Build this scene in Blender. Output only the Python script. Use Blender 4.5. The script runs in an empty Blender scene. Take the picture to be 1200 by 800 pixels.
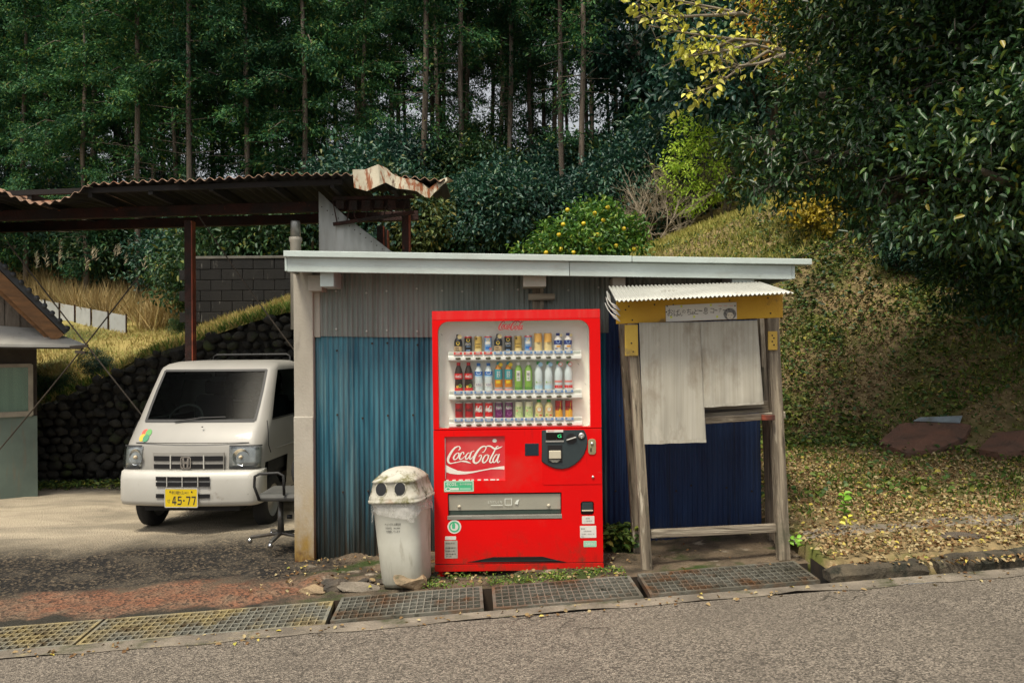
import bpy, bmesh, math, random
import numpy as np
from mathutils import Vector, Matrix, Euler

random.seed(11)
rng = np.random.default_rng(11)
SC = bpy.context.scene
COL = SC.collection
PI = math.pi

# ---------------------------------------------------------------- camera, sky, sun, exposure
F, CX, CY = 933.0, 600.0, 400.0
CAM = Vector((0.0, -5.6, 1.58))
cam_rot = Matrix.Rotation(math.radians(90.3), 3, 'X') @ Matrix.Rotation(math.radians(-0.5), 3, 'Z')
cam_data = bpy.data.cameras.new('camera')
cam_data.sensor_width = 36.0
cam_data.lens = F / 1200.0 * 36.0
cam_data.clip_end = 2000
cam = bpy.data.objects.new('camera', cam_data)
cam.matrix_world = Matrix.Translation(CAM) @ cam_rot.to_4x4()
COL.objects.link(cam)
SC.camera = cam

SUN_EL, SUN_AZ = math.radians(64), math.radians(208)      # azimuth clockwise from +Y: the sun stands behind the camera, to the left
world = bpy.data.worlds.new('World')
SC.world = world
world.use_nodes = True
wn = world.node_tree.nodes
sky = wn.new('ShaderNodeTexSky')
sky.sky_type = 'NISHITA'
sky.sun_disc = False
sky.sun_elevation = SUN_EL
sky.sun_rotation = SUN_AZ
sky.air_density = 1.0
sky.dust_density = 6.0
sky.ozone_density = 1.0
hs_ = wn.new('ShaderNodeHueSaturation')             # thin white cloud: the same sky, paler
hs_.inputs['Saturation'].default_value = .38
world.node_tree.links.new(sky.outputs[0], hs_.inputs['Color'])
cl_ = wn.new('ShaderNodeMix')                       # the even white of a thin overcast, added to the clear sky
cl_.data_type = 'RGBA'
cl_.blend_type = 'ADD'
cl_.inputs[0].default_value = 1.0
cl_.inputs[7].default_value = (2.1, 2.1, 2.0, 1)
world.node_tree.links.new(hs_.outputs[0], cl_.inputs[6])
world.node_tree.links.new(cl_.outputs[2], wn['Background'].inputs[0])
wn['Background'].inputs[1].default_value = 0.11
sun_l = bpy.data.lights.new('sun', 'SUN')
sun_l.energy = 3.3
sun_l.angle = math.radians(12)
sun_l.color = (1.0, 0.91, 0.73)
sun = bpy.data.objects.new('sun', sun_l)
sdir = Vector((math.sin(SUN_AZ) * math.cos(SUN_EL), math.cos(SUN_AZ) * math.cos(SUN_EL), math.sin(SUN_EL)))
sun.rotation_euler = sdir.to_track_quat('Z', 'Y').to_euler()
sun.location = sdir * 50
COL.objects.link(sun)
SC.view_settings.view_transform = 'Standard'
SC.view_settings.look = 'None'
SC.view_settings.gamma = 1.0
SC.view_settings.exposure = 0.08
SC.view_settings.use_curve_mapping = False
SC.render.engine = 'CYCLES'
SC.cycles.max_bounces = 8
SC.cycles.transparent_max_bounces = 12
SC.cycles.use_denoising = True


def at(px, py, Y):
    """the point of the photograph's pixel on the vertical plane y = Y"""
    d = cam_rot @ Vector(((px - CX) / F, -(py - CY) / F, -1))
    return CAM + d * ((Y - CAM.y) / d.y)


# ---------------------------------------------------------------- materials
def _mix(nt, a, b, fac, blend='MIX'):
    n = nt.nodes.new('ShaderNodeMix')
    n.data_type = 'RGBA'
    n.blend_type = blend
    for i, v in ((6, a), (7, b), (0, fac)):
        if hasattr(v, 'is_linked'):
            nt.links.new(v, n.inputs[i])
        else:
            n.inputs[i].default_value = v if i == 0 else (*v, 1)
    return n.outputs[2]


def _ramp(nt, fac, lo, hi):
    n = nt.nodes.new('ShaderNodeMapRange')
    n.clamp = True
    n.inputs[1].default_value = lo
    n.inputs[2].default_value = hi
    nt.links.new(fac, n.inputs[0])
    return n.outputs[0]


def _math(nt, op, a, b=0.0):
    n = nt.nodes.new('ShaderNodeMath')
    n.operation = op
    for i, v in ((0, a), (1, b)):
        if hasattr(v, 'is_linked'):
            nt.links.new(v, n.inputs[i])
        else:
            n.inputs[i].default_value = v
    return n.outputs[0]


def _noise(nt, vec, scale, detail=5, stretch=(1, 1, 1), rough=.55):
    if stretch != (1, 1, 1):
        m = nt.nodes.new('ShaderNodeMapping')
        m.inputs['Scale'].default_value = stretch
        nt.links.new(vec, m.inputs[0])
        vec = m.outputs[0]
    n = nt.nodes.new('ShaderNodeTexNoise')
    n.inputs['Scale'].default_value = scale
    n.inputs['Detail'].default_value = detail
    n.inputs['Roughness'].default_value = rough
    nt.links.new(vec, n.inputs['Vector'])
    return n.outputs[0]


def _zone(nt, vec, axis):
    s = nt.nodes.new('ShaderNodeSeparateXYZ')
    nt.links.new(vec, s.inputs[0])
    return s.outputs[axis]


MATS = {}


def mat(name, c1, c2=None, vs=4.0, vlo=.35, vhi=.65, vst=(1, 1, 1), rough=.6, metal=0.0, bump=0.0, bs=60.0, bst=(1, 1, 1),
        stains=(), rnd=0.0, world_co=False, spec=.5, coat=0.0, trans=0.0, alpha=None, emit=None):
    """stains: (colour, scale, lo, hi, stretch[, z0, z1]): noise-shaped dirt, optionally stronger from height z1 down to z0"""
    if name in MATS:
        return MATS[name]
    m = bpy.data.materials.new(name)
    m.use_nodes = True
    nt = m.node_tree
    b = nt.nodes['Principled BSDF']
    b.inputs['Roughness'].default_value = rough
    b.inputs['Metallic'].default_value = metal
    b.inputs['Specular IOR Level'].default_value = spec
    b.inputs['Coat Weight'].default_value = coat
    if world_co:
        vec = nt.nodes.new('ShaderNodeNewGeometry').outputs['Position']
        raw = vec
    else:
        tc = nt.nodes.new('ShaderNodeTexCoord').outputs['Object']
        raw = tc
        oi = nt.nodes.new('ShaderNodeObjectInfo')
        va = nt.nodes.new('ShaderNodeVectorMath')
        va.operation = 'MULTIPLY_ADD'
        nt.links.new(oi.outputs['Random'], va.inputs[0])
        va.inputs[1].default_value = (31, 17, 23)
        nt.links.new(tc, va.inputs[2])
        vec = va.outputs[0]
    col = None
    if c2 is not None:
        col = _mix(nt, c1, c2, _ramp(nt, _noise(nt, vec, vs, 6, vst), vlo, vhi))
    for st in stains:
        c, s, lo, hi, stt = st[:5]
        f = _ramp(nt, _noise(nt, vec, s, 6, stt, .65), lo, hi)
        if len(st) > 5:
            z = _ramp(nt, _zone(nt, raw, 2), st[6], st[5])
            n2 = _ramp(nt, _noise(nt, vec, s * 2, 5, stt, .7), .2, .8)
            f = _math(nt, 'ADD', _math(nt, 'MULTIPLY', f, z), _math(nt, 'MULTIPLY', _math(nt, 'MULTIPLY', z, z), n2))
            f = _math(nt, 'MINIMUM', f, 1.0)
        col = _mix(nt, col if col is not None else c1, c, f)
    if rnd:
        oi2 = nt.nodes.new('ShaderNodeObjectInfo')
        f = nt.nodes.new('ShaderNodeMapRange')
        f.inputs[3].default_value = 1 - rnd
        f.inputs[4].default_value = 1 + rnd
        nt.links.new(oi2.outputs['Random'], f.inputs[0])
        mm = nt.nodes.new('ShaderNodeVectorMath')
        mm.operation = 'SCALE'
        if col is None:
            mm.inputs[0].default_value = c1
        else:
            nt.links.new(col, mm.inputs[0])
        nt.links.new(f.outputs[0], mm.inputs['Scale'])
        col = mm.outputs[0]
    if col is None:
        b.inputs['Base Color'].default_value = (*c1, 1)
    else:
        nt.links.new(col, b.inputs['Base Color'])
    if bump:
        n = nt.nodes.new('ShaderNodeBump')
        n.inputs['Strength'].default_value = bump
        n.inputs['Distance'].default_value = .02
        nt.links.new(_noise(nt, vec, bs, 5, bst, .6), n.inputs['Height'])
        nt.links.new(n.outputs[0], b.inputs['Normal'])
    if emit:
        b.inputs['Emission Color'].default_value = (*emit[0], 1)
        b.inputs['Emission Strength'].default_value = emit[1]
    MATS[name] = m
    return m


def glass(name, tint=(1, 1, 1), refl=.06, rough=.02, graze=.7):
    m = bpy.data.materials.new(name)
    m.use_nodes = True
    nt = m.node_tree
    nt.nodes.remove(nt.nodes['Principled BSDF'])
    t = nt.nodes.new('ShaderNodeBsdfTransparent')
    t.inputs[0].default_value = (*tint, 1)
    g = nt.nodes.new('ShaderNodeBsdfGlossy')
    g.inputs['Roughness'].default_value = rough
    fr = nt.nodes.new('ShaderNodeLayerWeight')          # the same seen from either face
    mx = nt.nodes.new('ShaderNodeMixShader')
    nt.links.new(_math(nt, 'ADD', _math(nt, 'MULTIPLY', _math(nt, 'POWER', fr.outputs['Facing'], 5.0), graze), refl), mx.inputs[0])
    nt.links.new(t.outputs[0], mx.inputs[1])
    nt.links.new(g.outputs[0], mx.inputs[2])
    nt.links.new(mx.outputs[0], nt.nodes['Material Output'].inputs[0])
    return m


def leafmat(name, cols, rough=.5, trans=.25, spec=.4, big=None):
    """cols: list of (position, colour) picked at random for each leaf; big: (colour, scale) tints whole clumps"""
    m = bpy.data.materials.new(name)
    m.use_nodes = True
    nt = m.node_tree
    b = nt.nodes['Principled BSDF']
    b.inputs['Roughness'].default_value = rough
    b.inputs['Specular IOR Level'].default_value = spec
    g = nt.nodes.new('ShaderNodeNewGeometry')
    r = nt.nodes.new('ShaderNodeValToRGB')
    el = r.color_ramp.elements
    while len(el) < len(cols):
        el.new(.5)
    for e, (p, c) in zip(el, cols):
        e.position = p
        e.color = (*c, 1)
    nt.links.new(g.outputs['Random Per Island'], r.inputs[0])
    c = r.outputs[0]
    if big:
        tc = nt.nodes.new('ShaderNodeTexCoord')
        c = _mix(nt, c, big[0], _math(nt, 'MULTIPLY', _ramp(nt, _noise(nt, g.outputs['Position'], big[1], 3), .45, .7), big[2]))
    nt.links.new(c, b.inputs['Base Color'])
    t = nt.nodes.new('ShaderNodeBsdfTranslucent')
    nt.links.new(c, t.inputs[0])
    mx = nt.nodes.new('ShaderNodeMixShader')
    mx.inputs[0].default_value = trans
    nt.links.new(b.outputs[0], mx.inputs[1])
    nt.links.new(t.outputs[0], mx.inputs[2])
    nt.links.new(mx.outputs[0], nt.nodes['Material Output'].inputs[0])
    return m


# ---------------------------------------------------------------- mesh builder
class MB:
    def __init__(s):
        s.v, s.f = [], []

    def add(s, vs, fs):
        n = len(s.v)
        s.v += [tuple(v) for v in vs]
        s.f += [tuple(i + n for i in f) for f in fs]
        return s

    def box(s, x0, x1, y0, y1, z0, z1, M=None):
        vs = [Vector(p) for p in ((x0, y0, z0), (x1, y0, z0), (x1, y1, z0), (x0, y1, z0), (x0, y0, z1), (x1, y0, z1), (x1, y1, z1), (x0, y1, z1))]
        if M is not None:
            vs = [M @ v for v in vs]
        return s.add(vs, [(0, 3, 2, 1), (4, 5, 6, 7), (0, 1, 5, 4), (1, 2, 6, 5), (2, 3, 7, 6), (3, 0, 4, 7)])

    def bar(s, p, q, w, d, up=(0, 0, 1)):
        p, q = Vector(p), Vector(q)
        t = (q - p).normalized()
        a = t.cross(Vector(up))
        if a.length < 1e-3:
            a = t.cross(Vector((0, 1, 0)))
        a.normalize()
        b = a.cross(t)
        vs = [e + a * (sx * w / 2) + b * (sy * d / 2) for e in (p, q) for sx, sy in ((-1, -1), (1, -1), (1, 1), (-1, 1))]
        return s.add(vs, [(0, 1, 2, 3), (7, 6, 5, 4), (0, 4, 5, 1), (1, 5, 6, 2), (2, 6, 7, 3), (3, 7, 4, 0)])

    def tube(s, pts, r, n=8, cap=True):
        pts = [Vector(p) for p in pts]
        rs = r if isinstance(r, (list, tuple)) else [r] * len(pts)
        base = len(s.v)
        a = None
        for i, p in enumerate(pts):
            t = (pts[min(i + 1, len(pts) - 1)] - pts[max(i - 1, 0)]).normalized()
            if a is None:
                a = t.orthogonal().normalized()
            a = (a - t * a.dot(t)).normalized()
            b = t.cross(a)
            for k in range(n):
                an = 2 * PI * k / n
                s.v.append(tuple(p + (a * math.cos(an) + b * math.sin(an)) * rs[i]))
        for i in range(len(pts) - 1):
            for k in range(n):
                o = base + i * n
                s.f.append((o + k, o + (k + 1) % n, o + n + (k + 1) % n, o + n + k))
        if cap:
            s.f.append(tuple(base + k for k in range(n))[::-1])
            o = base + (len(pts) - 1) * n
            s.f.append(tuple(o + k for k in range(n)))
        return s

    def lathe(s, prof, n=16, c=(0, 0, 0), sx=1, sy=1, cap=True):
        base = len(s.v)
        for r, z in prof:
            for k in range(n):
                a = 2 * PI * k / n
                s.v.append((c[0] + r * sx * math.cos(a), c[1] + r * sy * math.sin(a), c[2] + z))
        for i in range(len(prof) - 1):
            for k in range(n):
                o = base + i * n
                s.f.append((o + k, o + (k + 1) % n, o + n + (k + 1) % n, o + n + k))
        if cap:
            s.f.append(tuple(base + k for k in range(n))[::-1])
            o = base + (len(prof) - 1) * n
            s.f.append(tuple(o + k for k in range(n)))
        return s

    def grid(s, fn, nu, nv, closed_u=False):
        """fn(u, v) with u, v in 0..1"""
        base = len(s.v)
        nuu = nu if closed_u else nu + 1
        for j in range(nv + 1):
            for i in range(nuu):
                s.v.append(tuple(fn(i / nu, j / nv)))
        for j in range(nv):
            for i in range(nu):
                a = base + j * nuu + i
                b = base + j * nuu + (i + 1) % nuu
                s.f.append((a, b, b + nuu, a + nuu))
        return s

    def prism(s, poly, y0, y1):
        """polygon in x, z pulled along y"""
        n = len(poly)
        vs = [(x, y0, z) for x, z in poly] + [(x, y1, z) for x, z in poly]
        fs = [tuple(range(n)), tuple(range(2 * n - 1, n - 1, -1))] + [(i, i + n, (i + 1) % n + n, (i + 1) % n) for i in range(n)]
        return s.add(vs, fs)

    def build(s, name, m, parent=None, smooth=False, bevel=0.0, solid=0.0, bseg=2):
        me = bpy.data.meshes.new(name)
        me.from_pydata(s.v, [], s.f)
        return link(name, me, m, parent, smooth, bevel, solid, bseg)


def link(name, me, m, parent=None, smooth=False, bevel=0.0, solid=0.0, bseg=2):
    if m is not None:
        for mm in (m if isinstance(m, (list, tuple)) else [m]):
            me.materials.append(mm)
    if smooth:
        me.polygons.foreach_set('use_smooth', [True] * len(me.polygons))
    me.update()
    o = bpy.data.objects.new(name, me)
    COL.objects.link(o)
    o.parent = parent
    if solid:
        md = o.modifiers.new('solid', 'SOLIDIFY')
        md.thickness = solid
        md.offset = 0
    if bevel:
        md = o.modifiers.new('bevel', 'BEVEL')
        md.width = bevel
        md.segments = bseg
        md.limit_method = 'ANGLE'
        md.angle_limit = math.radians(40)
        md.harden_normals = False
    return o


def tag(o, label=None, cat=None, group=None, kind=None):
    if label:
        o['label'] = label
    if cat:
        o['category'] = cat
    if group:
        o['group'] = group
    if kind:
        o['kind'] = kind
    return o


def thing(name, label, cat, loc=(0, 0, 0), rz=0, group=None):
    o = bpy.data.objects.new(name, None)
    o.empty_display_size = .1
    COL.objects.link(o)
    o.location = loc
    o.rotation_euler = (0, 0, rz)
    return tag(o, label, cat, group)


def copy_tree(o, parent=None):
    c = o.copy()
    COL.objects.link(c)
    c.parent = parent
    for ch in list(o.children):
        copy_tree(ch, c)
    return c


def twin(o, name=None, parent=None, loc=None, rot=None, scale=None):
    """a further object that shares the mesh of o"""
    c = o.copy()
    COL.objects.link(c)
    if parent is not None:
        c.parent = parent
    if loc is not None:
        c.location = loc
    if rot is not None:
        c.rotation_euler = rot
    if scale is not None:
        c.scale = scale
    return c


def np_mesh(name, V, Fc, k):
    """numpy vertices (n,3) and faces (m,k)"""
    me = bpy.data.meshes.new(name)
    n, mf = len(V), len(Fc)
    me.vertices.add(n)
    me.vertices.foreach_set('co', np.asarray(V, np.float32).ravel())
    me.loops.add(mf * k)
    me.loops.foreach_set('vertex_index', np.asarray(Fc, np.int32).ravel())
    me.polygons.add(mf)
    me.polygons.foreach_set('loop_start', np.arange(0, mf * k, k, dtype=np.int32))
    try:
        me.polygons.foreach_set('loop_total', np.full(mf, k, np.int32))
    except Exception:
        pass
    me.update(calc_edges=True)
    me.validate()
    return me


def unit(a):
    return a / np.maximum(np.linalg.norm(a, axis=-1, keepdims=True), 1e-9)


def leaves_np(P, D, N, L, W, fold=.25, curl=.15):
    """leaves with a folded midrib: base P, direction D, upward normal N, length L, width W"""
    P, D, N = np.asarray(P), unit(np.asarray(D)), np.asarray(N)
    S = unit(np.cross(D, N))
    N = np.cross(S, D)
    L = np.asarray(L)[:, None]
    W = np.asarray(W)[:, None]
    v0 = P
    v3 = P + D * L - N * L * curl
    l1 = P + D * L * .3 + S * W * .45 + N * W * fold
    l2 = P + D * L * .68 + S * W * .40 + N * (W * fold - L * curl * .4)
    r1 = P + D * L * .3 - S * W * .45 + N * W * fold
    r2 = P + D * L * .68 - S * W * .40 + N * (W * fold - L * curl * .4)
    V = np.stack([v0, l1, l2, v3, r2, r1], 1).reshape(-1, 3)
    b = np.arange(len(P))[:, None] * 6
    Fc = np.concatenate([b + np.array([[0, 3, 2, 1]]), b + np.array([[0, 5, 4, 3]])], 0)
    return V, Fc


def blades_np(P, D, N, L, W):
    """flat slender slivers (one quad each)"""
    P, D = np.asarray(P), unit(np.asarray(D))
    S = unit(np.cross(D, np.asarray(N)))
    L = np.asarray(L)[:, None]
    W = np.asarray(W)[:, None]
    V = np.stack([P - S * W * .3, P + D * L * .45 - S * W * .5, P + D * L, P + D * L * .45 + S * W * .5], 1).reshape(-1, 3)
    return V, np.arange(len(P) * 4).reshape(-1, 4)


def rdir(n, zb=0.0):
    d = rng.normal(size=(n, 3))
    d[:, 2] += zb
    return unit(d)


# ---------------------------------------------------------------- flat plates from outlines (curve fill: the first outline is the edge, the others are holes)
def plate_mesh(polys, depth, bevel=0.0):
    cu = bpy.data.curves.new('outline', 'CURVE')
    cu.dimensions = '2D'
    cu.fill_mode = 'BOTH'
    cu.extrude = depth / 2
    cu.bevel_depth = bevel
    cu.bevel_resolution = 1
    for p in polys:
        sp = cu.splines.new('POLY')
        sp.points.add(len(p) - 1)
        for i, (x, z) in enumerate(p):
            sp.points[i].co = (x, z, 0, 1)
        sp.use_cyclic_u = True
    o = bpy.data.objects.new('outline', cu)
    me = bpy.data.meshes.new_from_object(o)
    bpy.data.objects.remove(o)
    bpy.data.curves.remove(cu)
    me.transform(Matrix.Rotation(PI / 2, 4, 'X'))
    return me


def plate(name, polys, y, depth, m, parent, bevel=0.0):
    """upright plate in x, z whose front face is at y"""
    me = plate_mesh(polys, depth, bevel)
    me.transform(Matrix.Translation((0, y + depth / 2 + bevel, 0)))
    return link(name, me, m, parent)


def rrect(x0, x1, z0, z1, r=0.0, n=5, rs=None):
    """rounded rectangle; rs = radii (bl, br, tr, tl)"""
    rs = rs or (r, r, r, r)
    out = []
    for (cx, cz, a0), q in zip(((x0, z0, PI), (x1, z0, 1.5 * PI), (x1, z1, 0), (x0, z1, .5 * PI)), rs):
        if q <= 0:
            out.append((cx, cz))
            continue
        ox = cx + (q if cx == x0 else -q)
        oz = cz + (q if cz == z0 else -q)
        for k in range(n + 1):
            a = a0 + k / n * PI / 2
            out.append((ox + q * math.cos(a), oz + q * math.sin(a)))
    return out


def circle(cx, cz, r, n=20, sx=1):
    return [(cx + r * sx * math.cos(2 * PI * k / n), cz + r * math.sin(2 * PI * k / n)) for k in range(n)]


def text_mesh(body, w=None, h=None, depth=.001, shear=0.0, res=3):
    cu = bpy.data.curves.new('lettering', 'FONT')
    cu.body = body
    cu.resolution_u = res
    cu.shear = shear
    o = bpy.data.objects.new('lettering', cu)
    me = bpy.data.meshes.new_from_object(o)
    bpy.data.objects.remove(o)
    bpy.data.curves.remove(cu)
    n = len(me.vertices)
    co = np.zeros(n * 3, np.float32)
    me.vertices.foreach_get('co', co)
    co = co.reshape(-1, 3)
    lo, hi = co.min(0), co.max(0)
    co -= (lo + hi) / 2
    sx = (w / (hi[0] - lo[0])) if w else None
    sz = (h / (hi[1] - lo[1])) if h else None
    sx = sx or sz
    sz = sz or sx
    new = np.zeros_like(co)
    new[:, 0] = co[:, 0] * sx
    new[:, 2] = co[:, 1] * sz
    me.vertices.foreach_set('co', new.ravel())
    me.update()
    return me


def text(name, body, m, parent, x, y, z, w=None, h=None, rot=0.0, shear=0.0, res=3):
    me = text_mesh(body, w, h, shear=shear, res=res)
    if rot:
        me.transform(Matrix.Rotation(-rot, 4, 'Y'))
    me.transform(Matrix.Translation((x, y, z)))
    return link(name, me, m, parent)


def ribbon(strokes, fit, y=0.0):
    """brush strokes [(points, widths)] -> MB of flat ribbons in x, z"""
    mb = MB()
    k = 0
    for pts, ws in strokes:
        p = [Vector(fit(*q)) for q in pts]
        sc = fit.k
        # smooth with Catmull-Rom
        P, W = [], []
        wl = ws if isinstance(ws, (list, tuple)) else [ws] * len(p)
        for i in range(len(p) - 1):
            p0, p1, p2, p3 = p[max(i - 1, 0)], p[i], p[i + 1], p[min(i + 2, len(p) - 1)]
            for t in (0, .25, .5, .75):
                P.append(.5 * ((2 * p1) + (p2 - p0) * t + (2 * p0 - 5 * p1 + 4 * p2 - p3) * t * t + (3 * p1 - p0 - 3 * p2 + p3) * t ** 3))
                W.append((wl[i] * (1 - t) + wl[i + 1] * t) * sc)
        P.append(p[-1])
        W.append(wl[-1] * sc)
        vs = []
        for i, q in enumerate(P):
            t = (P[min(i + 1, len(P) - 1)] - P[max(i - 1, 0)])
            t.normalize()
            nn = Vector((-t.y, t.x))
            yy = y - k * 4e-5
            vs += [(q.x + nn.x * W[i] / 2, yy, q.y + nn.y * W[i] / 2), (q.x - nn.x * W[i] / 2, yy, q.y - nn.y * W[i] / 2)]
        mb.add(vs, [(2 * i, 2 * i + 1, 2 * i + 3, 2 * i + 2) for i in range(len(P) - 1)])
        k += 1
    return mb


class Fit:
    """pixel box of a tracing -> x, z box"""
    def __init__(s, px0, px1, py0, py1, x0, x1, z0, z1):
        s.a = (px0, py0, x0, z1)
        s.kx = (x1 - x0) / (px1 - px0)
        s.ky = (z1 - z0) / (py1 - py0)
        s.k = (s.kx + s.ky) / 2

    def __call__(s, px, py):
        return (s.a[2] + (px - s.a[0]) * s.kx, s.a[3] - (py - s.a[1]) * s.ky)


# ---------------------------------------------------------------- the lie of the land
def edge(X):
    """front edge of the gutter, seen from above"""
    return -0.82 + 0.1 * X


def road_z(X):
    return .04 * X


def yard_z(X, Y):
    t = Y - edge(X) - .45
    z = .04 * X
    if X < -1.3:                     # the lot levels out behind the apron
        k = min(1.0, max(0.0, (t - .4) / 1.8)) * min(1.0, (-1.3 - X) / .6)
        z = -.12 + (.04 - .032 * k) * (X + 3)
    return z - .036 * max(0.0, t) * (1 if X < 1 else max(0.0, 2 - X))


def lerp(a, b, t):
    return a + (b - a) * t


def pw(x, pts):
    """piecewise linear"""
    if x <= pts[0][0]:
        return pts[0][1]
    for (x0, y0), (x1, y1) in zip(pts, pts[1:]):
        if x <= x1:
            return lerp(y0, y1, (x - x0) / (x1 - x0))
    return pts[-1][1]


def wall_top(X):
    return pw(X, [(-9, .55), (-7.2, .68), (-6.7, .82), (-6.1, 1.10), (-5.4, 1.45), (-4.6, 1.68), (-3.9, 1.92), (-3.2, 2.10), (-2.2, 2.16), (-1, 2.1)])


WALL_Y = 6.0


def hill(X, Y):
    s0 = pw(X, [(-8, 17.5), (-6, 14.5)])
    left = wall_top(X) + .2 * max(0, min(Y, 24) - WALL_Y) + .36 * max(0, min(Y, 24) - s0) - .30 * max(0, Y - 26)
    crest = pw(X, [(1.5, 2.85), (2.25, 3.1), (4.5, 3.95), (7, 5.2), (11, 7.2), (20, 10)])
    cy = 8.4
    right = crest + .12 * max(0, min(Y, 24) - cy) + .33 * max(0, min(Y, 24) - 15) - .30 * max(0, Y - 26)
    if Y < cy:
        right = crest - .74 * (cy - Y)
    t = min(1, max(0, (X + 3) / 5.0))
    t = t * t * (3 - 2 * t)
    z = lerp(left, right, t)
    if X > 1.2:
        base = .04 * X + .07 + .05 * max(0, Y - .6)
        z = max(z, base) if z < base + .4 else z
        d = z - base
        if -.4 < d < .8:          # soften the foot of the bank
            pass
        z = max(z, base)
    return z

# ================================================================ GROUND
def ground_mat(name, zones):
    """zones: builder working on the world position"""
    m = bpy.data.materials.new(name)
    m.use_nodes = True
    nt = m.node_tree
    b = nt.nodes['Principled BSDF']
    g = nt.nodes.new('ShaderNodeNewGeometry').outputs['Position']
    col, h, ro = zones(nt, g)
    nt.links.new(col, b.inputs['Base Color'])
    b.inputs['Roughness'].default_value = ro
    b.inputs['Specular IOR Level'].default_value = .3
    n = nt.nodes.new('ShaderNodeBump')
    n.inputs['Strength'].default_value = .8
    n.inputs['Distance'].default_value = .012
    nt.links.new(h, n.inputs['Height'])
    nt.links.new(n.outputs[0], b.inputs['Normal'])
    return m


def speckle(nt, g, scale):
    v = nt.nodes.new('ShaderNodeTexVoronoi')
    v.inputs['Scale'].default_value = scale
    nt.links.new(g, v.inputs['Vector'])
    s = nt.nodes.new('ShaderNodeSeparateColor')
    nt.links.new(v.outputs['Color'], s.inputs[0])
    return s.outputs[0], v.outputs['Distance']


def z_road(nt, g):
    r, d = speckle(nt, g, 112)
    col = _mix(nt, (.075, .064, .051), (.47, .40, .32), _ramp(nt, r, .15, 1.15))
    r2, d2 = speckle(nt, g, 160)
    col = _mix(nt, col, (.15, .128, .104), .22)
    col = _mix(nt, col, (.055, .05, .044), _math(nt, 'MULTIPLY', _ramp(nt, r2, .45, 1.0), .6))
    col = _mix(nt, col, (.10, .085, .07), _math(nt, 'MULTIPLY', _ramp(nt, _noise(nt, g, 1.1, 4), .5, .75), .6))
    col = _mix(nt, col, (.21, .18, .14), _math(nt, 'MULTIPLY', _ramp(nt, _noise(nt, g, .5, 5, (.35, 1.6, 1)), .48, .66), .35))
    c2 = nt.nodes.new('ShaderNodeTexVoronoi')
    c2.feature = 'DISTANCE_TO_EDGE'
    c2.inputs['Scale'].default_value = .7
    dv = nt.nodes.new('ShaderNodeVectorMath')
    dv.operation = 'ADD'
    nt.links.new(g, dv.inputs[0])
    nn = nt.nodes.new('ShaderNodeTexNoise')
    nn.inputs['Scale'].default_value = 3
    nt.links.new(g, nn.inputs['Vector'])
    nt.links.new(nn.outputs['Color'], dv.inputs[1])
    nt.links.new(dv.outputs[0], c2.inputs['Vector'])
    crack = _math(nt, 'MULTIPLY', _ramp(nt, c2.outputs['Distance'], .012, .004), _ramp(nt, _noise(nt, g, .6, 3), .5, .6))
    col = _mix(nt, col, (.03, .026, .02), _math(nt, 'MULTIPLY', crack, .7))
    return col, d, .75


def t_line(nt, g):
    """distance behind the front edge of the gutter"""
    y = _zone(nt, g, 1)
    x = _zone(nt, g, 0)
    return _math(nt, 'ADD', _math(nt, 'SUBTRACT', y, _math(nt, 'MULTIPLY', x, .1)), .82)


def z_yard(nt, g):
    t = t_line(nt, g)
    t = _math(nt, 'ADD', t, _math(nt, 'MULTIPLY', _math(nt, 'SUBTRACT', _noise(nt, g, 1.3, 5), .5), 1.0))
    r, d = speckle(nt, g, 60)
    conc = _mix(nt, (.42, .355, .26), (.25, .215, .16), _ramp(nt, _noise(nt, g, 1.6, 7, (.6, 1.6, 1)), .4, .62))
    conc = _mix(nt, conc, (.07, .063, .05), _ramp(nt, _noise(nt, g, .9, 6), .56, .75))
    dark = _mix(nt, (.012, .011, .010), (.15, .115, .075), _ramp(nt, r, .62, 1.05))
    dark = _mix(nt, dark, (.09, .075, .055), _math(nt, 'MULTIPLY', _ramp(nt, _noise(nt, g, 3, 6), .52, .72), .5))
    oran = _mix(nt, (.22, .098, .055), (.19, .13, .085), _ramp(nt, _noise(nt, g, 5, 6), .4, .65))
    oran = _mix(nt, oran, (.035, .026, .02), _math(nt, 'MULTIPLY', _ramp(nt, r, .3, .9), .85))
    oran = _mix(nt, oran, (.10, .08, .055), _ramp(nt, _noise(nt, g, 2.2, 5), .52, .66))
    col = _mix(nt, dark, conc, _ramp(nt, t, 2.5, 3.5))
    col = _mix(nt, oran, col, _ramp(nt, t, 1.15, 1.4))
    col = _mix(nt, (.03, .027, .02), col, _ramp(nt, t, .5, .62))
    # earth, moss and crumbled concrete round the machine and under the stall
    soil = _mix(nt, (.16, .12, .08), (.05, .04, .027), _ramp(nt, _noise(nt, g, 4, 7), .4, .62))
    soil = _mix(nt, soil, (.035, .055, .012), _ramp(nt, _noise(nt, g, 2.7, 6), .52, .62))
    soil = _mix(nt, soil, (.30, .26, .20), _ramp(nt, _noise(nt, g, 6, 6), .62, .72))
    x = _math(nt, 'ADD', _zone(nt, g, 0), _math(nt, 'MULTIPLY', _math(nt, 'SUBTRACT', _noise(nt, g, 3, 4), .5), .6))
    col = _mix(nt, col, soil, _ramp(nt, x, -1.55, -1.25))
    h = _math(nt, 'ADD', d, _noise(nt, g, 25, 6))
    return col, h, .9


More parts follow.
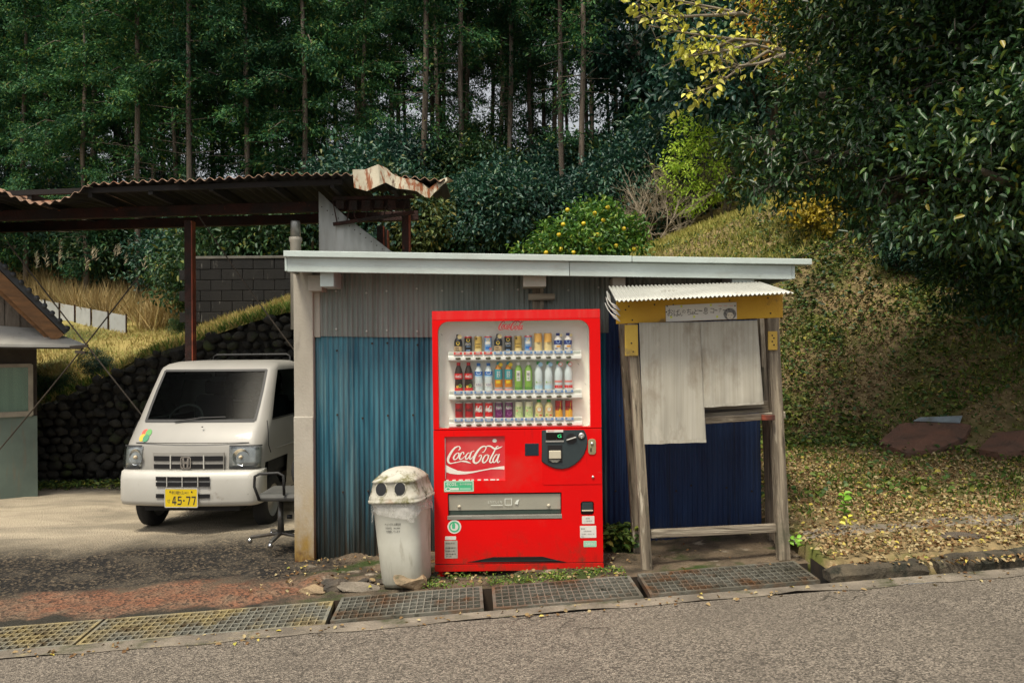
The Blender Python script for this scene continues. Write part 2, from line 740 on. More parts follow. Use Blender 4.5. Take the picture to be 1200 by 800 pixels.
def z_bank(nt, g):
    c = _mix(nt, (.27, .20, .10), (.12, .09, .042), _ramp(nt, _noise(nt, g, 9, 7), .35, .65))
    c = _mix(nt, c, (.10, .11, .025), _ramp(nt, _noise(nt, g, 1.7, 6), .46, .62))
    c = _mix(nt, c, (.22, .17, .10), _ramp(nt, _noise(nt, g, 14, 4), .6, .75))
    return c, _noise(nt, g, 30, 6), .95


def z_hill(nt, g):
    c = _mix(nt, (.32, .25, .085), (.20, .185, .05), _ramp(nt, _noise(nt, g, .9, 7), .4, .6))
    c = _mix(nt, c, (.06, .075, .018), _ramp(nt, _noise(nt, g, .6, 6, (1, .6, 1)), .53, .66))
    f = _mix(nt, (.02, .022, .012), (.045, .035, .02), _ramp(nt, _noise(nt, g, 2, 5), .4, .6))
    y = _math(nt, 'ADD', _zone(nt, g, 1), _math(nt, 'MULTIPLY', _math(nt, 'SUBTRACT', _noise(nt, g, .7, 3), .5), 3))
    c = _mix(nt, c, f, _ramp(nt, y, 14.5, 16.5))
    return c, _noise(nt, g, 22, 6), .95


def sheet(name, xs, ys, fn, m):
    xs, ys = list(xs), list(ys)
    mb = MB()
    n = len(xs)
    for v in ys:
        for x in xs:
            mb.v.append(tuple(fn(x, v)))
    for j in range(len(ys) - 1):
        for i in range(n - 1):
            a = j * n + i
            mb.f.append((a, a + 1, a + 1 + n, a + n))
    return tag(mb.build(name, m, smooth=True), kind='structure')


from mathutils import noise as mnoise


def nz(x, y, s=1.0, o=0.0):
    return mnoise.fractal(Vector((x * s + o, y * s - o, o)), 1.0, 2.0, 5)


M_road = ground_mat('asphalt', z_road)
M_yard = ground_mat('yard_surface', z_yard)
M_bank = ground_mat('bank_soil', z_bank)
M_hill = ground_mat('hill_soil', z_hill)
xs_far = [-120, -60, -30, -16] + list(np.arange(-10, 10.01, .5)) + [16, 30, 60, 120]
sheet('road', xs_far, [-60, -30, -14, -8, -4, -2, -1, -.5, 0], lambda x, v: (x, edge(x) - .13 + v, road_z(x)), M_road)
M_conc = mat('old_concrete', (.26, .22, .17), (.13, .11, .085), vs=5, rough=.9, bump=.7, bs=45, world_co=True,
             stains=(((.05, .055, .02), 3.5, .55, .68, (1, 1, 1)), ((.33, .27, .13), 8, .62, .75, (1, 1, 1))))
sheet('gutter_kerb', np.arange(-14, 14.01, .12), [0, 1], lambda x, v: (x, edge(x) - .135 + v * .135 + (1 - v) * .05 * nz(x, 3, 2.5), road_z(x) + .004), M_conc)
GW = .45
# the channel below the gratings
mb = MB()
for x0, x1 in zip(np.arange(-14, 2.0, 1.0), np.arange(-13, 3.0, 1.0)):
    x1 = min(x1, 2.02)
    def q(x, dy, dz):
        return (x, edge(x) + dy, road_z(x) + dz)
    mb.add([q(x0, 0, .003), q(x1, 0, .003), q(x0, .03, -.34), q(x1, .03, -.34), q(x0, GW - .03, -.34), q(x1, GW - .03, -.34), q(x0, GW, .003), q(x1, GW, .003)],
           [(0, 1, 3, 2), (2, 3, 5, 4), (4, 5, 7, 6)])
mb.add([(2.02, edge(2.02), -.3), (2.02, edge(2.02) + GW, -.3), (2.02, edge(2.02) + GW, .12), (2.02, edge(2.02), .12)], [(0, 1, 2, 3)])
tag(mb.build('gutter_channel', mat('gutter_floor', (.012, .010, .008), (.04, .025, .014), vs=6, rough=.95, world_co=True)), kind='structure')


def yard_pt(x, v):
    y0 = edge(x) + GW
    y = y0 + v
    z = yard_z(x, y)
    rough = .028 * nz(x, y, 1.4) + .012 * nz(x, y, 6)
    if v < 3 and x < -1.2:
        rough += .05 * max(0, nz(x, y, 3.0, 5)) * (1 if x > -2.6 else .25)
    if v == 0:
        rough = min(rough, 0.0) * .3 - .002
    return (x, y, z + rough)


sheet('yard', [-40, -25, -16, -12] + list(np.arange(-9, -2.6, .16)) + list(np.arange(-2.6, 2.04, .06)), list(np.arange(0, 2.4, .06)) + list(np.arange(2.4, 8.2, .3)), yard_pt, M_yard)


def bank_pt(x, v):
    y = edge(x) + .01 + v
    z = hill(x, y)
    if v < 1.25:
        z = .04 * x + .085 + .02 * v
    z += .025 * nz(x, y, 1.1) + .012 * nz(x, y, 5)
    if v < .1:
        z = .04 * x - .03 + .7 * v
    if x < 2.0295:
        z = -.4
    return (x, y, z)


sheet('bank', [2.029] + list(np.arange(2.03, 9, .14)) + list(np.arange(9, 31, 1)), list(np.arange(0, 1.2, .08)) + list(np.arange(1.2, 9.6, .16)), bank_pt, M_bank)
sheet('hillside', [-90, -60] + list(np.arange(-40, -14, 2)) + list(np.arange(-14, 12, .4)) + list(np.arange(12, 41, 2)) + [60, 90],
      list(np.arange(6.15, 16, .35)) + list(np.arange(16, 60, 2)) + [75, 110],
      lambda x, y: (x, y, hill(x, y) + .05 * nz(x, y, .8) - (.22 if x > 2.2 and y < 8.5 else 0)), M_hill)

# ---------------------------------------------------------------- gratings
M_grate = mat('galvanised_grate', (.22, .215, .18), (.11, .10, .075), vs=3, rough=.6, metal=.35, bump=.3, bs=80,
              stains=(((.16, .075, .03), 4, .5, .68, (1, 1, 1)), ((.05, .05, .035), 9, .55, .7, (1, 1, 1))))
M_grate_y = mat('yellow_painted_grate', (.34, .265, .11), (.25, .21, .13), vs=3, rough=.65, metal=.1, bump=.3, bs=80,
                stains=(((.19, .185, .15), 2.2, .42, .56, (1, 1, 1)), ((.08, .05, .02), 9, .52, .7, (1, 1, 1))))


def grate_mesh(L, Wd, nx, ny, skew=0.0):
    """bearing bars and cross bars as one perforated panel; the openings go right through"""
    mb = MB()
    fr = .016
    xs = [0]
    cw = (L - 2 * fr) / nx
    for i in range(nx):
        xs += [fr + i * cw + cw * .085, fr + (i + 1) * cw - cw * .085]
    xs.append(L)
    ys = [0]
    ch = (Wd - 2 * fr) / ny
    for j in range(ny):
        ys += [fr + j * ch + ch * .085, fr + (j + 1) * ch - ch * .085]
    ys.append(Wd)
    nxv, nyv = len(xs), len(ys)
    H = .04
    for z in (0, -H):
        for y in ys:
            for x in xs:
                mb.v.append((x + skew * (y / Wd), y, z))
    N = nxv * nyv
    hole = lambda i, j: 0 <= i < nxv - 1 and 0 <= j < nyv - 1 and i % 2 == 1 and j % 2 == 1
    out = lambda i, j: not (0 <= i < nxv - 1 and 0 <= j < nyv - 1)
    for j in range(nyv - 1):
        for i in range(nxv - 1):
            if hole(i, j):
                continue
            a = j * nxv + i
            b, c, d = a + 1, a + 1 + nxv, a + nxv
            mb.f += [(a, b, c, d), (d + N, c + N, b + N, a + N)]
            for (di, dj, p, q) in ((0, -1, a, b), (1, 0, b, c), (0, 1, c, d), (-1, 0, d, a)):
                if out(i + di, j + dj) or hole(i + di, j + dj):
                    mb.f.append((q, p, p + N, q + N))
    return mb


def grating(x0, x1, m, label, lift=0.0, yaw=0.0, wd=None, skew=0.0):
    L = math.hypot(x1 - x0, .1 * (x1 - x0)) - .012
    o = grate_mesh(L, wd or GW - .012, max(6, round(L / .046)), 6, skew).build('drain_grating', m)
    o.location = (x0, edge(x0) + .006, road_z(x0) + .012 + lift)
    o.rotation_euler = Euler((0, -math.atan(.04), math.atan(.1) + yaw))
    return tag(o, label, 'drain grating', 'gratings over the roadside gutter')


grating(-3.75, -2.505, M_grate_y, 'yellow painted drain grating in the gutter, farthest downhill', lift=-.010)
grating(-2.498, -1.10, M_grate_y, 'yellow painted drain grating fading to grey below the orange asphalt patch', lift=-.010)
grating(-1.08, -.17, M_grate, 'grey drain grating in front of the dustbin', lift=.008, yaw=.006, skew=.02)
grating(-.125, .80, M_grate, 'rust flecked drain grating in front of the red vending machine', lift=.004, yaw=-.004, skew=.02)
grating(.83, 1.93, M_grate, 'grey drain grating below the wooden stall', lift=.010, yaw=.012, skew=.04)
M_kerb = mat('mossy_kerb', (.10, .08, .052), (.04, .034, .024), vs=4, rough=.95, bump=1.0, bs=30, stains=(((.035, .04, .018), 2.5, .5, .6, (1, 1, 1)), ((.02, .02, .012), 6, .52, .6, (1, 1, 1))))


def lump_bar(name, x0, x1, w, h, y0, m, seed, z0=0.0, nx=26):
    """worn kerb stone lying along the gutter line"""
    mb = MB()
    r = random.Random(seed)
    ring = [(0, 0), (0, .55), (.12, .92), (.35, 1), (.7, 1), (.92, .9), (1, .6), (1, 0)]

    def f(u, v):
        x = lerp(x0, x1, u)
        k = ring[min(7, int(round(v * 7)))]
        e = min(1, min(u, 1 - u) * 9 + .35)
        n = nz(x, v * 3 + seed, 4.0, seed)
        return (x, edge(x) + y0 + w * k[0] + .025 * n * (k[1] > 0), road_z(x) + z0 + h * k[1] * (1 if k[1] == 0 else e ** .35) + .018 * n * k[1])
    mb.grid(f, nx, 7)
    n = nx + 1
    mb.f += [tuple(j * n for j in range(8)), tuple(j * n + nx for j in range(8))[::-1]]
    return mb.build(name, m, smooth=False)


tag(lump_bar('kerb_stone', 1.98, 2.62, .13, .085, .0, M_kerb, 3, nx=40), 'short broken mossy kerb stone next to the last drain grating', 'kerb stone', 'kerb stones along the verge')
tag(lump_bar('kerb_stone', 2.70, 4.6, .13, .10, .005, M_kerb, 5, nx=90), 'long mossy kerb stone edging the leaf covered verge', 'kerb stone', 'kerb stones along the verge')
tag(lump_bar('kerb_stone', 4.63, 6.6, .13, .10, .0, M_kerb, 6, nx=60), 'far mossy kerb stone continuing the verge out of frame', 'kerb stone', 'kerb stones along the verge')
tag(lump_bar('concrete_edging', 2.0, 6.2, .30, .035, .68, M_conc, 9, z0=.075, nx=150), 'cracked low concrete strip crossing the leaf litter behind the kerb', 'concrete strip')

# ---------------------------------------------------------------- red slabs on the bank, rubble, stones
M_slab = mat('red_brown_slab', (.20, .095, .06), (.11, .065, .045), vs=3, rough=.9, bump=.6, bs=40, stains=(((.03, .028, .02), 6, .6, .72, (1, 1, 1)),))


def rough_slab(name, pts, th, m, label):
    """outline points on the bank"""
    mb = MB()
    n = len(pts)
    top = [Vector((x, y, hill(x, y) + .07 + .02 * nz(x, y, 3))) for x, y in pts]
    c = sum(top, Vector()) / n
    mid = [c.lerp(p, .6) + Vector((0, 0, .012 * nz(p.x, p.y, 8))) for p in top]
    mb.v = [tuple(p) for p in top] + [tuple(p) for p in mid] + [tuple(c)] + [tuple(p - Vector((0, 0, th))) for p in top]
    for i in range(n):
        j = (i + 1) % n
        mb.f += [(i, j, n + j, n + i), (n + i, n + j, 2 * n), (i, 2 * n + 1 + i, 2 * n + 1 + j, j)]
    return tag(mb.build(name, m), label, 'stone slab', 'red slabs lying on the bank')


def onbank(px, py):
    """where the pixel's ray meets the bank"""
    d = cam_rot @ Vector(((px - CX) / F, -(py - CY) / F, -1))
    t = 4.0
    while t < 30:
        p = CAM + d * (t / d.y)
        if p.z < hill(p.x, p.y):
            return (p.x, p.y)
        t += .03
    return (p.x, p.y)


rough_slab('red_slab', [onbank(*p) for p in ((1030, 525), (1062, 538), (1100, 533), (1130, 521), (1138, 506), (1120, 503), (1080, 502), (1055, 505))], .16, M_slab, 'flat reddish brown stone slab lying in leaves on the bank')
rough_slab('red_slab', [onbank(*p) for p in ((1147, 533), (1170, 540), (1215, 534), (1240, 520), (1200, 514), (1165, 517))], .16, M_slab, 'smaller reddish slab lying farther along the bank under the dark tree')
o = MB()
o.add([tuple(Vector((x, y, hill(x, y) + .09)) for x, y in [p])[0] for p in (onbank(1070, 505), onbank(1125, 506), onbank(1128, 499), onbank(1078, 499))], [(0, 1, 2, 3)])
tag(o.build('metal_sheet', mat('sheet_grey', (.30, .36, .40), (.18, .2, .2), vs=6, rough=.5, metal=.4), solid=.01), 'small grey metal sheet half buried behind the red slab', 'metal sheet')

M_rock = mat('tan_rock', (.36, .26, .15), (.22, .16, .10), vs=5, rough=.9, bump=.8, bs=25, stains=(((.06, .06, .03), 5, .55, .7, (1, 1, 1)),), rnd=.25)


def rock_mesh(seed, sx, sy, sz, sub=2, jag=.35):
    bm = bmesh.new()
    bmesh.ops.create_icosphere(bm, subdivisions=sub, radius=1)
    r = random.Random(seed)
    pl = [(Vector((r.gauss(0, 1), r.gauss(0, 1), r.gauss(0, 1))).normalized(), r.uniform(.5, .85)) for _ in range(12)]
    for v in bm.verts:
        for nn, d in pl:
            k = v.co.dot(nn)
            if k > d:
                v.co -= nn * (k - d)
        v.co += v.co.normalized() * jag * .18 * mnoise.noise(v.co * 3 + Vector((seed, 0, 0)))
        v.co = Vector((v.co.x * sx, v.co.y * sy, v.co.z * sz))
    me = bpy.data.meshes.new('rock')
    bm.to_mesh(me)
    bm.free()
    return me


def rock(name, loc, sx, sy, sz, seed, label, m=M_rock, rot=(0, 0, 0), sub=3):
    o = link(name, rock_mesh(seed, sx, sy, sz, sub), m)
    o.location = loc
    o.rotation_euler = rot
    return tag(o, label, 'rock', 'rocks by the roadside')


p = at(478, 672, -.28)
rock('rock', (p.x, p.y, yard_z(p.x, p.y) + .055), .135, .10, .085, 4, 'angular tan rock leaning against the foot of the dustbin', rot=(.3, .35, .2))
for i, (px, py, s) in enumerate(((402, 668, .05), (425, 662, .04), (384, 660, .055), (447, 676, .035), (437, 690, .03))):
    p = at(px, py, -.1)
    rock('stone', (p.x, p.y, yard_z(p.x, p.y) + s * .5), s * 1.3, s, s * .6, 20 + i,
         ('dark crumbled stone on the broken edge between shed corner and dustbin', 'small loose stone on the ground nearest the dustbin', 'dark crumbled stone at the foot of the white shed corner',
          'little stone tucked beside the tan rock', 'pebble lying on the back rim of the grating')[i], mat('dark_rubble', (.12, .095, .07), (.04, .035, .028), vs=6, rough=.95, bump=1, bs=30), (0, 0, i), 2)
for i, (px, py, sx, sy, sz, m_, lab) in enumerate(((418, 684, .17, .10, .035, M_conc, 'broken grey concrete slab lying between dustbin and shed corner'), (395, 676, .12, .08, .05, MATS['dark_rubble'], 'black crumbled lump of asphalt on the edge of the orange patch'), (368, 668, .14, .07, .035, M_rock, 'flat rusty tan rock below the shed corner'))):
    p = at(px, py, -.22)
    rock('rubble', (p.x, p.y, yard_z(p.x, p.y) + sz * .35), sx, sy, sz, 40 + i, lab, m_, (.05 * i, .08, i * 1.3))
p = at(1130, 634, edge(3.2) + .4)
rock('flat_stone', (p.x, p.y, .04 * p.x + .11), .17, .09, .04, 31, 'dark flat stone among dry leaves on the verge', MATS['dark_rubble'])

# ================================================================ SHED
M_rustw = (.10, .045, .02)
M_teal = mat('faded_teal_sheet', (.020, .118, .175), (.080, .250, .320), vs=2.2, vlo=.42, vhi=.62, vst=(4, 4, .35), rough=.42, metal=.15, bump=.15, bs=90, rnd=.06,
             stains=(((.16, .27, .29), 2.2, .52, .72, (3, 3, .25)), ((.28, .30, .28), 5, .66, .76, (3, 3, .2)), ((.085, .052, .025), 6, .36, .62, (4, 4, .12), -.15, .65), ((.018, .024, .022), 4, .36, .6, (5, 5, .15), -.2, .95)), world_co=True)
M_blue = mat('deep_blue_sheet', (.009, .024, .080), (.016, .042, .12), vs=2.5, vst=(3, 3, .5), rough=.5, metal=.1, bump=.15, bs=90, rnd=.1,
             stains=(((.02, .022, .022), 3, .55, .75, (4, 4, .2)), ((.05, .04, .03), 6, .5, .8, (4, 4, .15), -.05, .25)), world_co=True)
M_greys = mat('grey_zinc_sheet', (.27, .295, .265), (.20, .225, .205), vs=2.5, vst=(4, 4, .4), rough=.6, metal=.1, bump=.15, bs=90, rnd=.08,
              stains=(((.12, .13, .10), 3, .55, .8, (4, 4, .25)), ((.16, .10, .06), 6, .76, .88, (5, 5, .3))), world_co=True)
M_trim = mat('painted_trim', (.52, .60, .57), (.44, .50, .47), vs=2.5, rough=.5, bump=.12, bs=50, stains=(((.30, .28, .22), 3, .58, .8, (.5, 3, 3)), ((.16, .13, .09), 9, .68, .8, (1, 1, 1))))
M_corner = mat('corner_flashing', (.46, .43, .36), (.36, .33, .27), vs=3, vst=(1, 1, .5), rough=.6, bump=.15, bs=50, world_co=True,
               stains=(((.34, .22, .05), 4, .30, .6, (1, 1, .5), -.25, .75), ((.10, .04, .015), 3.2, .47, .60, (1, 1, .6), -.2, .55), ((.22, .2, .17), 6, .6, .78, (2, 2, .5))))
M_wood = mat('weathered_wood', (.33, .275, .20), (.13, .105, .075), vs=4, vlo=.38, vhi=.6, vst=(7, 7, .4), rough=.85, bump=.7, bs=16, bst=(7, 7, .4), rnd=.15,
             stains=(((.05, .04, .026), 5, .54, .68, (6, 6, .5)), ((.50, .44, .34), 7, .60, .70, (5, 5, .6)), ((.06, .065, .035), 1.8, .56, .7, (1, 1, 1)), ((.22, .09, .035), 2.2, .66, .74, (2, 2, .7))))
M_wood_x = mat('weathered_rail', (.36, .31, .235), (.15, .12, .085), vs=4, vlo=.38, vhi=.6, vst=(.4, 7, 7), rough=.85, bump=.7, bs=16, bst=(.4, 7, 7), rnd=.12,
               stains=(((.07, .055, .035), 4, .56, .75, (.4, 5, 5)), ((.46, .41, .32), 6, .6, .75, (.6, 5, 5))))
M_screw = mat('zinc_screw', (.55, .54, .5), rough=.4, metal=.8)
M_under = mat('dark_timber', (.055, .042, .03), (.03, .024, .018), vs=4, rough=.9)

SH_Y, SH_X0, SH_X1, SH_Y1 = .8, -1.74, 1.99, 4.0
PITCH = .0405


def roofz(x):
    return 2.20 - .024 * (x + 1.7)       # underside of the fascia, sinking towards the stall


def corr(x0, x1, zlo, zhi, y, pitch=PITCH, amp=.0085, per=6, nz_=8):
    """upright corrugated sheet; zlo and zhi are functions of x"""
    n = max(4, int((x1 - x0) / pitch * per))
    return MB().grid(lambda u, v: (lerp(x0, x1, u), y - amp * (1 + .35 * nz(lerp(x0, x1, u) * 3, v, 1.0, 3)) * math.sin(2 * PI * lerp(x0, x1, u) / pitch) + .007 * nz(lerp(x0, x1, u) * 1.3, v * 2.5 + zlo(x0), 1.0, 7), lerp(zlo(lerp(x0, x1, u)), zhi(lerp(x0, x1, u)), v)), n, nz_)


shed = thing('shed', 'low shed clad in corrugated teal blue and grey sheet with white fascia', 'shed')
foot = lambda x: yard_z(x, SH_Y) - .03 + .012 * math.sin(x * 7)
seam = lambda x: 1.665 + .012 * math.sin(x * 2.3)
W_ = .66
for k in range(6):
    x0 = SH_X0 + .03 + k * (SH_X1 - SH_X0 - .03) / 6
    x1 = SH_X0 + .03 + (k + 1) * (SH_X1 - SH_X0 - .03) / 6 + .02
    lower = x0 < -.1
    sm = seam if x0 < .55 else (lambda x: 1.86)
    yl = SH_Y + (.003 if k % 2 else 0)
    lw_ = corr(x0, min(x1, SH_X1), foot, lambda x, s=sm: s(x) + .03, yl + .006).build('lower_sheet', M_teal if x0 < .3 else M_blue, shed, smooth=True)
    u = corr(x0, min(x1, SH_X1), sm, lambda x: roofz(x) + .03, yl - .012).build('upper_sheet', M_greys, shed, smooth=True)
    for row in (.42, 1.02, 1.58):
        for q in range(3):
            xx = x0 + .08 + q * .23 + random.uniform(-.03, .03)
            ridge = (round((xx / PITCH) - .25) + .25) * PITCH
            MB().lathe([(.009, 0), (.007, .006), (.0, .008)], 8, cap=False).build('nail', M_under, lw_).matrix_local = Matrix.Translation((ridge, yl - .007, row + random.uniform(-.03, .03))) @ Matrix.Rotation(PI / 2, 4, 'X')
    for row in (1.72, 2.03) if lower else (2.03,):
        for q in range(3):
            xx = x0 + .1 + q * .22
            ridge = (round((xx / PITCH) - .25) + .25) * PITCH
            MB().lathe([(.009, 0), (.007, .006), (.0, .008)], 8, cap=False).build('screw', M_screw, u).matrix_local = Matrix.Translation((ridge, yl - .020, row + random.uniform(-.02, .02))) @ Matrix.Rotation(PI / 2, 4, 'X')
# side and back walls
for xx in (SH_X0 + .012, SH_X1 - .012):
    MB().grid(lambda u, v, xx=xx: (xx + .008 * math.sin(2 * PI * u * 3.1 / PITCH), lerp(SH_Y + .03, SH_Y1, u), lerp(-.3, 2.18 - .05 * u, v)), 320, 1).build('side_wall', M_greys, shed, smooth=True)
MB().grid(lambda u, v: (lerp(SH_X0, SH_X1, u), SH_Y1 + .008 * math.sin(2 * PI * u * 3.7 / PITCH), lerp(-.3, 2.13, v)), 360, 1).build('back_wall', M_greys, shed, smooth=True)
# white corner post of folded sheet in two lengths
zb = yard_z(SH_X0, SH_Y)
cpl = at(346.5, 520, SH_Y - .05)
MB().box(SH_X0, SH_X0 + .155, SH_Y - .055, SH_Y + .10, 1.0, 2.19).build('corner_flashing', M_corner, shed, bevel=.006)
MB().box(SH_X0 - .004, SH_X0 + .152, SH_Y - .061, SH_Y + .094, zb - .02, 1.03).build('corner_flashing', M_corner, shed, bevel=.006)
MB().box(SH_X0 + .150, SH_X0 + .205, SH_Y - .028, SH_Y + .02, 1.66, 2.19).build('corner_flashing', M_corner, shed, bevel=.004)
# fascia: a lower board, a lip above, a return at the end by the bank
FY = .44


def slant(name, x0, x1, y0, y1, a, b, m, bev=.004):
    """box whose bottom and top follow the roof line: a, b heights above roofz"""
    mb = MB()
    vs = []
    for x in (x0, x1):
        vs += [(x, y0, roofz(x) + a), (x, y1, roofz(x) + a), (x, y1, roofz(x) + b), (x, y0, roofz(x) + b)]
    mb.add(vs, [(0, 1, 2, 3)[::-1], (4, 5, 6, 7), (0, 4, 5, 1)[::-1], (1, 5, 6, 2)[::-1], (2, 6, 7, 3)[::-1], (3, 7, 4, 0)[::-1]])
    o = mb.build(name, m, shed, bevel=bev)
    return o


slant('fascia', -1.70, .44, FY, FY + .03, -.045, .065, M_trim)
slant('fascia', .443, 2.13, FY + .002, FY + .032, -.045, .063, M_trim)
slant('roof_lip', -1.72, .91, FY - .035, FY + .09, .066, .112, M_trim)
slant('roof_lip', .914, 2.27, FY - .037, FY + .088, .066, .110, M_trim)
slant('fascia_end', 2.131, 2.155, FY + .004, SH_Y1 - .1, -.04, .062, M_trim)
slant('fascia_end', -1.722, -1.701, FY + .004, SH_Y1 - .1, -.04, .062, M_trim)
MB().grid(lambda u, v: (lerp(-1.70, 2.24, u), lerp(FY + .09, SH_Y1 + .15, v), roofz(lerp(-1.7, 2.24, u)) + .085 - .04 * v + .008 * math.sin(2 * PI * u * 3.94 / .076)), 420, 2).build('roof_sheet', M_greys, shed, smooth=True)
MB().grid(lambda u, v: (lerp(-1.69, 2.12, u), lerp(FY + .04, SH_Y - .025, v), roofz(lerp(-1.69, 2.12, u)) + .05), 12, 1).build('soffit', M_under, shed, solid=.012)
# square rafter ends and small boxes below the fascia
for px0, px1, py0, py1, Y, m_, nm in ((375, 391, 317, 336, .50, M_trim, 'rafter_end'), (361, 377, 322, 341, .62, M_corner, 'rafter_end'), (613, 640, 321, 336, .53, M_corner, 'rafter_end'), (718, 733, 325, 337, .56, M_corner, 'rafter_end'), (858, 884, 323, 331, .47, M_trim, 'rafter_end')):
    a, b = at(px0, py1, Y), at(px1, py0, Y)
    MB().box(a.x, b.x, Y, SH_Y - .03, a.z, b.z).build(nm, m_, shed, bevel=.004)
a, b = at(624, 362, .76), at(637, 336, .76)
MB().box(a.x, b.x, .74, .785, a.z - .05, b.z).build('wood_post', M_wood, shed, bevel=.004)
a, b = at(619, 352, .735), at(650, 344, .735)
MB().box(a.x, b.x, .70, .737, a.z, b.z).build('wood_cleat', M_wood_x, shed, bevel=.004)

# ================================================================ RUSTY CARPORT
CPY = 4.5
M_rust = mat('rusted_steel', (.042, .012, .008), (.011, .008, .006), vs=5, rough=.85, metal=.2, bump=.6, bs=40, stains=(((.02, .014, .012), 3, .5, .65, (1, 1, 1)), ((.20, .055, .018), 7, .66, .76, (1, 1, 1))))
M_undershade = mat('roof_undershade', (.007, .006, .005), (.012, .008, .007), vs=3, rough=.9)  # near black: the shade under the roof put into the colour
M_rustroof = mat('rusted_roof_sheet', (.26, .11, .055), (.40, .29, .21), vs=1.5, rough=.8, metal=.2, bump=.3, bs=60, stains=(((.05, .03, .022), 3, .55, .7, (1, 1, 1)),))
M_flash = mat('rust_streaked_flashing', (.55, .50, .38), (.42, .38, .28), vs=4, rough=.6, bump=.2, bs=60, stains=(((.26, .085, .03), 7, .50, .60, (2, 2, .5)), ((.08, .03, .015), 9, .58, .68, (2, 2, .6))))
M_redox = mat('red_oxide_steel', (.26, .05, .02), (.13, .03, .015), vs=6, rough=.75, bump=.4, bs=50, stains=(((.03, .015, .012), 4, .52, .65, (1, 1, .5)), ((.40, .10, .025), 8, .6, .7, (1, 1, .4))))
cp = thing('carport', 'rusty carport frame under a sagging corrugated roof over the white truck', 'carport', (-4.08, CPY, -.45))
CP0 = Matrix.Translation((4.08, -CPY, .45))


def cpart(mb, name, m, **k):
    o = mb.build(name, m, cp, **k)
    o.matrix_parent_inverse = Matrix.Identity(4)
    o.location = (4.08, -CPY, .45)
    return o


CF = 3.75       # y of the roof's front edge
M_un = M_rustroof


def cp_z(x):
    return pw(x, [(-9, 3.42), (-5.9, 3.48), (-4.5, 3.53), (-2.9, 3.61), (-1.75, 3.60), (-.8, 3.50)])


NS = 8
for k in range(NS):
    x0 = -9.2 + k * 1.05
    x1 = x0 + 1.08
    sag = 1 if k == 3 else 0

    def f(u, v, x0=x0, x1=x1, sag=sag, k=k):
        x = lerp(x0, x1, u)
        y = lerp(CF, 5.6 if k < 7 else 4.6, v) + .04 * math.sin(k * 5)
        z = cp_z(x) - .05 * v + .018 * math.sin(2 * PI * x / .115) + (.006 if k % 2 else 0)
        if sag:
            z -= .20 * math.sin(PI * u) * (1 - v) ** 3
        return (x, y, z + .02 * math.sin(k * 2.1))
    rs_ = cpart(MB().grid(f, 76, 8), 'roof_sheet', [M_rustroof, M_undershade], smooth=True, solid=.006)
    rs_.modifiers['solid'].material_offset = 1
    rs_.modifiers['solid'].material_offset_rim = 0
# beams and rafters below
for (Y, zz) in ((CPY, -.12), (5.4, -.13)):
    a, b = Vector((-9, Y, cp_z(-9) - .19)), Vector((-1.28, Y, cp_z(-1.6) - .20))
    cpart(MB().bar(a, b, .10, .13), 'beam', M_rust, bevel=.006)
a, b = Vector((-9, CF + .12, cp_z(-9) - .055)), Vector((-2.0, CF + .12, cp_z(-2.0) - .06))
cpart(MB().bar(a, b, .06, .06), 'eaves_purlin', M_undershade)
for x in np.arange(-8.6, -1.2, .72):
    cpart(MB().bar((x, CF + .1, cp_z(x) - .09), (x, 5.55, cp_z(x) - .12), .05, .08), 'rafter', M_undershade)
for x, Y, zt in ((-4.08, CPY, 3.2), (-8.9, CPY, 3.2), (-1.33, CPY, 3.28), (-1.80, 5.4, 3.25), (-2.45, 5.0, 3.2), (-8.9, 5.45, 3.2), (-1.75, 5.45, 3.2)):
    # H-section posts
    mb = MB().box(x - .065, x - .055, Y - .06, Y + .06, -.6, zt).box(x + .055, x + .065, Y - .06, Y + .06, -.6, zt).box(x - .055, x + .055, Y - .006, Y + .006, -.6, zt)
    cpart(MB().box(x - .05, x + .035, Y - .05, Y + .06, -.6, zt), 'post', M_under if Y > 5.41 else M_rust, bevel=.004)
    if Y < 6:
        cpart(MB().box(x + .036, x + .052, Y - .053, Y + .063, -.6, zt - .01), 'post_flange', M_redox, bevel=.003)
# lattice truss at the open end
y_t = CPY - .25
tz0, tz1 = 3.24, 3.42
cpart(MB().bar((-2.2, y_t, tz0 - .14), (-1.2, y_t, tz0), .04, .04), 'truss_chord', M_rust)
cpart(MB().bar((-2.2, y_t, tz1), (-1.2, y_t, tz1 + .01), .04, .04), 'truss_chord', M_rust)
for k in range(9):
    x = -2.15 + k * .115
    cpart(MB().bar((x, y_t - .001, tz0 - .14 + .14 * (x + 2.2)), (x + .06 * (1 if k % 2 else -1), y_t - .001, tz1), .012, .012), 'truss_web', M_rust)
for k in range(5):
    x = -2.16 + k * .16
    cpart(MB().box(x, x + .10, y_t - .03, y_t - .022, tz1 - .13 - .02 * (k % 3), tz1 - .03), 'rust_plate', M_rust)
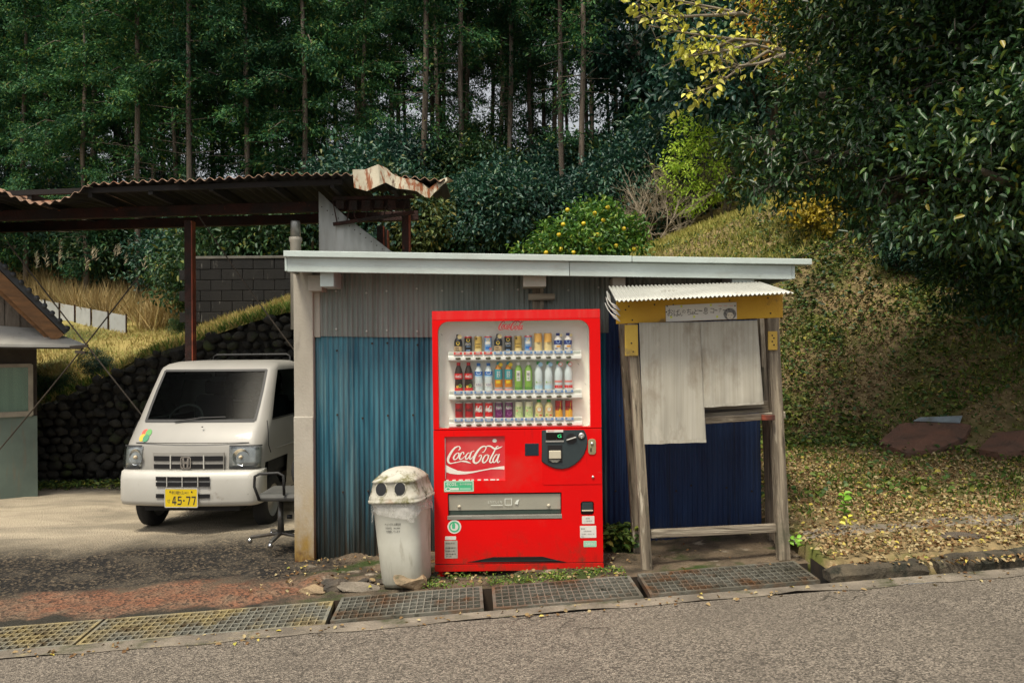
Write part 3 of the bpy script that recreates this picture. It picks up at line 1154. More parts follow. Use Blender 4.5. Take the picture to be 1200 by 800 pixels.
# crumpled pale edge flashing at the roof's end
fl = [(413, 199, 220), (428, 199, 224), (443, 193, 217), (450, 200, 214), (463, 206, 221), (473, 209, 222), (486, 211, 224), (496, 216, 231), (502, 222, 232), (508, 217, 227), (516, 211, 219), (524, 208, 212)]
ft, fb = [], []
for i, (px, a_, b_) in enumerate(fl):
    Y = CF - .12 + .05 * math.sin(i * 2.1) + .015 * i
    t_, b2 = at(px, a_, Y), at(px + (2 if i < 9 else 0), b_, Y - .03)
    ft.append(t_)
    fb.append(b2)
mb = MB()
n = len(fl)
mb.v = [tuple(v) for v in ft] + [tuple(v) for v in fb] + [tuple(v + Vector((.05, .34, .03))) for v in ft]
for i in range(n - 1):
    mb.f += [(i, i + 1, n + i + 1, n + i), (2 * n + i, 2 * n + i + 1, i + 1, i)]
cpart(mb, 'edge_flashing', M_flash, solid=.006)
# bracing rods with turnbuckles
for (p0, p1) in (((8, 283), (250, 590)), ((164, 322), (-6, 533)), ((232, 252), (352, 420))):
    a, b = at(*p0, CPY - .07), at(*p1, CPY - .07 + (.02 if p0[0] > 100 else 0))
    m2 = []
    for i in range(9):
        q = a.lerp(b, i / 8)
        q.z -= .03 * math.sin(PI * i / 8)
        m2.append(q)
    cpart(MB().tube(m2, .009, 6), 'brace_rod', M_under)
for (x0, y0, x1, y1) in ((82, 407, 103, 405), (88, 412, 100, 413)):
    cpart(MB().bar(at(x0, y0, CPY - .10), at(x1, y1, CPY - .10), .02, .035), 'turnbuckle', M_under)

# pale corrugated wing panel rising behind the shed roof
wp = thing('wing_panel', 'pale triangular corrugated panel rising behind the shed roof below the rusty carport', 'metal panel', (-2.0, 4.3, 2.2))
M_pale = mat('pale_sheet', (.46, .475, .46), (.38, .39, .37), vs=3, vst=(3, 3, .4), rough=.6, metal=.1, stains=(((.25, .23, .19), 4, .6, .8, (4, 4, .3)),))
A, B, Cc, D_ = at(372, 223, 4.3), at(403, 252, 4.3), at(466, 300, 4.3), at(372, 305, 4.3)


def tri(x0, x1, z0, za, zb, y, name, rot):
    mb = MB().grid(lambda u, v: (lerp(x0, x1, u) + 2.0, y - 4.3 + .002 * math.sin(2 * PI * lerp(x0, x1, u) / .09) + rot * u, lerp(z0, lerp(za, zb, u), v) - 2.2), 48, 3)
    return mb.build(name, M_pale, wp, smooth=True, solid=.004)


tri(A.x, B.x, 2.1, A.z, B.z, 4.36, 'panel_sheet', -.06)
tri(B.x, Cc.x, 2.1, B.z, Cc.z, 4.30, 'panel_sheet', .10)
for k in range(13):
    q = at(lerp(378, 455, k / 12), lerp(243, 297, k / 12), 4.28)
    MB().lathe([(.008, 0), (.0, .006)], 6, cap=False).build('nail', M_under, wp).matrix_local = Matrix.Translation((q.x + 2.0, -.03 + .0 * k - .03, q.z - 2.2)) @ Matrix.Rotation(PI / 2, 4, 'X')
# chimney pipe
ch = thing('flue_pipe', 'short grey metal flue pipe standing behind the shed corner by the wing panel', 'flue pipe', (at(346.5, 297, 4.1).x, 4.1, 2.0))
cz = at(346, 259, 4.1).z - 2.0
MB().lathe([(.065, -.2), (.065, cz - .27), (.078, cz - .24), (.078, cz - .20)], 18).build('lower_pipe', M_corner, ch, smooth=True)
MB().lathe([(.062, cz - .20), (.058, cz - .02), (.05, cz)], 18).build('upper_pipe', mat('zinc_pipe', (.36, .36, .34), (.25, .25, .23), vs=6, rough=.4, metal=.6), ch, smooth=True)

# ================================================================ HOUSE AT THE EDGE
HY = 5.0
M_tile = mat('grey_roof_tile', (.05, .055, .06), (.03, .032, .035), vs=6, rough=.5, rnd=.25)
M_barge = mat('brown_bargeboard', (.26, .125, .045), (.15, .075, .03), vs=5, vst=(1, 4, 4), rough=.7, bump=.3, bs=30)
M_board = mat('old_board', (.20, .165, .13), (.10, .085, .065), vs=5, vst=(4, 4, .4), rough=.85, bump=.5, bs=30, rnd=.2)
M_sheet_w = mat('pale_roof_sheet', (.50, .49, .45), (.40, .39, .36), vs=3, rough=.5, metal=.2, stains=(((.2, .16, .12), 5, .6, .75, (1, 1, 1)),))
M_panel_g = mat('greenish_wall_panel', (.12, .16, .13), (.085, .115, .095), vs=3, rough=.6, stains=(((.12, .11, .08), 5, .55, .75, (3, 3, .4)),))
hs = thing('house', 'old house end with tiled gable, pale lower roof and curtained window', 'house', (at(43, 450, HY).x, HY, -.4), math.radians(31))
hp = Vector((-at(43, 450, HY).x, -HY, .4))


def hpart(mb, name, m, parent=None, **k):
    o = mb.build(name, m, parent or hs, **k)
    if parent is None:
        o.location = hp
    return o


wx = at(43, 450, HY).x
HX0 = -12.5
wz0 = -.6
ez = at(50, 391, HY - .4)
vz = at(-15, 318, HY - .4)
slp = (vz.z - ez.z) / (ez.x - vz.x)
ax = (HX0 + wx) / 2
az = ez.z + (ez.x - ax) * slp
# walls
hpart(MB().prism([(HX0, wz0), (wx, wz0), (wx, ez.z + (ez.x - wx) * slp - .12), (ax, az - .12), (HX0, ez.z + (ez.x - wx) * slp - .12)], HY + .06, HY + 5), 'wall', M_board)
# gable boards
for k in range(14):
    x1 = wx - .02 - k * .17
    x0 = x1 - .16
    top = ez.z + (ez.x - x1) * slp - .2
    lo = at(30, 398, HY).z
    if top > lo + .03:
        hpart(MB().add([(x0, HY + .03, lo), (x1, HY + .03, lo), (x1, HY + .03, top), (x0, HY + .03, ez.z + (ez.x - x0) * slp - .2), (x0, HY + .055, lo), (x1, HY + .055, lo), (x1, HY + .055, top), (x0, HY + .055, ez.z + (ez.x - x0) * slp - .2)],
                       [(0, 1, 2, 3), (1, 5, 6, 2), (3, 2, 6, 7), (0, 3, 7, 4)]), 'gable_board', M_board)
# roof planes with bargeboard and verge tiles
for sgn in (1, -1):
    e = Vector((ez.x if sgn > 0 else 2 * ax - ez.x, 0, ez.z))
    t_ = Vector((ax, 0, az))
    nrm = Vector((slp * sgn, 0, 1)).normalized()
    mb = MB()
    q = [e, t_, t_ + nrm * .07, e + nrm * .07]
    mb.prism([(v.x, v.z) for v in q], HY - .42, HY + 5.3)
    hpart(mb, 'roof_plane', M_tile)
    mb = MB().prism([(v.x, v.z) for v in (e - nrm * .012, t_ - nrm * .012, t_ - nrm * .20, e - nrm * .16)], HY - .40, HY - .36)
    hpart(mb, 'bargeboard', M_barge)
    mb = MB().prism([(v.x, v.z) for v in (e - nrm * .14, t_ - nrm * .16, t_ - nrm * .27, e - nrm * .2)], HY - .33, HY - .29)
    hpart(mb, 'bargeboard', M_barge)
    for k in range(40):
        c = e.lerp(t_, (k + .3) / 40) + nrm * .07
        tdir = (t_ - e).normalized()
        o = hpart(MB().tube([c + Vector((0, HY - .46, 0)), c + Vector((0, HY - .12, .0))], .034, 8), 'verge_tile', M_tile, smooth=True)
# lower lean-to roof, wall under it, window
lr = [at(-60, 378, HY + .0), at(52, 385, HY + .0), at(62, 404, HY - .6), at(-60, 403, HY - .6)]
mb = MB()
top = [Vector(v) for v in lr]
mb.v = [tuple(v) for v in top] + [tuple(v - Vector((0, 0, .035))) for v in top]
mb.f = [(3, 2, 1, 0), (4, 5, 6, 7), (0, 1, 5, 4), (1, 2, 6, 5), (2, 3, 7, 6), (3, 0, 4, 7)]
hpart(mb, 'lower_roof', M_sheet_w)
hpart(MB().bar(at(-60, 406, HY - .57), at(60, 407, HY - .57), .05, .05), 'roof_edge', M_under)
y_w = HY + .02
z_of = lambda py: at(20, py, HY).z
hpart(MB().box(HX0, wx + .005, HY - .02, HY + .058, wz0, z_of(487)), 'lower_panel', M_panel_g)
hpart(MB().box(HX0, wx + .003, HY + .0, HY + .058, z_of(487) + .001, z_of(404)), 'dark_boarding', M_under)
wf = hpart(MB().box(HX0, at(38, 450, HY).x, HY - .05, HY - .021, z_of(487), z_of(481)).box(HX0, at(38, 450, HY).x, HY - .05, HY - .001, z_of(430), z_of(426)).box(at(34.5, 450, HY).x, at(39.5, 450, HY).x, HY - .052, HY - .001, z_of(486), z_of(427)), 'window', mat('window_frame_wood', (.30, .27, .2), (.2, .17, .13), vs=5, rough=.7))
hpart(MB().box(HX0, at(35, 450, HY).x, HY - .018, HY - .012, z_of(482), z_of(429)), 'pane', glass('window_glass', (.75, .85, .8), .08), wf)
M_cur = mat('net_curtain', (.30, .36, .32), (.24, .3, .27), vs=3, vst=(6, 1, .3), rough=.9)
hpart(MB().grid(lambda u, v: (lerp(HX0, at(35, 450, HY).x, u), HY - .006 + .003 * math.sin(u * 240), lerp(z_of(482), z_of(429), v)), 400, 1), 'curtain', M_cur, wf, smooth=True)

# ================================================================ VENDING MACHINE
def red(nm, c=(.72, .004, .004), **k):
    return mat(nm, c, rough=.38, spec=.4, **k)


M_red = mat('red_enamel', (.74, .0025, .0025), (.66, .003, .0035), vs=2.5, rough=.45, spec=.16, bump=.03, bs=12,
            stains=(((.55, .05, .04), 14, .68, .8, (1, 1, 3)), ((.30, .01, .01), 3, .62, .85, (3, 1, .5)), ((.60, .03, .022), 1.6, .55, .75, (1, 1, 1)), ((.16, .035, .02), 9, .52, .75, (1, 1, .7), -.95, -.62), ((.62, .16, .13), 30, .72, .78, (.4, 1, 2.5))))
M_redtop = mat('sun_bleached_red', (.70, .010, .010), (.66, .045, .035), vs=9, vst=(4, 1, .4), vlo=.45, vhi=.8, rough=.5, spec=.3)
M_white = mat('machine_white', (.86, .86, .79), (.82, .82, .75), vs=2, rough=.45)
M_rail = mat('rail_white', (.80, .80, .76), rough=.35)
M_btn = mat('button_olive', (.09, .09, .05), rough=.3)
M_black = mat('black_plastic', (.012, .012, .013), rough=.35)
M_slate = mat('slate_plastic', (.020, .032, .036), (.028, .042, .045), vs=5, rough=.5)
M_silver = mat('silver_metal', (.62, .61, .57), rough=.35, metal=.85)
M_brass = mat('brass_plate', (.42, .38, .22), (.32, .28, .15), vs=9, rough=.45, metal=.5)
M_cream = mat('cream_plastic', (.55, .50, .38), rough=.5)
M_paper = mat('white_sticker', (.72, .70, .64), (.62, .60, .55), vs=9, rough=.6)
M_ink = mat('dark_ink', (.03, .03, .03), rough=.7)
M_inkg = mat('grey_ink', (.16, .15, .14), rough=.7)
M_green = mat('green_sticker', (.06, .42, .20), (.08, .5, .26), vs=6, rough=.5)
M_mint = mat('mint_sticker', (.30, .60, .42), rough=.5)
M_pale_ink = mat('pale_print', (.72, .74, .66), rough=.6)
M_logow = mat('logo_white', (.78, .74, .66), rough=.5)
M_logor = mat('logo_red', (.42, .03, .035), rough=.5)
M_blue_ink = mat('blue_print', (.14, .28, .55), rough=.5)
M_red_ink = mat('red_print', (.72, .07, .06), rough=.5)
M_flap = mat('grey_flap', (.42, .405, .33), (.34, .33, .27), vs=3, rough=.4, bump=.05)

LEAN = .0129
vm_c = at(606.5, 515, 0)
vm = thing('vending_machine', 'bright red drinks vending machine with white display window', 'vending machine', vm_c)
vm['label'] = 'red drinks vending machine with three shelves of bottles and cans behind its window'
vm.rotation_euler = (0, math.radians(-.24), 0)
S = 166.7


def lx(px, py=515):
    return (px - 606.5 - (py - 515) * LEAN) / S


def lz(py, px=606.5):
    return (515 - (py + (px - 606.5) * LEAN)) / S


X0, X1 = lx(508), lx(705)
ZT, ZB, ZM = lz(363.2), lz(667), lz(502.5)
# cabinet behind the door
cab = MB()
cab.box(X0 + .006, X1 - .006, .055, .07, ZB + .02, ZM - .02)
for a in ((X0 + .004, X0 + .02, .052, .74, ZB + .01, ZT - .005), (X1 - .02, X1 - .004, .052, .74, ZB + .01, ZT - .005), (X0 + .0205, X1 - .0205, .72, .738, ZB + .011, ZT - .031)):
    cab.box(*a)
cab.build('cabinet', M_red, vm)
MB().box(X0 + .006, X1 - .006, .053, .735, ZT - .0045, ZT + .002).build('bounce_cover', mat('low_bounce_top', (.16, .14, .11), (.10, .085, .06), vs=4, rough=.95), vm)  # unseen cover added in a dull colour to cut red bounce on the fascia
# upper door: frame round the window
hx0, hx1, hz0, hz1 = lx(514.5), lx(692.5), lz(501), lz(375.5)
win = rrect(hx0, hx1, hz0, hz1, n=6, rs=(0, 0, .075, .075))
plate('window_frame', [rrect(X0, X1, ZM + .002, ZT - .062, .004), win], 0, .05, M_red, vm).modifiers.new('b', 'BEVEL').width = .003
plate('window_frame_top', [rrect(X0, X1, ZT - .0615, ZT, .004)], -.001, .05, M_redtop, vm)
d = MB()
d.box(hx0 - .02, hx1 + .02, .108, .113, hz0 - .01, hz1 + .02)
d.build('back_panel', M_white, vm)
plate('window_liner', [rrect(hx0 - .012, hx1 + .012, hz0 - .012, hz1 + .012, .07), rrect(hx0 + .001, hx1 - .001, hz0 + .001, hz1 - .001, n=6, rs=(0, 0, .074, .074))], .052, .055, M_white, vm)
plate('window_pane', [rrect(hx0 + .0005, hx1 - .0005, hz0 + .0005, hz1 - .0005, n=6, rs=(0, 0, .0745, .0745))], .010, .004, glass('display_glass', (.985, .985, .975), .035), vm)

# the script logo, traced once as brush strokes
LOGO = [
    ([(236, 232), (255, 212), (250, 190), (228, 184), (190, 202), (150, 248), (115, 310), (103, 355), (116, 388), (150, 394), (205, 378)], [8, 16, 14, 12, 20, 26, 30, 28, 20, 13, 8]),
    ([(150, 395), (215, 382), (270, 370), (318, 372), (352, 383), (388, 396)], [8, 9, 12, 22, 18, 4]),
    ([(228, 264), (196, 284), (174, 322), (178, 345), (203, 343), (232, 310), (240, 275), (228, 262)], [10, 15, 20, 18, 12, 14, 16, 10]),
    ([(240, 275), (262, 268)], [6, 6]),
    ([(298, 284), (300, 262), (282, 258), (258, 290), (246, 328), (260, 346), (292, 330), (318, 300)], [12, 14, 10, 18, 20, 15, 9, 6]),
    ([(374, 266), (350, 272), (324, 312), (326, 342), (350, 336), (376, 296), (388, 262)], [10, 12, 18, 18, 12, 12, 8]),
    ([(398, 250), (374, 318), (378, 344), (400, 332), (420, 305)], [14, 20, 18, 9, 6]),
    ([(404, 252), (432, 240)], [10, 10]),
    ([(528, 262), (548, 258), (572, 226), (578, 198), (556, 186), (512, 204), (462, 262), (428, 330), (424, 376), (448, 396), (484, 380), (512, 338), (520, 306), (504, 296), (486, 318)], [6, 10, 12, 14, 16, 20, 26, 30, 28, 20, 16, 16, 14, 10, 8]),
    ([(572, 200), (600, 184), (640, 190), (676, 214), (706, 220), (745, 206), (784, 190)], [10, 16, 20, 22, 20, 16, 3]),
    ([(592, 292), (566, 304), (536, 352), (540, 388), (566, 386), (598, 346), (606, 306), (592, 290)], [10, 15, 20, 18, 13, 15, 16, 10]),
    ([(606, 306), (626, 302)], [6, 6]),
    ([(734, 186), (708, 198), (672, 268), (634, 340), (622, 378), (640, 392), (664, 372)], [6, 14, 18, 20, 20, 14, 7]),
    ([(722, 292), (698, 298), (668, 344), (666, 384), (688, 384), (716, 340), (730, 296)], [10, 13, 18, 18, 12, 12, 8]),
    ([(744, 284), (718, 362), (722, 390), (738, 384), (752, 370)], [14, 19, 17, 9, 6]),
]


def logo(name, m, parent, x0, x1, z0, z1, y, bold=1.0):
    ft = Fit(95, 786, 180, 402, x0, x1, z0, z1)
    st = [(p, [w * bold for w in ws]) for p, ws in LOGO]
    return ribbon(st, ft, y).build(name, m, parent)


logo('logo', M_logor, vm, lx(586), lx(616), lz(386.5), lz(376), .007, 1.25)
for px, py in ((518, 390), (678, 426.5), (686, 450), (601.5, 375.5)):
    MB().bar((lx(px), .0085, lz(py)), (lx(px) + .012, .0085, lz(py) - .012), .004, .002).build('scratch', M_ink, vm)
# shelves, price labels, buttons
SHELF = [419.0, 465.0, 497.5]
COLX = [537.6 + 11.85 * i for i in range(12)]
btn_mesh = MB().lathe([(.0001, -.004), (.0195, -.004), (.0195, .003), (.017, .007), (.0001, .008)], 14, sy=.5, cap=False)
first_b = None
for r, py in enumerate(SHELF):
    zc = lz(py)
    prof = [(.107, .044), (.036, .044), (.036, .020), (.030, .010), (.028, -.010), (.032, -.018), (.052, -.020), (.107, -.016)]
    mb = MB()
    xa, xb = lx(526), lx(683)
    n = len(prof)
    mb.v = [(xa, y, zc + z) for y, z in prof] + [(xb, y, zc + z) for y, z in prof]
    mb.f = [tuple(range(n)), tuple(range(2 * n - 1, n - 1, -1))] + [(i, (i + 1) % n, (i + 1) % n + n, i + n) for i in range(n)]
    sh = mb.build('shelf', M_rail, vm, bevel=.003)
    for i, cx in enumerate(COLX):
        x = lx(cx)
        b = (btn_mesh.build('button', M_btn, sh, smooth=True) if first_b is None else twin(first_b, parent=sh))
        first_b = first_b or b
        b.location = (x, .0285, zc - .001)
        b.rotation_euler = (PI / 2, 0, 0)
        lab = MB().box(x - .031, x + .031, .026, .030, zc + .022, zc + .048).build('price_label', M_paper, sh)
        ink = M_red_ink if (r == 0 and i < 4) else M_blue_ink
        pr = MB().box(x - .029, x - .016, .0245, .0262, zc + .026, zc + .044).box(x + .013, x + .029, .0245, .0262, zc + .026, zc + .044).box(x - .015, x + .012, .0245, .0262, zc + .025, zc + .030)
        pr.build('print', ink, lab)
        text('lettering', 'あたたか' if (r == 0 and i < 4) else 'つめた', ink, lab, x - .001, .0247, zc + .038, w=.024, h=.010, res=1)
    MB().box(xa + .008, lx(COLX[0]) - .033, .027, .029, zc + .021, zc + .046).box(lx(COLX[11]) + .033, xb - .008, .027, .029, zc + .021, zc + .046).build('end_guard', glass('clear_guard_%d' % r, (.93, .95, .93), .05), sh)

# lower door
P_ = lambda px, py: (lx(px, py), lz(py, px))
h_logo = rrect(lx(521), lx(591.5), lz(562.5), lz(510.5), .002, 2)
h_slot = rrect(lx(524), lx(657), lz(608), lz(577), .004, 2)
h_ret = rrect(lx(679.5), lx(695), lz(604.5), lz(588), .018, 4)
arch = [P_(548, 658), P_(556, 656.5), P_(578, 652), P_(636, 651.5), P_(650, 655), P_(664, 658)]
plate('lower_door', [rrect(X0, X1, lz(659), ZM - .003, .004), h_logo, h_slot, h_ret], .0, .05, M_red, vm).modifiers.new('b', 'BEVEL').width = .0025
plate('service_door', [rrect(lx(634.5), X1 - .003, lz(568), ZM - .007, n=5, rs=(.02, 0, 0, 0))], -.003, .0029, M_red, vm)
plate('plinth', [rrect(X0 - .002, X1 + .002, lz(667.5), lz(660), .006)], -.008, .06, M_red, vm).modifiers.new('b', 'BEVEL').width = .003
MB().box(X0 + .01, X1 - .01, .004, .04, lz(660.3), lz(658.8)).build('seam', M_black, vm)
plate('vent_recess', [arch], -.0025, .003, M_black, vm)
vg = MB()
for k in range(5):
    vg.bar((lx(570 + k * 3), -.004, lz(656.8)), (lx(578 + k * 13), -.004, lz(653.2)), .002, .002)
MB().bar((lx(562), -.0045, lz(656.6)), (lx(652), -.0045, lz(656.4)), .003, .003, up=(0, 1, 0)).build('vent_bar', M_slate, vm)
# framed logo panel
lp = MB().box(lx(520), lx(592.5), .018, .03, lz(563), lz(510)).build('logo_panel', mat('faded_red_panel', (.60, .018, .03), (.62, .085, .08), vs=5, vlo=.4, vhi=.75, rough=.3, stains=(((.66, .2, .16), 20, .66, .8, (1, 1, 1)),)), vm)
K = 10.66
gx = lambda x: lx(515 + x / K)
gz = lambda y: lz(505 + y / K)
logo('logo', M_logow, lp, gx(93), gx(788), gz(402), gz(180), .0165)
wt = [(56, 402), (130, 446), (220, 485), (310, 500), (410, 497), (520, 480), (640, 460), (760, 440), (806, 437)]
wb = [(56, 494), (125, 522), (220, 535), (315, 532), (415, 517), (520, 494), (645, 474), (760, 476), (806, 482)]
mb = MB()
mb.v = [(gx(a), .0168, gz(b)) for a, b in wt] + [(gx(a), .0168, gz(b)) for a, b in wb]
mb.f = [(i, i + 9, i + 10, i + 1) for i in range(8)]
mb.build('ribbon', M_logow, lp)
plate('white_mark', [circle(gx(688), gz(118), .013, 12, 1.2)], .0166, .001, M_logow, lp)
MB().box(lx(521), lx(521.8), .012, .017, lz(560), lz(512)).build('panel_edge', M_paper, lp)
bits = MB()
for k in range(9):
    a = 522 + k * 7.4
    bits.box(lx(a), lx(a + 3 + (k * 37 % 4)), .004, .0185, lz(562.3), lz(561.2))
for k, o_ in enumerate([bits.build('worn_edge', M_paper, lp)]):
    o_['kind'] = 'stuff'
# green energy sticker
gs = plate('green_sticker', [rrect(lx(519.6), lx(554.6), lz(575), lz(562), .006)], -.0015, .0015, M_green, vm)
plate('sticker_rim', [rrect(lx(520.1), lx(554.1), lz(574.5), lz(562.5), .005), rrect(lx(520.9), lx(553.3), lz(573.7), lz(563.3), .004)], -.0019, .0004, M_pale_ink, gs)
text('lettering', 'ecos.', M_pale_ink, gs, lx(529), -.0022, lz(566), w=.075, h=.022)
text('lettering', '省エネ型自販機', M_pale_ink, gs, lx(545), -.0022, lz(566), w=.082, h=.013, res=1)
plate('ring', [circle(lx(524.5), lz(571.6), .013, 14, 1.6), circle(lx(524.5), lz(571.6), .008, 14, 1.6)], -.002, .0004, M_pale_ink, gs)
MB().box(lx(528), lx(537), -.002, -.0016, lz(572.8), lz(570.3)).build('print', M_pale_ink, gs)
MB().box(lx(538), lx(551), -.002, -.0016, lz(572.6), lz(570.6)).build('print', M_mint, gs)
# delivery slot
MB().box(lx(522), lx(659), .045, .0495, lz(610), lz(575)).build('slot_back', M_black, vm)
fl = MB().add([(lx(524.8), .012, lz(579)), (lx(656), .012, lz(579)), (lx(656), .026, lz(597.5)), (lx(524.8), .026, lz(597.5)), (lx(524.8), .02, lz(579)), (lx(656), .02, lz(579)), (lx(656), .034, lz(597.5)), (lx(524.8), .034, lz(597.5))],
              [(0, 3, 2, 1), (4, 5, 6, 7), (0, 1, 5, 4), (3, 7, 6, 2), (0, 4, 7, 3), (1, 2, 6, 5)]).build('slot_flap', M_flap, vm)
for px in (537, 642):
    MB().lathe([(.012, 0), (.010, .006), (.0, .007)], 12, cap=False).build('knob', M_cream, fl, smooth=True).matrix_local = Matrix.Translation((lx(px), .020, lz(593))) @ Matrix.Rotation(PI / 2, 4, 'X')
MB().box(lx(524.5), lx(656.5), .030, .044, lz(602.5), lz(597.8)).build('slot_shadow_strip', mat('dark_green_strip', (.035, .055, .045), rough=.4), vm)
MB().box(lx(523.2), lx(657.3), -.004, .030, lz(607.5), lz(603)).build('slot_sill', mat('steel_sill', (.40, .385, .34), (.26, .25, .22), vs=9, vst=(.4, 3, 3), rough=.4, metal=.5), vm, bevel=.002)
text('lettering', 'とりだしぐち', M_pale_ink, fl, lx(579), .0145, lz(588), w=.10, h=.02, res=2)
MB().box(lx(574), lx(588), .016, .0165, lz(592.2), lz(591.4)).build('print', M_pale_ink, fl)
plate('pictogram_frame', [rrect(lx(590.5), lx(599), lz(592), lz(584), .003), rrect(lx(591.3), lx(598.2), lz(591.2), lz(584.8), .002)], .0155, .0006, M_pale_ink, fl)
plate('hand_pictogram', [[(lx(602), lz(590.5)), (lx(604), lz(586.5)), (lx(608), lz(585)), (lx(606.5), lz(588)), (lx(606), lz(591))]], .0152, .0006, M_pale_ink, fl)
# coin panel
cpo = [P_(a, b) for a, b in ((635.2, 503.6), (684, 503.2), (686.6, 508), (688, 515), (687, 523), (684, 531), (679.5, 537.5), (673, 543.2), (666, 547), (659, 548.6), (651, 547.8), (643.5, 545), (638.5, 542), (635.2, 539.5))]
ca = plate('coin_panel', [cpo], -.012, .012, M_slate, vm)
ca.modifiers.new('b', 'BEVEL').width = .003
plate('panel_gasket', [[(x + .003 * (1 if x > lx(660) else -1), z - .005) for x, z in cpo]], -.005, .004, M_black, vm)
MB().box(lx(640), lx(660), -.0135, -.0125, lz(506.6), lz(503.8)).build('notice', M_paper, ca)
text('lettering', '新500円', M_red_ink, ca, lx(645.5), -.0142, lz(505.2), w=.045, h=.011, res=1)
MB().box(lx(640), lx(660), -.0135, -.0125, lz(515.8), lz(506.9)).build('display', mat('display_black', (.004, .004, .004), rough=.12), ca)
text('lettering', 'G', mat('green_led', (.02, .5, .15), emit=((.05, .9, .3), .7)), ca, lx(655.5), -.0142, lz(511), w=.026, h=.022)
MB().box(lx(639.3), lx(660.5), -.017, -.0125, lz(518), lz(516.2)).build('display_trim', M_silver, ca)
MB().box(lx(641.5), lx(658.5), -.0145, -.0125, lz(542), lz(521.5)).build('bill_slot', M_black, ca, bevel=.002)
MB().box(lx(643), lx(657), -.032, -.014, lz(537.2), lz(527.8)).build('bill_guide', M_cream, ca, bevel=.004)
plate('bill_lip', [[P_(643.5, 538), P_(656.5, 538), P_(653, 540.8), P_(647, 540.8)]], -.02, .006, M_flap, ca)
plate('lever_recess', [circle(lx(669.3), lz(514.5), .038, 20)], -.0135, .0015, M_black, ca)
MB().bar((lx(663.5), -.022, lz(516)), (lx(675), -.026, lz(512.4)), .012, .009).build('lever', M_silver, ca, bevel=.003)
plate('coin_slot_ring', [circle(lx(681.3), lz(511.5), .029, 20)], -.0135, .0015, M_black, ca)
MB().lathe([(.022, 0), (.020, .008), (.006, .009), (.0, .004)], 16, cap=False).build('coin_slot', M_silver, ca, smooth=True).matrix_local = Matrix.Translation((lx(681.3), -.0135, lz(511))) @ Matrix.Rotation(PI / 2, 4, 'X')
lk = plate('lock_plate', [rrect(lx(689), lx(698), lz(533.2), lz(515), .02, 5)], -.009, .006, M_brass, vm)
lk.modifiers.new('b', 'BEVEL').width = .002
MB().lathe([(.012, 0), (.010, .008), (.0, .009)], 12, cap=False).build('keyhole', M_silver, lk, smooth=True).matrix_local = Matrix.Translation((lx(693.5), -.009, lz(520.5))) @ Matrix.Rotation(PI / 2, 4, 'X')
MB().box(lx(691.5), lx(693), -.0105, -.009, lz(530), lz(525.5)).build('slit', M_black, lk)
MB().lathe([(.010, 0), (.008, .008), (.0, .009)], 12, cap=False).build('bolt', M_silver, vm, smooth=True).matrix_local = Matrix.Translation((lx(694.2), -.003, lz(559.5))) @ Matrix.Rotation(PI / 2, 4, 'X')
MB().box(lx(615), lx(631.2), -.003, .002, lz(533.8), lz(519.6)).build('card_reader', mat('reader_navy', (.010, .022, .034), rough=.3), vm, bevel=.002)
# coin return
MB().box(lx(678), lx(696.5), .04, .049, lz(606), lz(586)).build('return_back', M_black, vm)
MB().box(lx(680.6), lx(694), .004, .02, lz(598.2), lz(589.2)).build('return_flap', M_slate, vm, bevel=.004)
MB().box(lx(680.8), lx(693.8), -.002, .012, lz(599.6), lz(598.3)).build('return_lip', M_cream, vm, bevel=.001)
# stickers


def sticker(name, x0, x1, y0, y1, m, lines=(), ink=M_inkg, thick=.0012):
    s = plate(name, [rrect(lx(x0), lx(x1), lz(y1), lz(y0), .003, 2)], -.0015, thick, m, vm)
    for body, px, py, w, h in lines:
        text('lettering', body, ink, s, lx(px), -.0019, lz(py), w=w / S, h=h / S, res=1)
    return s


sticker('notice_sticker', 680.8, 695.2, 605.2, 614.2, M_paper, (('返金', 687.5, 608, 5, 1.6), ('ご連絡先', 688, 611, 9, 1.5)))
sticker('notice_sticker', 678.3, 697.2, 616.6, 630.6, M_paper, (('管理者', 681.8, 620, 5, 1.8), ('自動販売機', 687, 623, 9, 1.5), ('お問い合わせ', 687.5, 626.3, 15, 1.7), ('TEL', 681, 629.2, 4, 1.2)), M_inkg)
sticker('notice_sticker', 682.2, 697.3, 634.2, 641.3, M_mint, (('酒類禁止', 690, 637.8, 12, 3),), M_pale_ink)
rs = plate('round_sticker', [circle(lx(531.2), lz(615.8), 8 / S, 28)], -.0015, .0012, M_paper, vm)
plate('sticker_ring', [circle(lx(531.2), lz(615.8), 6.4 / S, 28), circle(lx(531.2), lz(615.8), 4.6 / S, 28)], -.0019, .0004, M_green, rs)
plate('bottle_mark', [[P_(530, 619), P_(529.6, 614.5), P_(531, 612), P_(532.6, 612), P_(533.6, 614.5), P_(533.4, 619)]], -.0019, .0004, M_green, rs)
sticker('notice_sticker', 520.2, 533, 626.8, 630.8, M_paper)
ps = sticker('notice_sticker', 519.4, 534.6, 631.8, 652.6, mat('grey_label', (.42, .40, .34), (.3, .29, .25), vs=15, rough=.6), (('検査済証', 526, 635, 11, 1.7), ('設置場所', 526.5, 640.5, 12, 2), ('和歌山県', 526, 644.2, 11, 2), ('登録番号', 527, 647.6, 12, 1.8), ('平成', 524, 650.4, 7, 1.5)), M_ink)
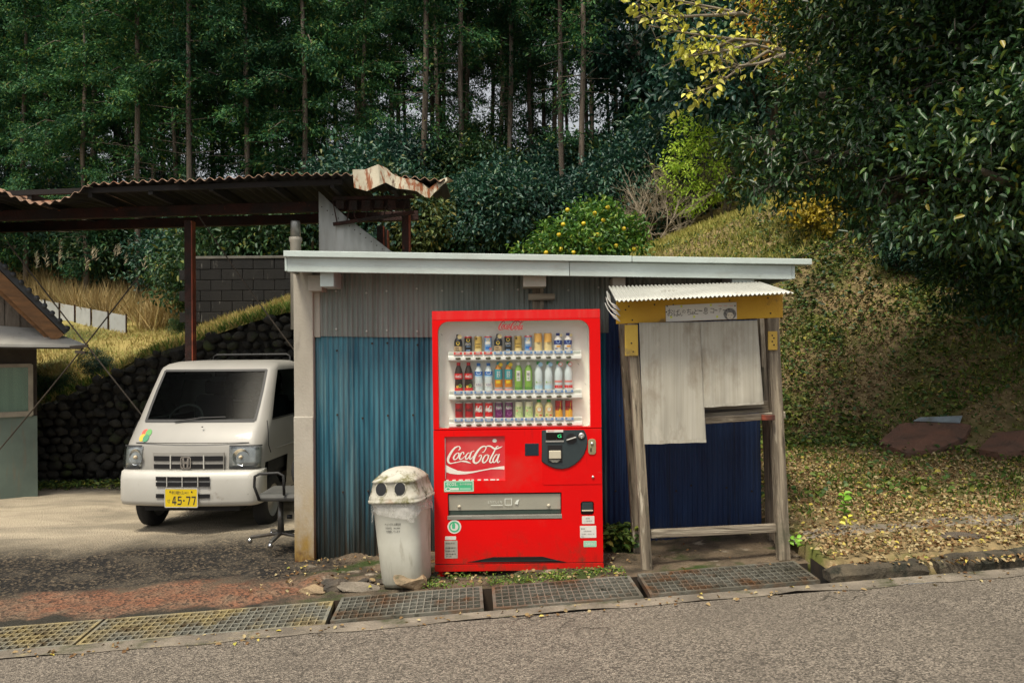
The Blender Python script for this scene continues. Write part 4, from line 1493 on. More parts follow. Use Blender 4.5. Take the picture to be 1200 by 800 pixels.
# feet
f0 = thing
MB().lathe([(.026, 0), (.026, -.02), (.016, -.022), (.016, -.04), (.03, -.042), (.03, -.055)], 14).build('foot', M_red, vm, smooth=False).location = (lx(514.5), .05, ZB + .002)
MB().lathe([(.022, 0), (.022, -.02), (.03, -.022), (.03, -.03)], 14).build('foot', M_corner, vm).location = (lx(698), .05, ZB + .002)
MB().box(lx(690), lx(702), -.03, .10, ZB - .040, ZB - .027).build('foot_plate', M_corner, vm)
for px in (514.5, 698):
    MB().lathe([(.022, .0), (.022, -.12)], 12).build('foot', M_under, vm).location = (lx(px), .66, ZB + .002)


# ---------------------------------------------------------------- drinks on the shelves
def dm(nm, c, rough=.35, **k):
    return mat('drink_' + nm, c, rough=rough, spec=.4, **k)


D_blk, D_gold, D_lblue, D_cream, D_orange, D_navy, D_wht = dm('black', (.012, .013, .018)), dm('gold', (.56, .38, .09)), dm('light_blue', (.22, .36, .58)), dm('cream', (.70, .58, .30)), dm('orange', (.72, .36, .05)), dm('navy', (.025, .045, .22)), dm('white', (.74, .73, .70))
D_red, D_dred, D_brown, D_blue, D_teal, D_yel, D_grn, D_lgrn, D_pgrn, D_pur, D_pink, D_beige = dm('red', (.62, .012, .015)), dm('dark_red', (.36, .006, .012)), dm('brown', (.022, .010, .006)), dm('blue', (.03, .16, .5)), dm('teal', (.04, .30, .34)), dm('yellow', (.74, .52, .02)), dm('green', (.02, .30, .05)), dm('leaf_green', (.22, .42, .07)), dm('pale_green', (.52, .62, .30)), dm('purple', (.14, .012, .11)), dm('pink', (.72, .25, .22)), dm('beige', (.55, .40, .22))
D_clear = dm('clear_plastic', (.62, .70, .72), .15)
D_tea = dm('tea_orange', (.60, .22, .02))
D_sky = dm('sky_tag', (.35, .58, .78))


def wrap(mb, x0, x1, z0, z1, r):
    """small patch bent round a drink's front"""
    n = 5
    for i in range(n):
        a0, a1 = (lerp(x0, x1, i / n) / r, lerp(x0, x1, (i + 1) / n) / r)
        mb.add([(r * math.sin(a0), -r * math.cos(a0), z0), (r * math.sin(a1), -r * math.cos(a1), z0), (r * math.sin(a1), -r * math.cos(a1), z1), (r * math.sin(a0), -r * math.cos(a0), z1)], [(0, 1, 2, 3)])
    return mb


def bend(o, r):
    for v in o.data.vertices:
        a = v.co.x / r
        rr = r - v.co.y
        v.co.x, v.co.y = rr * math.sin(a), -rr * math.cos(a)
    o.data.update()


def can(t, r, h, bands):
    for nm, z0, z1, m in bands:
        MB().lathe([(r, z0 * h), (r, z1 * h)], 18, cap=False).build(nm, m, t, smooth=True)
    MB().lathe([(r * .93, h), (r * .9, h + .004), (r * .8, h + .001), (0, h + .001)], 18, cap=False).build('lid', M_silver, t, smooth=True)


def bottle(t, h, prof, capm, bands):
    """prof: (r, z) of the body; bands: (name, z0, z1, r, material)"""
    bm_, body = prof
    MB().lathe(body, 18).build('body', bm_, t, smooth=True)
    zt = body[-1][1]
    MB().lathe([(.0135, zt - .002), (.0135, zt + .017), (.012, zt + .019)], 14).build('cap', capm, t, smooth=False)
    for nm, z0, z1, r, m in bands:
        MB().lathe([(r, z0), (r, z1)], 18, cap=False).build(nm, m, t, smooth=True)


def disc(t, nm, x, z, r, m, rr, sx=1.0):
    o = plate(nm, [circle(x, z, r, 14, sx)], -.0005, .0005, m, t)
    bend(o, rr)
    return o


def word(t, body, x, z, w, h, m, rr, **k):
    o = text('lettering', body, m, t, x, -.0006, z, w, h, res=1, **k)
    bend(o, rr)


def mk_coffee_bottle(t):
    bottle(t, .12, (D_blk, [(.027, 0), (.029, .004), (.029, .072), (.024, .088), (.014, .102), (.0135, .106)]), D_blk, [('lower_label', .006, .040, .0296, D_beige)])
    disc(t, 'emblem', 0, .062, .013, D_yel, .0297)
    o = MB(); wrap(o, -.022, .006, .024, .031, .0300); wrap(o, -.022, .010, .010, .016, .0300); o.build('print', D_blk, t)
    o = plate('tag', [circle(.012, .108, .016, 14)], -.020, .002, D_cream, t)


def mk_black_can(t):
    can(t, .0265, .108, [('body', 0, .93, D_blk), ('top_band', .93, 1, D_red)])
    disc(t, 'emblem', 0, .084, .013, D_yel, .0270)
    word(t, 'BLACK', 0, .056, .040, .018, D_wht, .0270)
    o = MB(); wrap(o, -.018, .014, .008, .014, .0270); wrap(o, -.018, .018, .036, .040, .0270); o.build('print', D_lblue, t)


def mk_gold_can(t):
    can(t, .0265, .108, [('body', 0, 1, D_gold)])
    o = MB(); wrap(o, -.022, .020, .052, .056, .0270); wrap(o, -.02, -.006, .085, .100, .0270); wrap(o, -.014, .018, .030, .034, .0270); o.build('print', D_brown, t)
    o = MB(); wrap(o, -.024, .024, .004, .022, .0271); o.build('lower_label', D_cream, t)


def mk_blue_can(t):
    can(t, .0265, .108, [('body', 0, .93, D_lblue), ('top_band', .93, 1, D_red)])
    disc(t, 'emblem', .002, .086, .012, D_yel, .0270)
    o = MB(); wrap(o, -.020, .018, .018, .036, .0270); o.build('lower_label', D_blue, t)
    o = MB(); wrap(o, -.020, .018, .052, .072, .0270); o.build('print', D_wht, t)
    disc(t, 'tag', .020, .020, .011, D_pink, .0280)


def mk_cream_can(t):
    can(t, .0275, .125, [('body', 0, .5, D_cream), ('top_band', .5, 1, dm('amber', (.74, .42, .10)))])
    o = MB(); wrap(o, -.010, .018, .058, .062, .0281); wrap(o, -.004, .016, .050, .053, .0281); o.build('print', D_brown, t)


def mk_white_bottle(t):
    bottle(t, .12, (D_wht, [(.026, 0), (.028, .004), (.028, .075), (.023, .092), (.014, .104), (.0135, .107)]), D_navy, [('label', .045, .075, .0287, D_navy)])
    disc(t, 'emblem', 0, .066, .012, D_lblue, .0295, 1.3)
    o = MB(); wrap(o, -.024, -.004, .012, .020, .0290); wrap(o, .022, .027, .012, .05, .0290); o.build('print', D_navy, t)
    o = MB(); wrap(o, -.012, .018, .026, .038, .0290); o.build('lower_label', D_orange, t)
    plate('tag', [circle(.022, .110, .011, 12)], -.016, .002, D_cream, t)


def mk_cola_bottle(t):
    bottle(t, .2, (D_brown, [(.026, 0), (.028, .006), (.029, .04), (.026, .075), (.029, .10), (.029, .125), (.022, .155), (.013, .178), (.0125, .182)]), D_red, [('label', .084, .124, .0298, D_red), ('lower_label', .002, .022, .0296, D_red)])
    o = logo('script', D_wht, t, -.024, .024, .094, .114, -.001, 1.3)
    bend(o, .0303)
    disc(t, 'tag', .010, .036, .013, D_lgrn, .0303)
    disc(t, 'tag', -.010, .030, .010, D_orange, .0303)


def mk_water(t):
    bottle(t, .195, (D_clear, [(.026, 0), (.028, .006), (.028, .13), (.022, .155), (.013, .172), (.0125, .176)]), D_blue, [('label', .108, .136, .0285, D_blue), ('lower_label', .03, .054, .0286, D_wht), ('label_edge', .098, .108, .0285, D_sky)])
    disc(t, 'emblem', 0, .126, .010, D_wht, .0292, 1.7)
    word(t, '天然水', 0, .042, .042, .018, D_navy, .0292)


def mk_barley(t):
    bottle(t, .2, (D_tea, [(.026, 0), (.028, .006), (.028, .14), (.022, .16), (.013, .18), (.0125, .184)]), D_teal, [('label', .078, .150, .0287, D_teal), ('lower_label', .0, .010, .0288, D_pink), ('foot_band', .010, .022, .0287, dm('grey', (.35, .36, .36)))])
    word(t, '麦茶', 0, .115, .026, .048, D_wht, .0292)
    o = MB(); wrap(o, -.018, .014, .05, .07, .0289); o.build('print', D_yel, t)
    plate('tag', [circle(.016, .182, .015, 14)], -.018, .002, D_yel, t)


def mk_green_tea(t):
    bottle(t, .195, (D_lgrn, [(.026, 0), (.028, .006), (.028, .135), (.022, .16), (.013, .176), (.0125, .18)]), D_wht, [('lower_label', .0, .022, .0286, dm('mid_green', (.10, .26, .05)))])
    o = MB(); wrap(o, -.014, .014, .066, .138, .0288); o.build('label', D_wht, t)
    word(t, '茶', 0, .112, .020, .022, D_ink, .0293)
    word(t, '緑', 0, .084, .014, .016, D_grn, .0293)


D_ink = dm('ink', (.02, .03, .02))


def mk_clear_green(t):
    bottle(t, .195, (D_clear, [(.026, 0), (.028, .006), (.028, .125), (.020, .155), (.013, .178), (.0125, .182)]), D_grn, [('lower_label', .008, .034, .0286, dm('ice', (.42, .62, .74)))])
    plate('tag', [circle(.014, .18, .016, 14)], -.018, .002, D_sky, t)
    disc(t, 'leaf_mark', -.016, .055, .006, D_lgrn, .0290)
    o = MB(); wrap(o, -.004, .022, .052, .056, .0288); o.build('print', D_pgrn, t)


def mk_clear_red(t):
    bottle(t, .195, (D_clear, [(.026, 0), (.028, .006), (.028, .125), (.020, .155), (.013, .178), (.0125, .182)]), D_grn, [('lower_label', .012, .032, .0286, D_red), ('print_band', .052, .066, .0286, D_pink)])
    plate('tag', [circle(.014, .18, .016, 14)], -.018, .002, D_pink, t)
    plate('tag_face', [circle(.014, .18, .010, 14)], -.0215, .002, D_wht, t)
    word(t, 'レモン', 0, .022, .036, .012, D_wht, .0293)


def mk_dark_cola(t):
    can(t, .0285, .112, [('body', .06, .96, D_dred), ('top_band', .96, 1, D_silver), ('foot_band', 0, .06, D_silver)])
    o = logo('script', D_blk, t, -.022, .024, .05, .075, -.001, 1.3)
    bend(o, .0292)


D_silver = dm('silver', (.45, .44, .42), .4)


def mk_cola_can(t):
    can(t, .0285, .112, [('body', .10, .96, D_red), ('top_band', .96, 1, D_silver), ('foot_band', 0, .10, D_wht)])
    o = logo('script', D_wht, t, -.025, .026, .044, .088, -.001, 1.5)
    bend(o, .0292)


def mk_grape(t):
    can(t, .0285, .112, [('body', .0, .96, D_pur), ('top_band', .96, 1, D_silver)])
    disc(t, 'leaf_mark', -.004, .090, .012, D_grn, .0291, 1.3)
    word(t, 'Fanta', 0, .072, .044, .022, D_wht, .0294, rot=.12)
    disc(t, 'grape_mark', .004, .034, .014, dm('lilac', (.38, .12, .36)), .0291, 1.2)


def mk_pale_green(t):
    can(t, .0285, .112, [('body', .0, .72, D_pgrn), ('top_band', .72, 1, dm('pale_cream', (.62, .60, .42)))])
    word(t, 'お茶', .0, .070, .026, .014, D_ink, .0292)
    disc(t, 'leaf_mark', .004, .030, .015, D_lgrn, .0291, 1.2)
    disc(t, 'fruit_mark', -.014, .050, .006, D_pink, .0291)


def mk_lemon(t):
    bottle(t, .12, (dm('pale_yellow', (.72, .62, .30)), [(.026, 0), (.028, .004), (.028, .08), (.022, .095), (.0135, .104), (.0135, .108)]), D_grn, [])
    disc(t, 'emblem', 0, .058, .021, D_red, .0287)
    disc(t, 'emblem_face', 0, .058, .012, D_wht, .0293)
    o = MB(); wrap(o, .002, .022, .012, .02, .0287); o.build('print', D_red, t)
    disc(t, 'leaf_mark', -.018, .018, .007, D_lgrn, .0287)


def mk_energy(t):
    can(t, .0265, .118, [('body', .42, 1, D_dred), ('lower_band', 0, .42, D_orange)])
    o = plate('flash', [[(-.004, .0), (.020, .05), (.008, .055), (.014, .112), (-.012, .06), (.0, .055)]], -.0005, .0004, D_yel, t)
    bend(o, .0270)
    word(t, 'REAL', 0, .072, .040, .022, D_blk, .0278, rot=.1)


ROWS = [
    [('coffee_bottle', mk_coffee_bottle, 'black coffee bottle with cream label'), ('coffee_can', mk_black_can, 'black coffee can with yellow emblem'), ('coffee_can', mk_gold_can, 'gold coffee can'), ('coffee_can', mk_blue_can, 'pale blue coffee can'),
     ('coffee_bottle', mk_coffee_bottle, 'black coffee bottle with cream label'), ('coffee_can', mk_black_can, 'black coffee can with yellow emblem'), ('coffee_can', mk_gold_can, 'gold coffee can'), ('coffee_can', mk_blue_can, 'pale blue coffee can'),
     ('cream_can', mk_cream_can, 'tall cream and amber can'), ('cream_can', mk_cream_can, 'tall cream and amber can'), ('white_bottle', mk_white_bottle, 'small white bottle with navy label'), ('white_bottle', mk_white_bottle, 'small white bottle with navy label')],
    [('cola_bottle', mk_cola_bottle, 'dark cola bottle with red label'), ('cola_bottle', mk_cola_bottle, 'dark cola bottle with red label'), ('water_bottle', mk_water, 'clear water bottle with blue cap'), ('water_bottle', mk_water, 'clear water bottle with blue cap'), ('tea_bottle', mk_barley, 'teal and orange tea bottle'), ('tea_bottle', mk_barley, 'teal and orange tea bottle'),
     ('tea_bottle', mk_green_tea, 'green tea bottle with white label'), ('tea_bottle', mk_green_tea, 'green tea bottle with white label'), ('clear_bottle', mk_clear_green, 'clear bottle with green cap and pale blue tag'), ('clear_bottle', mk_clear_green, 'clear bottle with green cap and pale blue tag'), ('clear_bottle', mk_clear_red, 'clear bottle with red print and pink tag'), ('clear_bottle', mk_clear_red, 'clear bottle with red print and pink tag')],
    [('cola_can', mk_dark_cola, 'dark red cola can'), ('cola_can', mk_dark_cola, 'dark red cola can'), ('cola_can', mk_cola_can, 'red cola can with white script'), ('cola_can', mk_cola_can, 'red cola can with white script'), ('grape_can', mk_grape, 'purple grape soda can'), ('grape_can', mk_grape, 'purple grape soda can'),
     ('tea_can', mk_pale_green, 'pale green drink can'), ('tea_can', mk_pale_green, 'pale green drink can'), ('lemon_bottle', mk_lemon, 'yellow bottle with red ring and green cap'), ('lemon_bottle', mk_lemon, 'yellow bottle with red ring and green cap'), ('energy_can', mk_energy, 'red and gold energy can'), ('energy_can', mk_energy, 'red and gold energy can')],
]
SHORT = {'yellow bottle with red ring and green cap': 'yellow bottle', 'black coffee bottle with cream label': 'black bottle', 'black coffee can with yellow emblem': 'black can', 'clear bottle with green cap and pale blue tag': 'blue tagged bottle', 'clear bottle with red print and pink tag': 'pink tagged bottle', 'yellow bottle with red ring and green cap': 'yellow bottle',
         'small white bottle with navy label': 'white bottle', 'tall cream and amber can': 'cream can', 'dark cola bottle with red label': 'cola bottle', 'clear water bottle with blue cap': 'water bottle', 'teal and orange tea bottle': 'teal bottle', 'green tea bottle with white label': 'green tea bottle',
         'red cola can with white script': 'script can', 'dark red cola can': 'dark red can', 'purple grape soda can': 'purple can', 'pale green drink can': 'pale green can', 'red and gold energy can': 'gold can'}
sh_name = ['top', 'middle', 'bottom']
proto = {}
vm_m = Matrix.Translation(vm_c) @ Euler(vm.rotation_euler).to_matrix().to_4x4()
for r, row in enumerate(ROWS):
    for i, (nm, fn, lab) in enumerate(row):
        nb = (i - 1 if (i and row[i - 1][2] != lab) else (i + 1 if i < 11 and row[i + 1][2] != lab else None))
        if lab == 'small white bottle with navy label' or i in (0, 11):
            pass
        if i == 0 or i == 11:
            label = '%s at the %s of the %s shelf' % (lab, 'very start' if i == 0 else 'far end', sh_name[r])
        else:
            label = '%s beside the %s on the %s shelf' % (lab.replace('with green cap and pale blue tag', 'with pale blue tag').replace('with red print and pink tag', 'with pink tag').replace('yellow bottle with red ring and green cap', 'yellow bottle with red ring'), SHORT.get(row[nb][2], row[nb][2]), sh_name[r])
        if r == 0 and i == 5:
            label = 'black coffee can with yellow emblem above the green price label side of the top shelf'
            label = 'black coffee can with yellow emblem above a blue price label on the top shelf'
        if r == 0 and i == 1:
            label = 'black coffee can with yellow emblem above a red price label on the top shelf'
        if r == 0 and i == 2:
            label = 'gold coffee can above a red price label on the top shelf'
        if r == 0 and i == 6:
            label = 'gold coffee can above a blue price label on the top shelf'
        if r == 0 and i == 3:
            label = 'pale blue coffee can above a red price label on the top shelf'
        if r == 0 and i == 7:
            label = 'pale blue coffee can above a blue price label on the top shelf'
        if r == 0 and i == 4:
            label = 'black coffee bottle with cream label standing mid shelf after the pale blue can'
        t = thing(nm, label, 'drink bottle' if 'bottle' in nm else 'drink can', group='sample drinks in the vending machine')
        if fn in proto:
            for ch in list(proto[fn].children):
                copy_tree(ch, t)
        else:
            fn(t)
            proto[fn] = t
        p = vm_m @ Vector((lx(COLX[i]), .074, lz(SHELF[r]) + .0445))
        t.location = p
        t.rotation_euler = (0, vm.rotation_euler.y, random.uniform(-.05, .05))

# ================================================================ WOODEN STALL
M_yellow = mat('yellow_paint', (.60, .35, .015), (.50, .27, .012), vs=3, rough=.6, bump=.2, bs=40, stains=(((.16, .10, .03), 6, .62, .75, (1, 1, 1)), ((.05, .035, .02), 28, .70, .76, (1, 1, 1))))
M_yellow2 = mat('yellow_paint_old', (.60, .40, .06), (.46, .29, .05), vs=4, rough=.7, bump=.2, bs=40, stains=(((.20, .15, .07), 6, .56, .7, (1, 1, 1)),))
M_cloth = mat('striped_cloth', (.44, .415, .35), (.35, .325, .265), vs=9, vlo=.35, vhi=.65, vst=(6, .5, .10), rough=.95, bump=.2, bs=150, stains=(((.22, .18, .13), 4, .52, .75, (1.5, 1, .6)), ((.50, .46, .38), 12, .6, .75, (1, 1, .5)),))
M_wpaper = mat('sign_paper', (.66, .645, .60), (.58, .565, .52), vs=4, rough=.8)

st = thing('stall', 'leaning roadside wooden stall with yellow beam and small corrugated roof', 'stall', (1.42, .25, .06))
stp = Vector((-1.42, -.25, -.06))


def spart(mb, name, m, parent=None, **k):
    o = mb.build(name, m, parent or st, **k)
    if parent is None:
        o.location = stp
    return o


def post(name, p0, p1, Y0, Y1, w, d, m=M_wood):
    a, b = at(*p0, Y0), at(*p1, Y1)
    o = MB().bar((0, 0, 0), (0, 0, (b - a).length), w, d, up=(0, 1, 0)).build(name, m, st, bevel=.004)
    q = (b - a).to_track_quat('Z', 'Y')
    o.matrix_local = Matrix.Translation(stp) @ Matrix.Translation(a) @ Matrix.Rotation(math.atan2((b - a).x, (b - a).z), 4, 'Y') @ Matrix.Rotation(-math.atan2((b - a).y, (b - a).z), 4, 'X')
    return o


post('post', (758, 668), (740, 376), -.03, -.03, .070, .075)
post('post', (918, 655), (904, 372), -.03, -.03, .080, .075)
post('post', (747, 655), (729, 372), .52, .52, .06, .06)
post('post', (905, 632), (893, 372), .52, .52, .06, .06)
# lap joint: the upper half of the near post is a separate piece of redder timber
a, b = at(741, 490, -.073), at(748, 414, -.073)
# side boards (upright planks between the posts by the bank)
for k in range(4):
    Y0 = .06 + k * .11
    a, b = at(914 - k * 3.6, 640 - k * 5, Y0), at(903 - k * 3.6, 484 - k * 2, Y0)
    spart(MB().box(a.x - .01, a.x + .008, Y0, Y0 + .10, a.z, b.z), 'side_board', M_wood, bevel=.002)
    if k in (1, 2):
        a, b = at(897 - k * 2, 484, Y0), at(893 - k * 2, 418 + k * 12, Y0)
        spart(MB().box(a.x - .008, a.x + .006, Y0, Y0 + .09, a.z, b.z), 'side_board', M_wood, bevel=.002)
# rails
a, b = at(742, 498, -.055), at(920, 486, -.055)
spart(MB().bar(a, b, .022, .050), 'front_rail', M_wood_x, bevel=.003)
a, b = at(760, 490, .10), at(905, 478, .10)
spart(MB().bar(a, b, .20, .025), 'counter_board', M_wood_x, bevel=.003)
a, b = at(748, 480, .05), at(905, 473, .05)
spart(MB().bar(a, b, .03, .045), 'back_rail', M_wood_x, bevel=.003)
a, b = at(762, 625, -.01), at(910, 618, -.01)
spart(MB().bar(a, b, .05, .055), 'bottom_rail', M_wood_x, bevel=.004)
a, b = at(745, 640, .06), at(752, 640, .45)
a, b = at(892, 492, -.092), at(907, 485, -.092)
spart(MB().box(a.x, b.x, -.115, -.09, a.z, b.z - .004), 'rust_catch', MATS['red_oxide_steel'] if 'red_oxide_steel' in MATS else M_rust, bevel=.003)
# yellow beam and cleats
a0, a1, b0, b1 = at(722.5, 379.5, -.07), at(722.5, 353, -.07), at(917.5, 372, -.07), at(917.5, 345, -.07)
spart(MB().add([a0, b0, b1, a1, a0 + Vector((0, .035, 0)), b0 + Vector((0, .035, 0)), b1 + Vector((0, .035, 0)), a1 + Vector((0, .035, 0))], [(0, 1, 2, 3), (7, 6, 5, 4), (0, 4, 5, 1), (1, 5, 6, 2), (2, 6, 7, 3), (3, 7, 4, 0)]), 'beam_board', M_yellow, bevel=.003)
for px, py in ((737, 359), (741, 375), (767, 357), (789, 357), (900, 349), (903, 367), (855, 352), (733, 363)):
    q = at(px, py, -.0705)
    MB().lathe([(.006, 0), (.004, .003), (0, .003)], 8, cap=False).build('nail', M_under, st).matrix_local = Matrix.Translation(stp + q) @ Matrix.Rotation(PI / 2, 4, 'X')
a, b = at(732.5, 417, -.085), at(747.5, 380.5, -.085)
spart(MB().box(a.x, b.x, -.085, -.069, a.z, b.z), 'cleat', M_yellow2, bevel=.002)
a, b = at(900.5, 410, -.085), at(911, 388, -.085)
spart(MB().box(a.x, b.x, -.085, -.069, a.z, b.z), 'cleat', M_yellow2, bevel=.002)
for px, py in ((740, 402), (742, 412), (905, 393), (907, 396), (905, 400), (907, 404)):
    q = at(px, py, -.0855)
    MB().lathe([(.006, 0), (.004, .003), (0, .003)], 8, cap=False).build('nail', M_under, st).matrix_local = Matrix.Translation(stp + q) @ Matrix.Rotation(PI / 2, 4, 'X')
# inner dark frame and back boards under the roof
a, b = at(748, 380, .03), at(905, 373, .03)
spart(MB().bar(a + Vector((0, 0, .06)), b + Vector((0, 0, .06)), .05, .06), 'inner_beam', M_under)
# corrugated roof: ridges run from back to front
rf = [at(713, 336, .38), at(893, 331, .38), at(930, 343, -.30), at(722, 353, -.30)]
NW = 40


def froof(u, v):
    p = rf[0].lerp(rf[1], u).lerp(rf[3].lerp(rf[2], u), v)
    return p + Vector((0, 0, .0065 * math.sin(2 * PI * NW * u)))


spart(MB().grid(froof, NW * 6, 3), 'roof_sheet', mat('stall_roof_sheet', (.50, .50, .45), (.40, .40, .36), vs=3, rough=.55, metal=.25, stains=(((.2, .18, .14), 4, .6, .8, (1, 1, 1)),)), smooth=True, solid=.004)
# curled layers of old sheet hanging at the roof's near corner
for k in range(3):
    pts = [at(711 - k * 1.0, 341 + k * 8 - k, .15), at(712, 349 + k * 7.5 - k, .02), at(716, 355 + k * 7 - k, -.06), at(723, 358 + k * 6.5, -.10)]
    w = []
    for q in pts:
        w.append(q)
    mb = MB()
    mb.v = [tuple(q) for q in pts] + [tuple(q + Vector((.02, -.02, -.035))) for q in pts]
    mb.f = [(i, i + 1, i + 5, i + 4) for i in range(3)]
    spart(mb, 'curled_sheet', M_sheet_w, solid=.005)
# paper sign with hand lettering and a drawn face
sc = [at(780.5, 377, -.076), at(863.5, 373.5, -.076), at(863, 354, -.076), at(780, 358, -.076)]
mb = MB().add([*sc, *[q + Vector((0, .004, 0)) for q in sc]], [(0, 1, 2, 3), (7, 6, 5, 4), (0, 4, 5, 1), (1, 5, 6, 2), (2, 6, 7, 3), (3, 7, 4, 0)])
sg = mb.build('paper_sign', M_wpaper)
tag(sg, 'white paper sign with hand lettering and a drawn face pinned to the yellow beam', 'paper sign')
sgx = (sc[1] - sc[0]).normalized()
tilt = math.atan2(sgx.z, sgx.x)
M_pen = mat('pen_ink', (.07, .065, .06), rough=.8)


def on_sign(px, py, y=-.0766):
    return at(px, py, y)


for body, px, py, w, h in (('お', 785.5, 366, 6.5, 8.5), ('ば', 793, 366.5, 7, 8), ('ん', 797.8, 368, 4.2, 4.5), ('の', 801.3, 365, 4, 4), ('ち', 807.5, 365.3, 5.5, 7), ('ょ', 811.5, 366.5, 3, 4), ('っ', 812.6, 367.5, 2.5, 2.5), ('と', 816, 365, 5, 6), ('一', 820.8, 364, 4.5, 1.0), ('息', 827, 364, 5.5, 8), ('コ', 834.6, 364, 4.5, 5.5), ('ー', 839, 363.5, 3.2, 1.0), ('ナ', 844, 363, 3.8, 5.2), ('ー', 849, 363.4, 4, 1.0)):
    p = on_sign(px, py)
    text('lettering', body, M_pen, sg, p.x, p.y, p.z, w=w / 168, h=h / 168, rot=-tilt + .05 * math.sin(px), res=2)
M_hl = mat('highlighter', (.62, .66, .12), rough=.8)
for px, py in ((786.5, 371.6), (798.5, 358.8), (833, 357.3), (813.5, 371), (840.5, 371)):
    p = on_sign(px, py, -.0764)
    plate('highlight_dot', [circle(p.x, p.z, .0085, 10)], p.y, .0003, M_hl, sg)
for px in (844, 850, 857):
    p = on_sign(px, 358.3, -.0764)
    MB().box(p.x - .012, p.x + .012, p.y, p.y + .0002, p.z - .003, p.z + .003).build('pink_note', mat('pink_print', (.62, .42, .36), rough=.8), sg)
fp = on_sign(855.3, 368.2, -.0770)
plate('drawn_hair', [circle(fp.x, fp.z + .003, .040, 18, 1.12)], fp.y + .0002, .0002, mat('pencil_hair', (.06, .06, .062), (.32, .31, .30), vs=60, rough=.9), sg)
plate('drawn_face', [circle(fp.x + .002, fp.z - .010, .024, 16, 1.0)], fp.y - .0002, .0002, mat('drawn_skin', (.62, .56, .46), rough=.9), sg)
fm = MB()
for dx in (-.011, .013):
    fm.box(fp.x + dx - .006, fp.x + dx + .006, fp.y - .0005, fp.y - .0003, fp.z - .008, fp.z - .005)
fm.box(fp.x - .003, fp.x + .007, fp.y - .0005, fp.y - .0003, fp.z - .026, fp.z - .024)
fm.box(fp.x + .001, fp.x + .003, fp.y - .0005, fp.y - .0003, fp.z - .018, fp.z - .014)
fm.build('drawn_features', M_pen, sg)
for px, py in ((781.8, 358.7), (861.3, 358.2), (781, 365.5)):
    p = on_sign(px, py, -.0768)
    MB().lathe([(.005, 0), (.003, .003), (0, .003)], 8, cap=False).build('tack', M_ink, sg).matrix_local = Matrix.Translation(p) @ Matrix.Rotation(PI / 2, 4, 'X')
# cloths
cl = thing('hanging_cloth', 'long beige striped cloth hanging below the counter rail', 'cloth', at(786, 379, -.09))
cr = thing('hanging_cloth', 'short beige striped cloth hanging beside the longer one under the paper sign', 'cloth', at(856, 377, -.10))


def cloth(t, tl, tr, br, bl, Y, n, seed):
    A, B, Cc, D = (at(*p, Y) for p in (tl, tr, br, bl))
    o = t.location.copy()

    def f(u, v):
        p = A.lerp(B, u).lerp(D.lerp(Cc, u), v)
        w = .0030 * math.sin(u * 33 + 1.5 * math.sin(u * 5 + v)) * (.5 + .5 * v) + .0016 * math.sin(u * 21 + seed + .6 * math.sin(3 * v)) * (.3 + .7 * v) + .005 * math.sin(u * 9 + 2 * v + seed) + .004 * nz(u * 4, v * 4, 1, seed)
        hem = .0012 * math.sin(u * 17 + seed) * v
        return p + Vector((0, w - .012 * v * v, hem)) - o
    m = MB().grid(f, n, 34).build('fabric', M_cloth, t, smooth=True, solid=.003)
    m2 = MB().grid(lambda u, v: Vector(f(u, 1 - .028 * v)) + Vector((0, -.0045, -.001)), n, 1).build('hem', M_cloth, t, smooth=True)
    return m


cloth(cl, (749, 378), (820, 377), (827, 517.5), (754.5, 520), -.092, 40, .5)
cloth(cr, (819.5, 377), (887, 375), (894.5, 473), (824, 477), -.086, 40, 2.1)

# ================================================================ DUSTBIN
M_bin = mat('dirty_bin_plastic', (.60, .595, .52), (.50, .49, .41), vs=3, rough=.55, bump=.05, bs=30, stains=(((.20, .17, .10), 4, .55, .75, (2, 2, .4)), ((.12, .10, .06), 5, .6, .8, (2, 2, .35), 0, .25)))
M_lid = mat('mossy_bin_lid', (.52, .50, .43), (.42, .395, .32), vs=4, rough=.7, bump=.15, bs=40, stains=(((.15, .14, .06), 7, .5, .62, (1, 1, 1)), ((.05, .05, .025), 10, .56, .66, (1, 1, 1)), ((.26, .15, .08), 4, .58, .7, (1, 1, 1))))
p = at(477, 682, -.16)
bn = thing('dustbin', 'grimy cream dustbin with two round eye holes standing beside the vending machine', 'dustbin', (p.x, -.16, p.z), math.radians(-17))
bn.scale = (.84, .84, .97)
bn.rotation_euler = (0, math.radians(-3.2), math.radians(-14))


def srect(hx, hy, r, n=6):
    return rrect(-hx, hx, -hy, hy, r, n)


def loft(levels, n=6, cap=True):
    """levels: (z, hx, hy, r, dx, dy)"""
    mb = MB()
    k = 4 * (n + 1)
    for z, hx, hy, r, dx, dy in levels:
        for x, y in srect(hx, hy, r, n):
            mb.v.append((x + dx, y + dy, z))
    for i in range(len(levels) - 1):
        for j in range(k):
            a = i * k + j
            b = i * k + (j + 1) % k
            mb.f.append((a, b, b + k, a + k))
    if cap:
        mb.f.append(tuple(range(k))[::-1])
        o = (len(levels) - 1) * k
        mb.f.append(tuple(o + j for j in range(k)))
    return mb


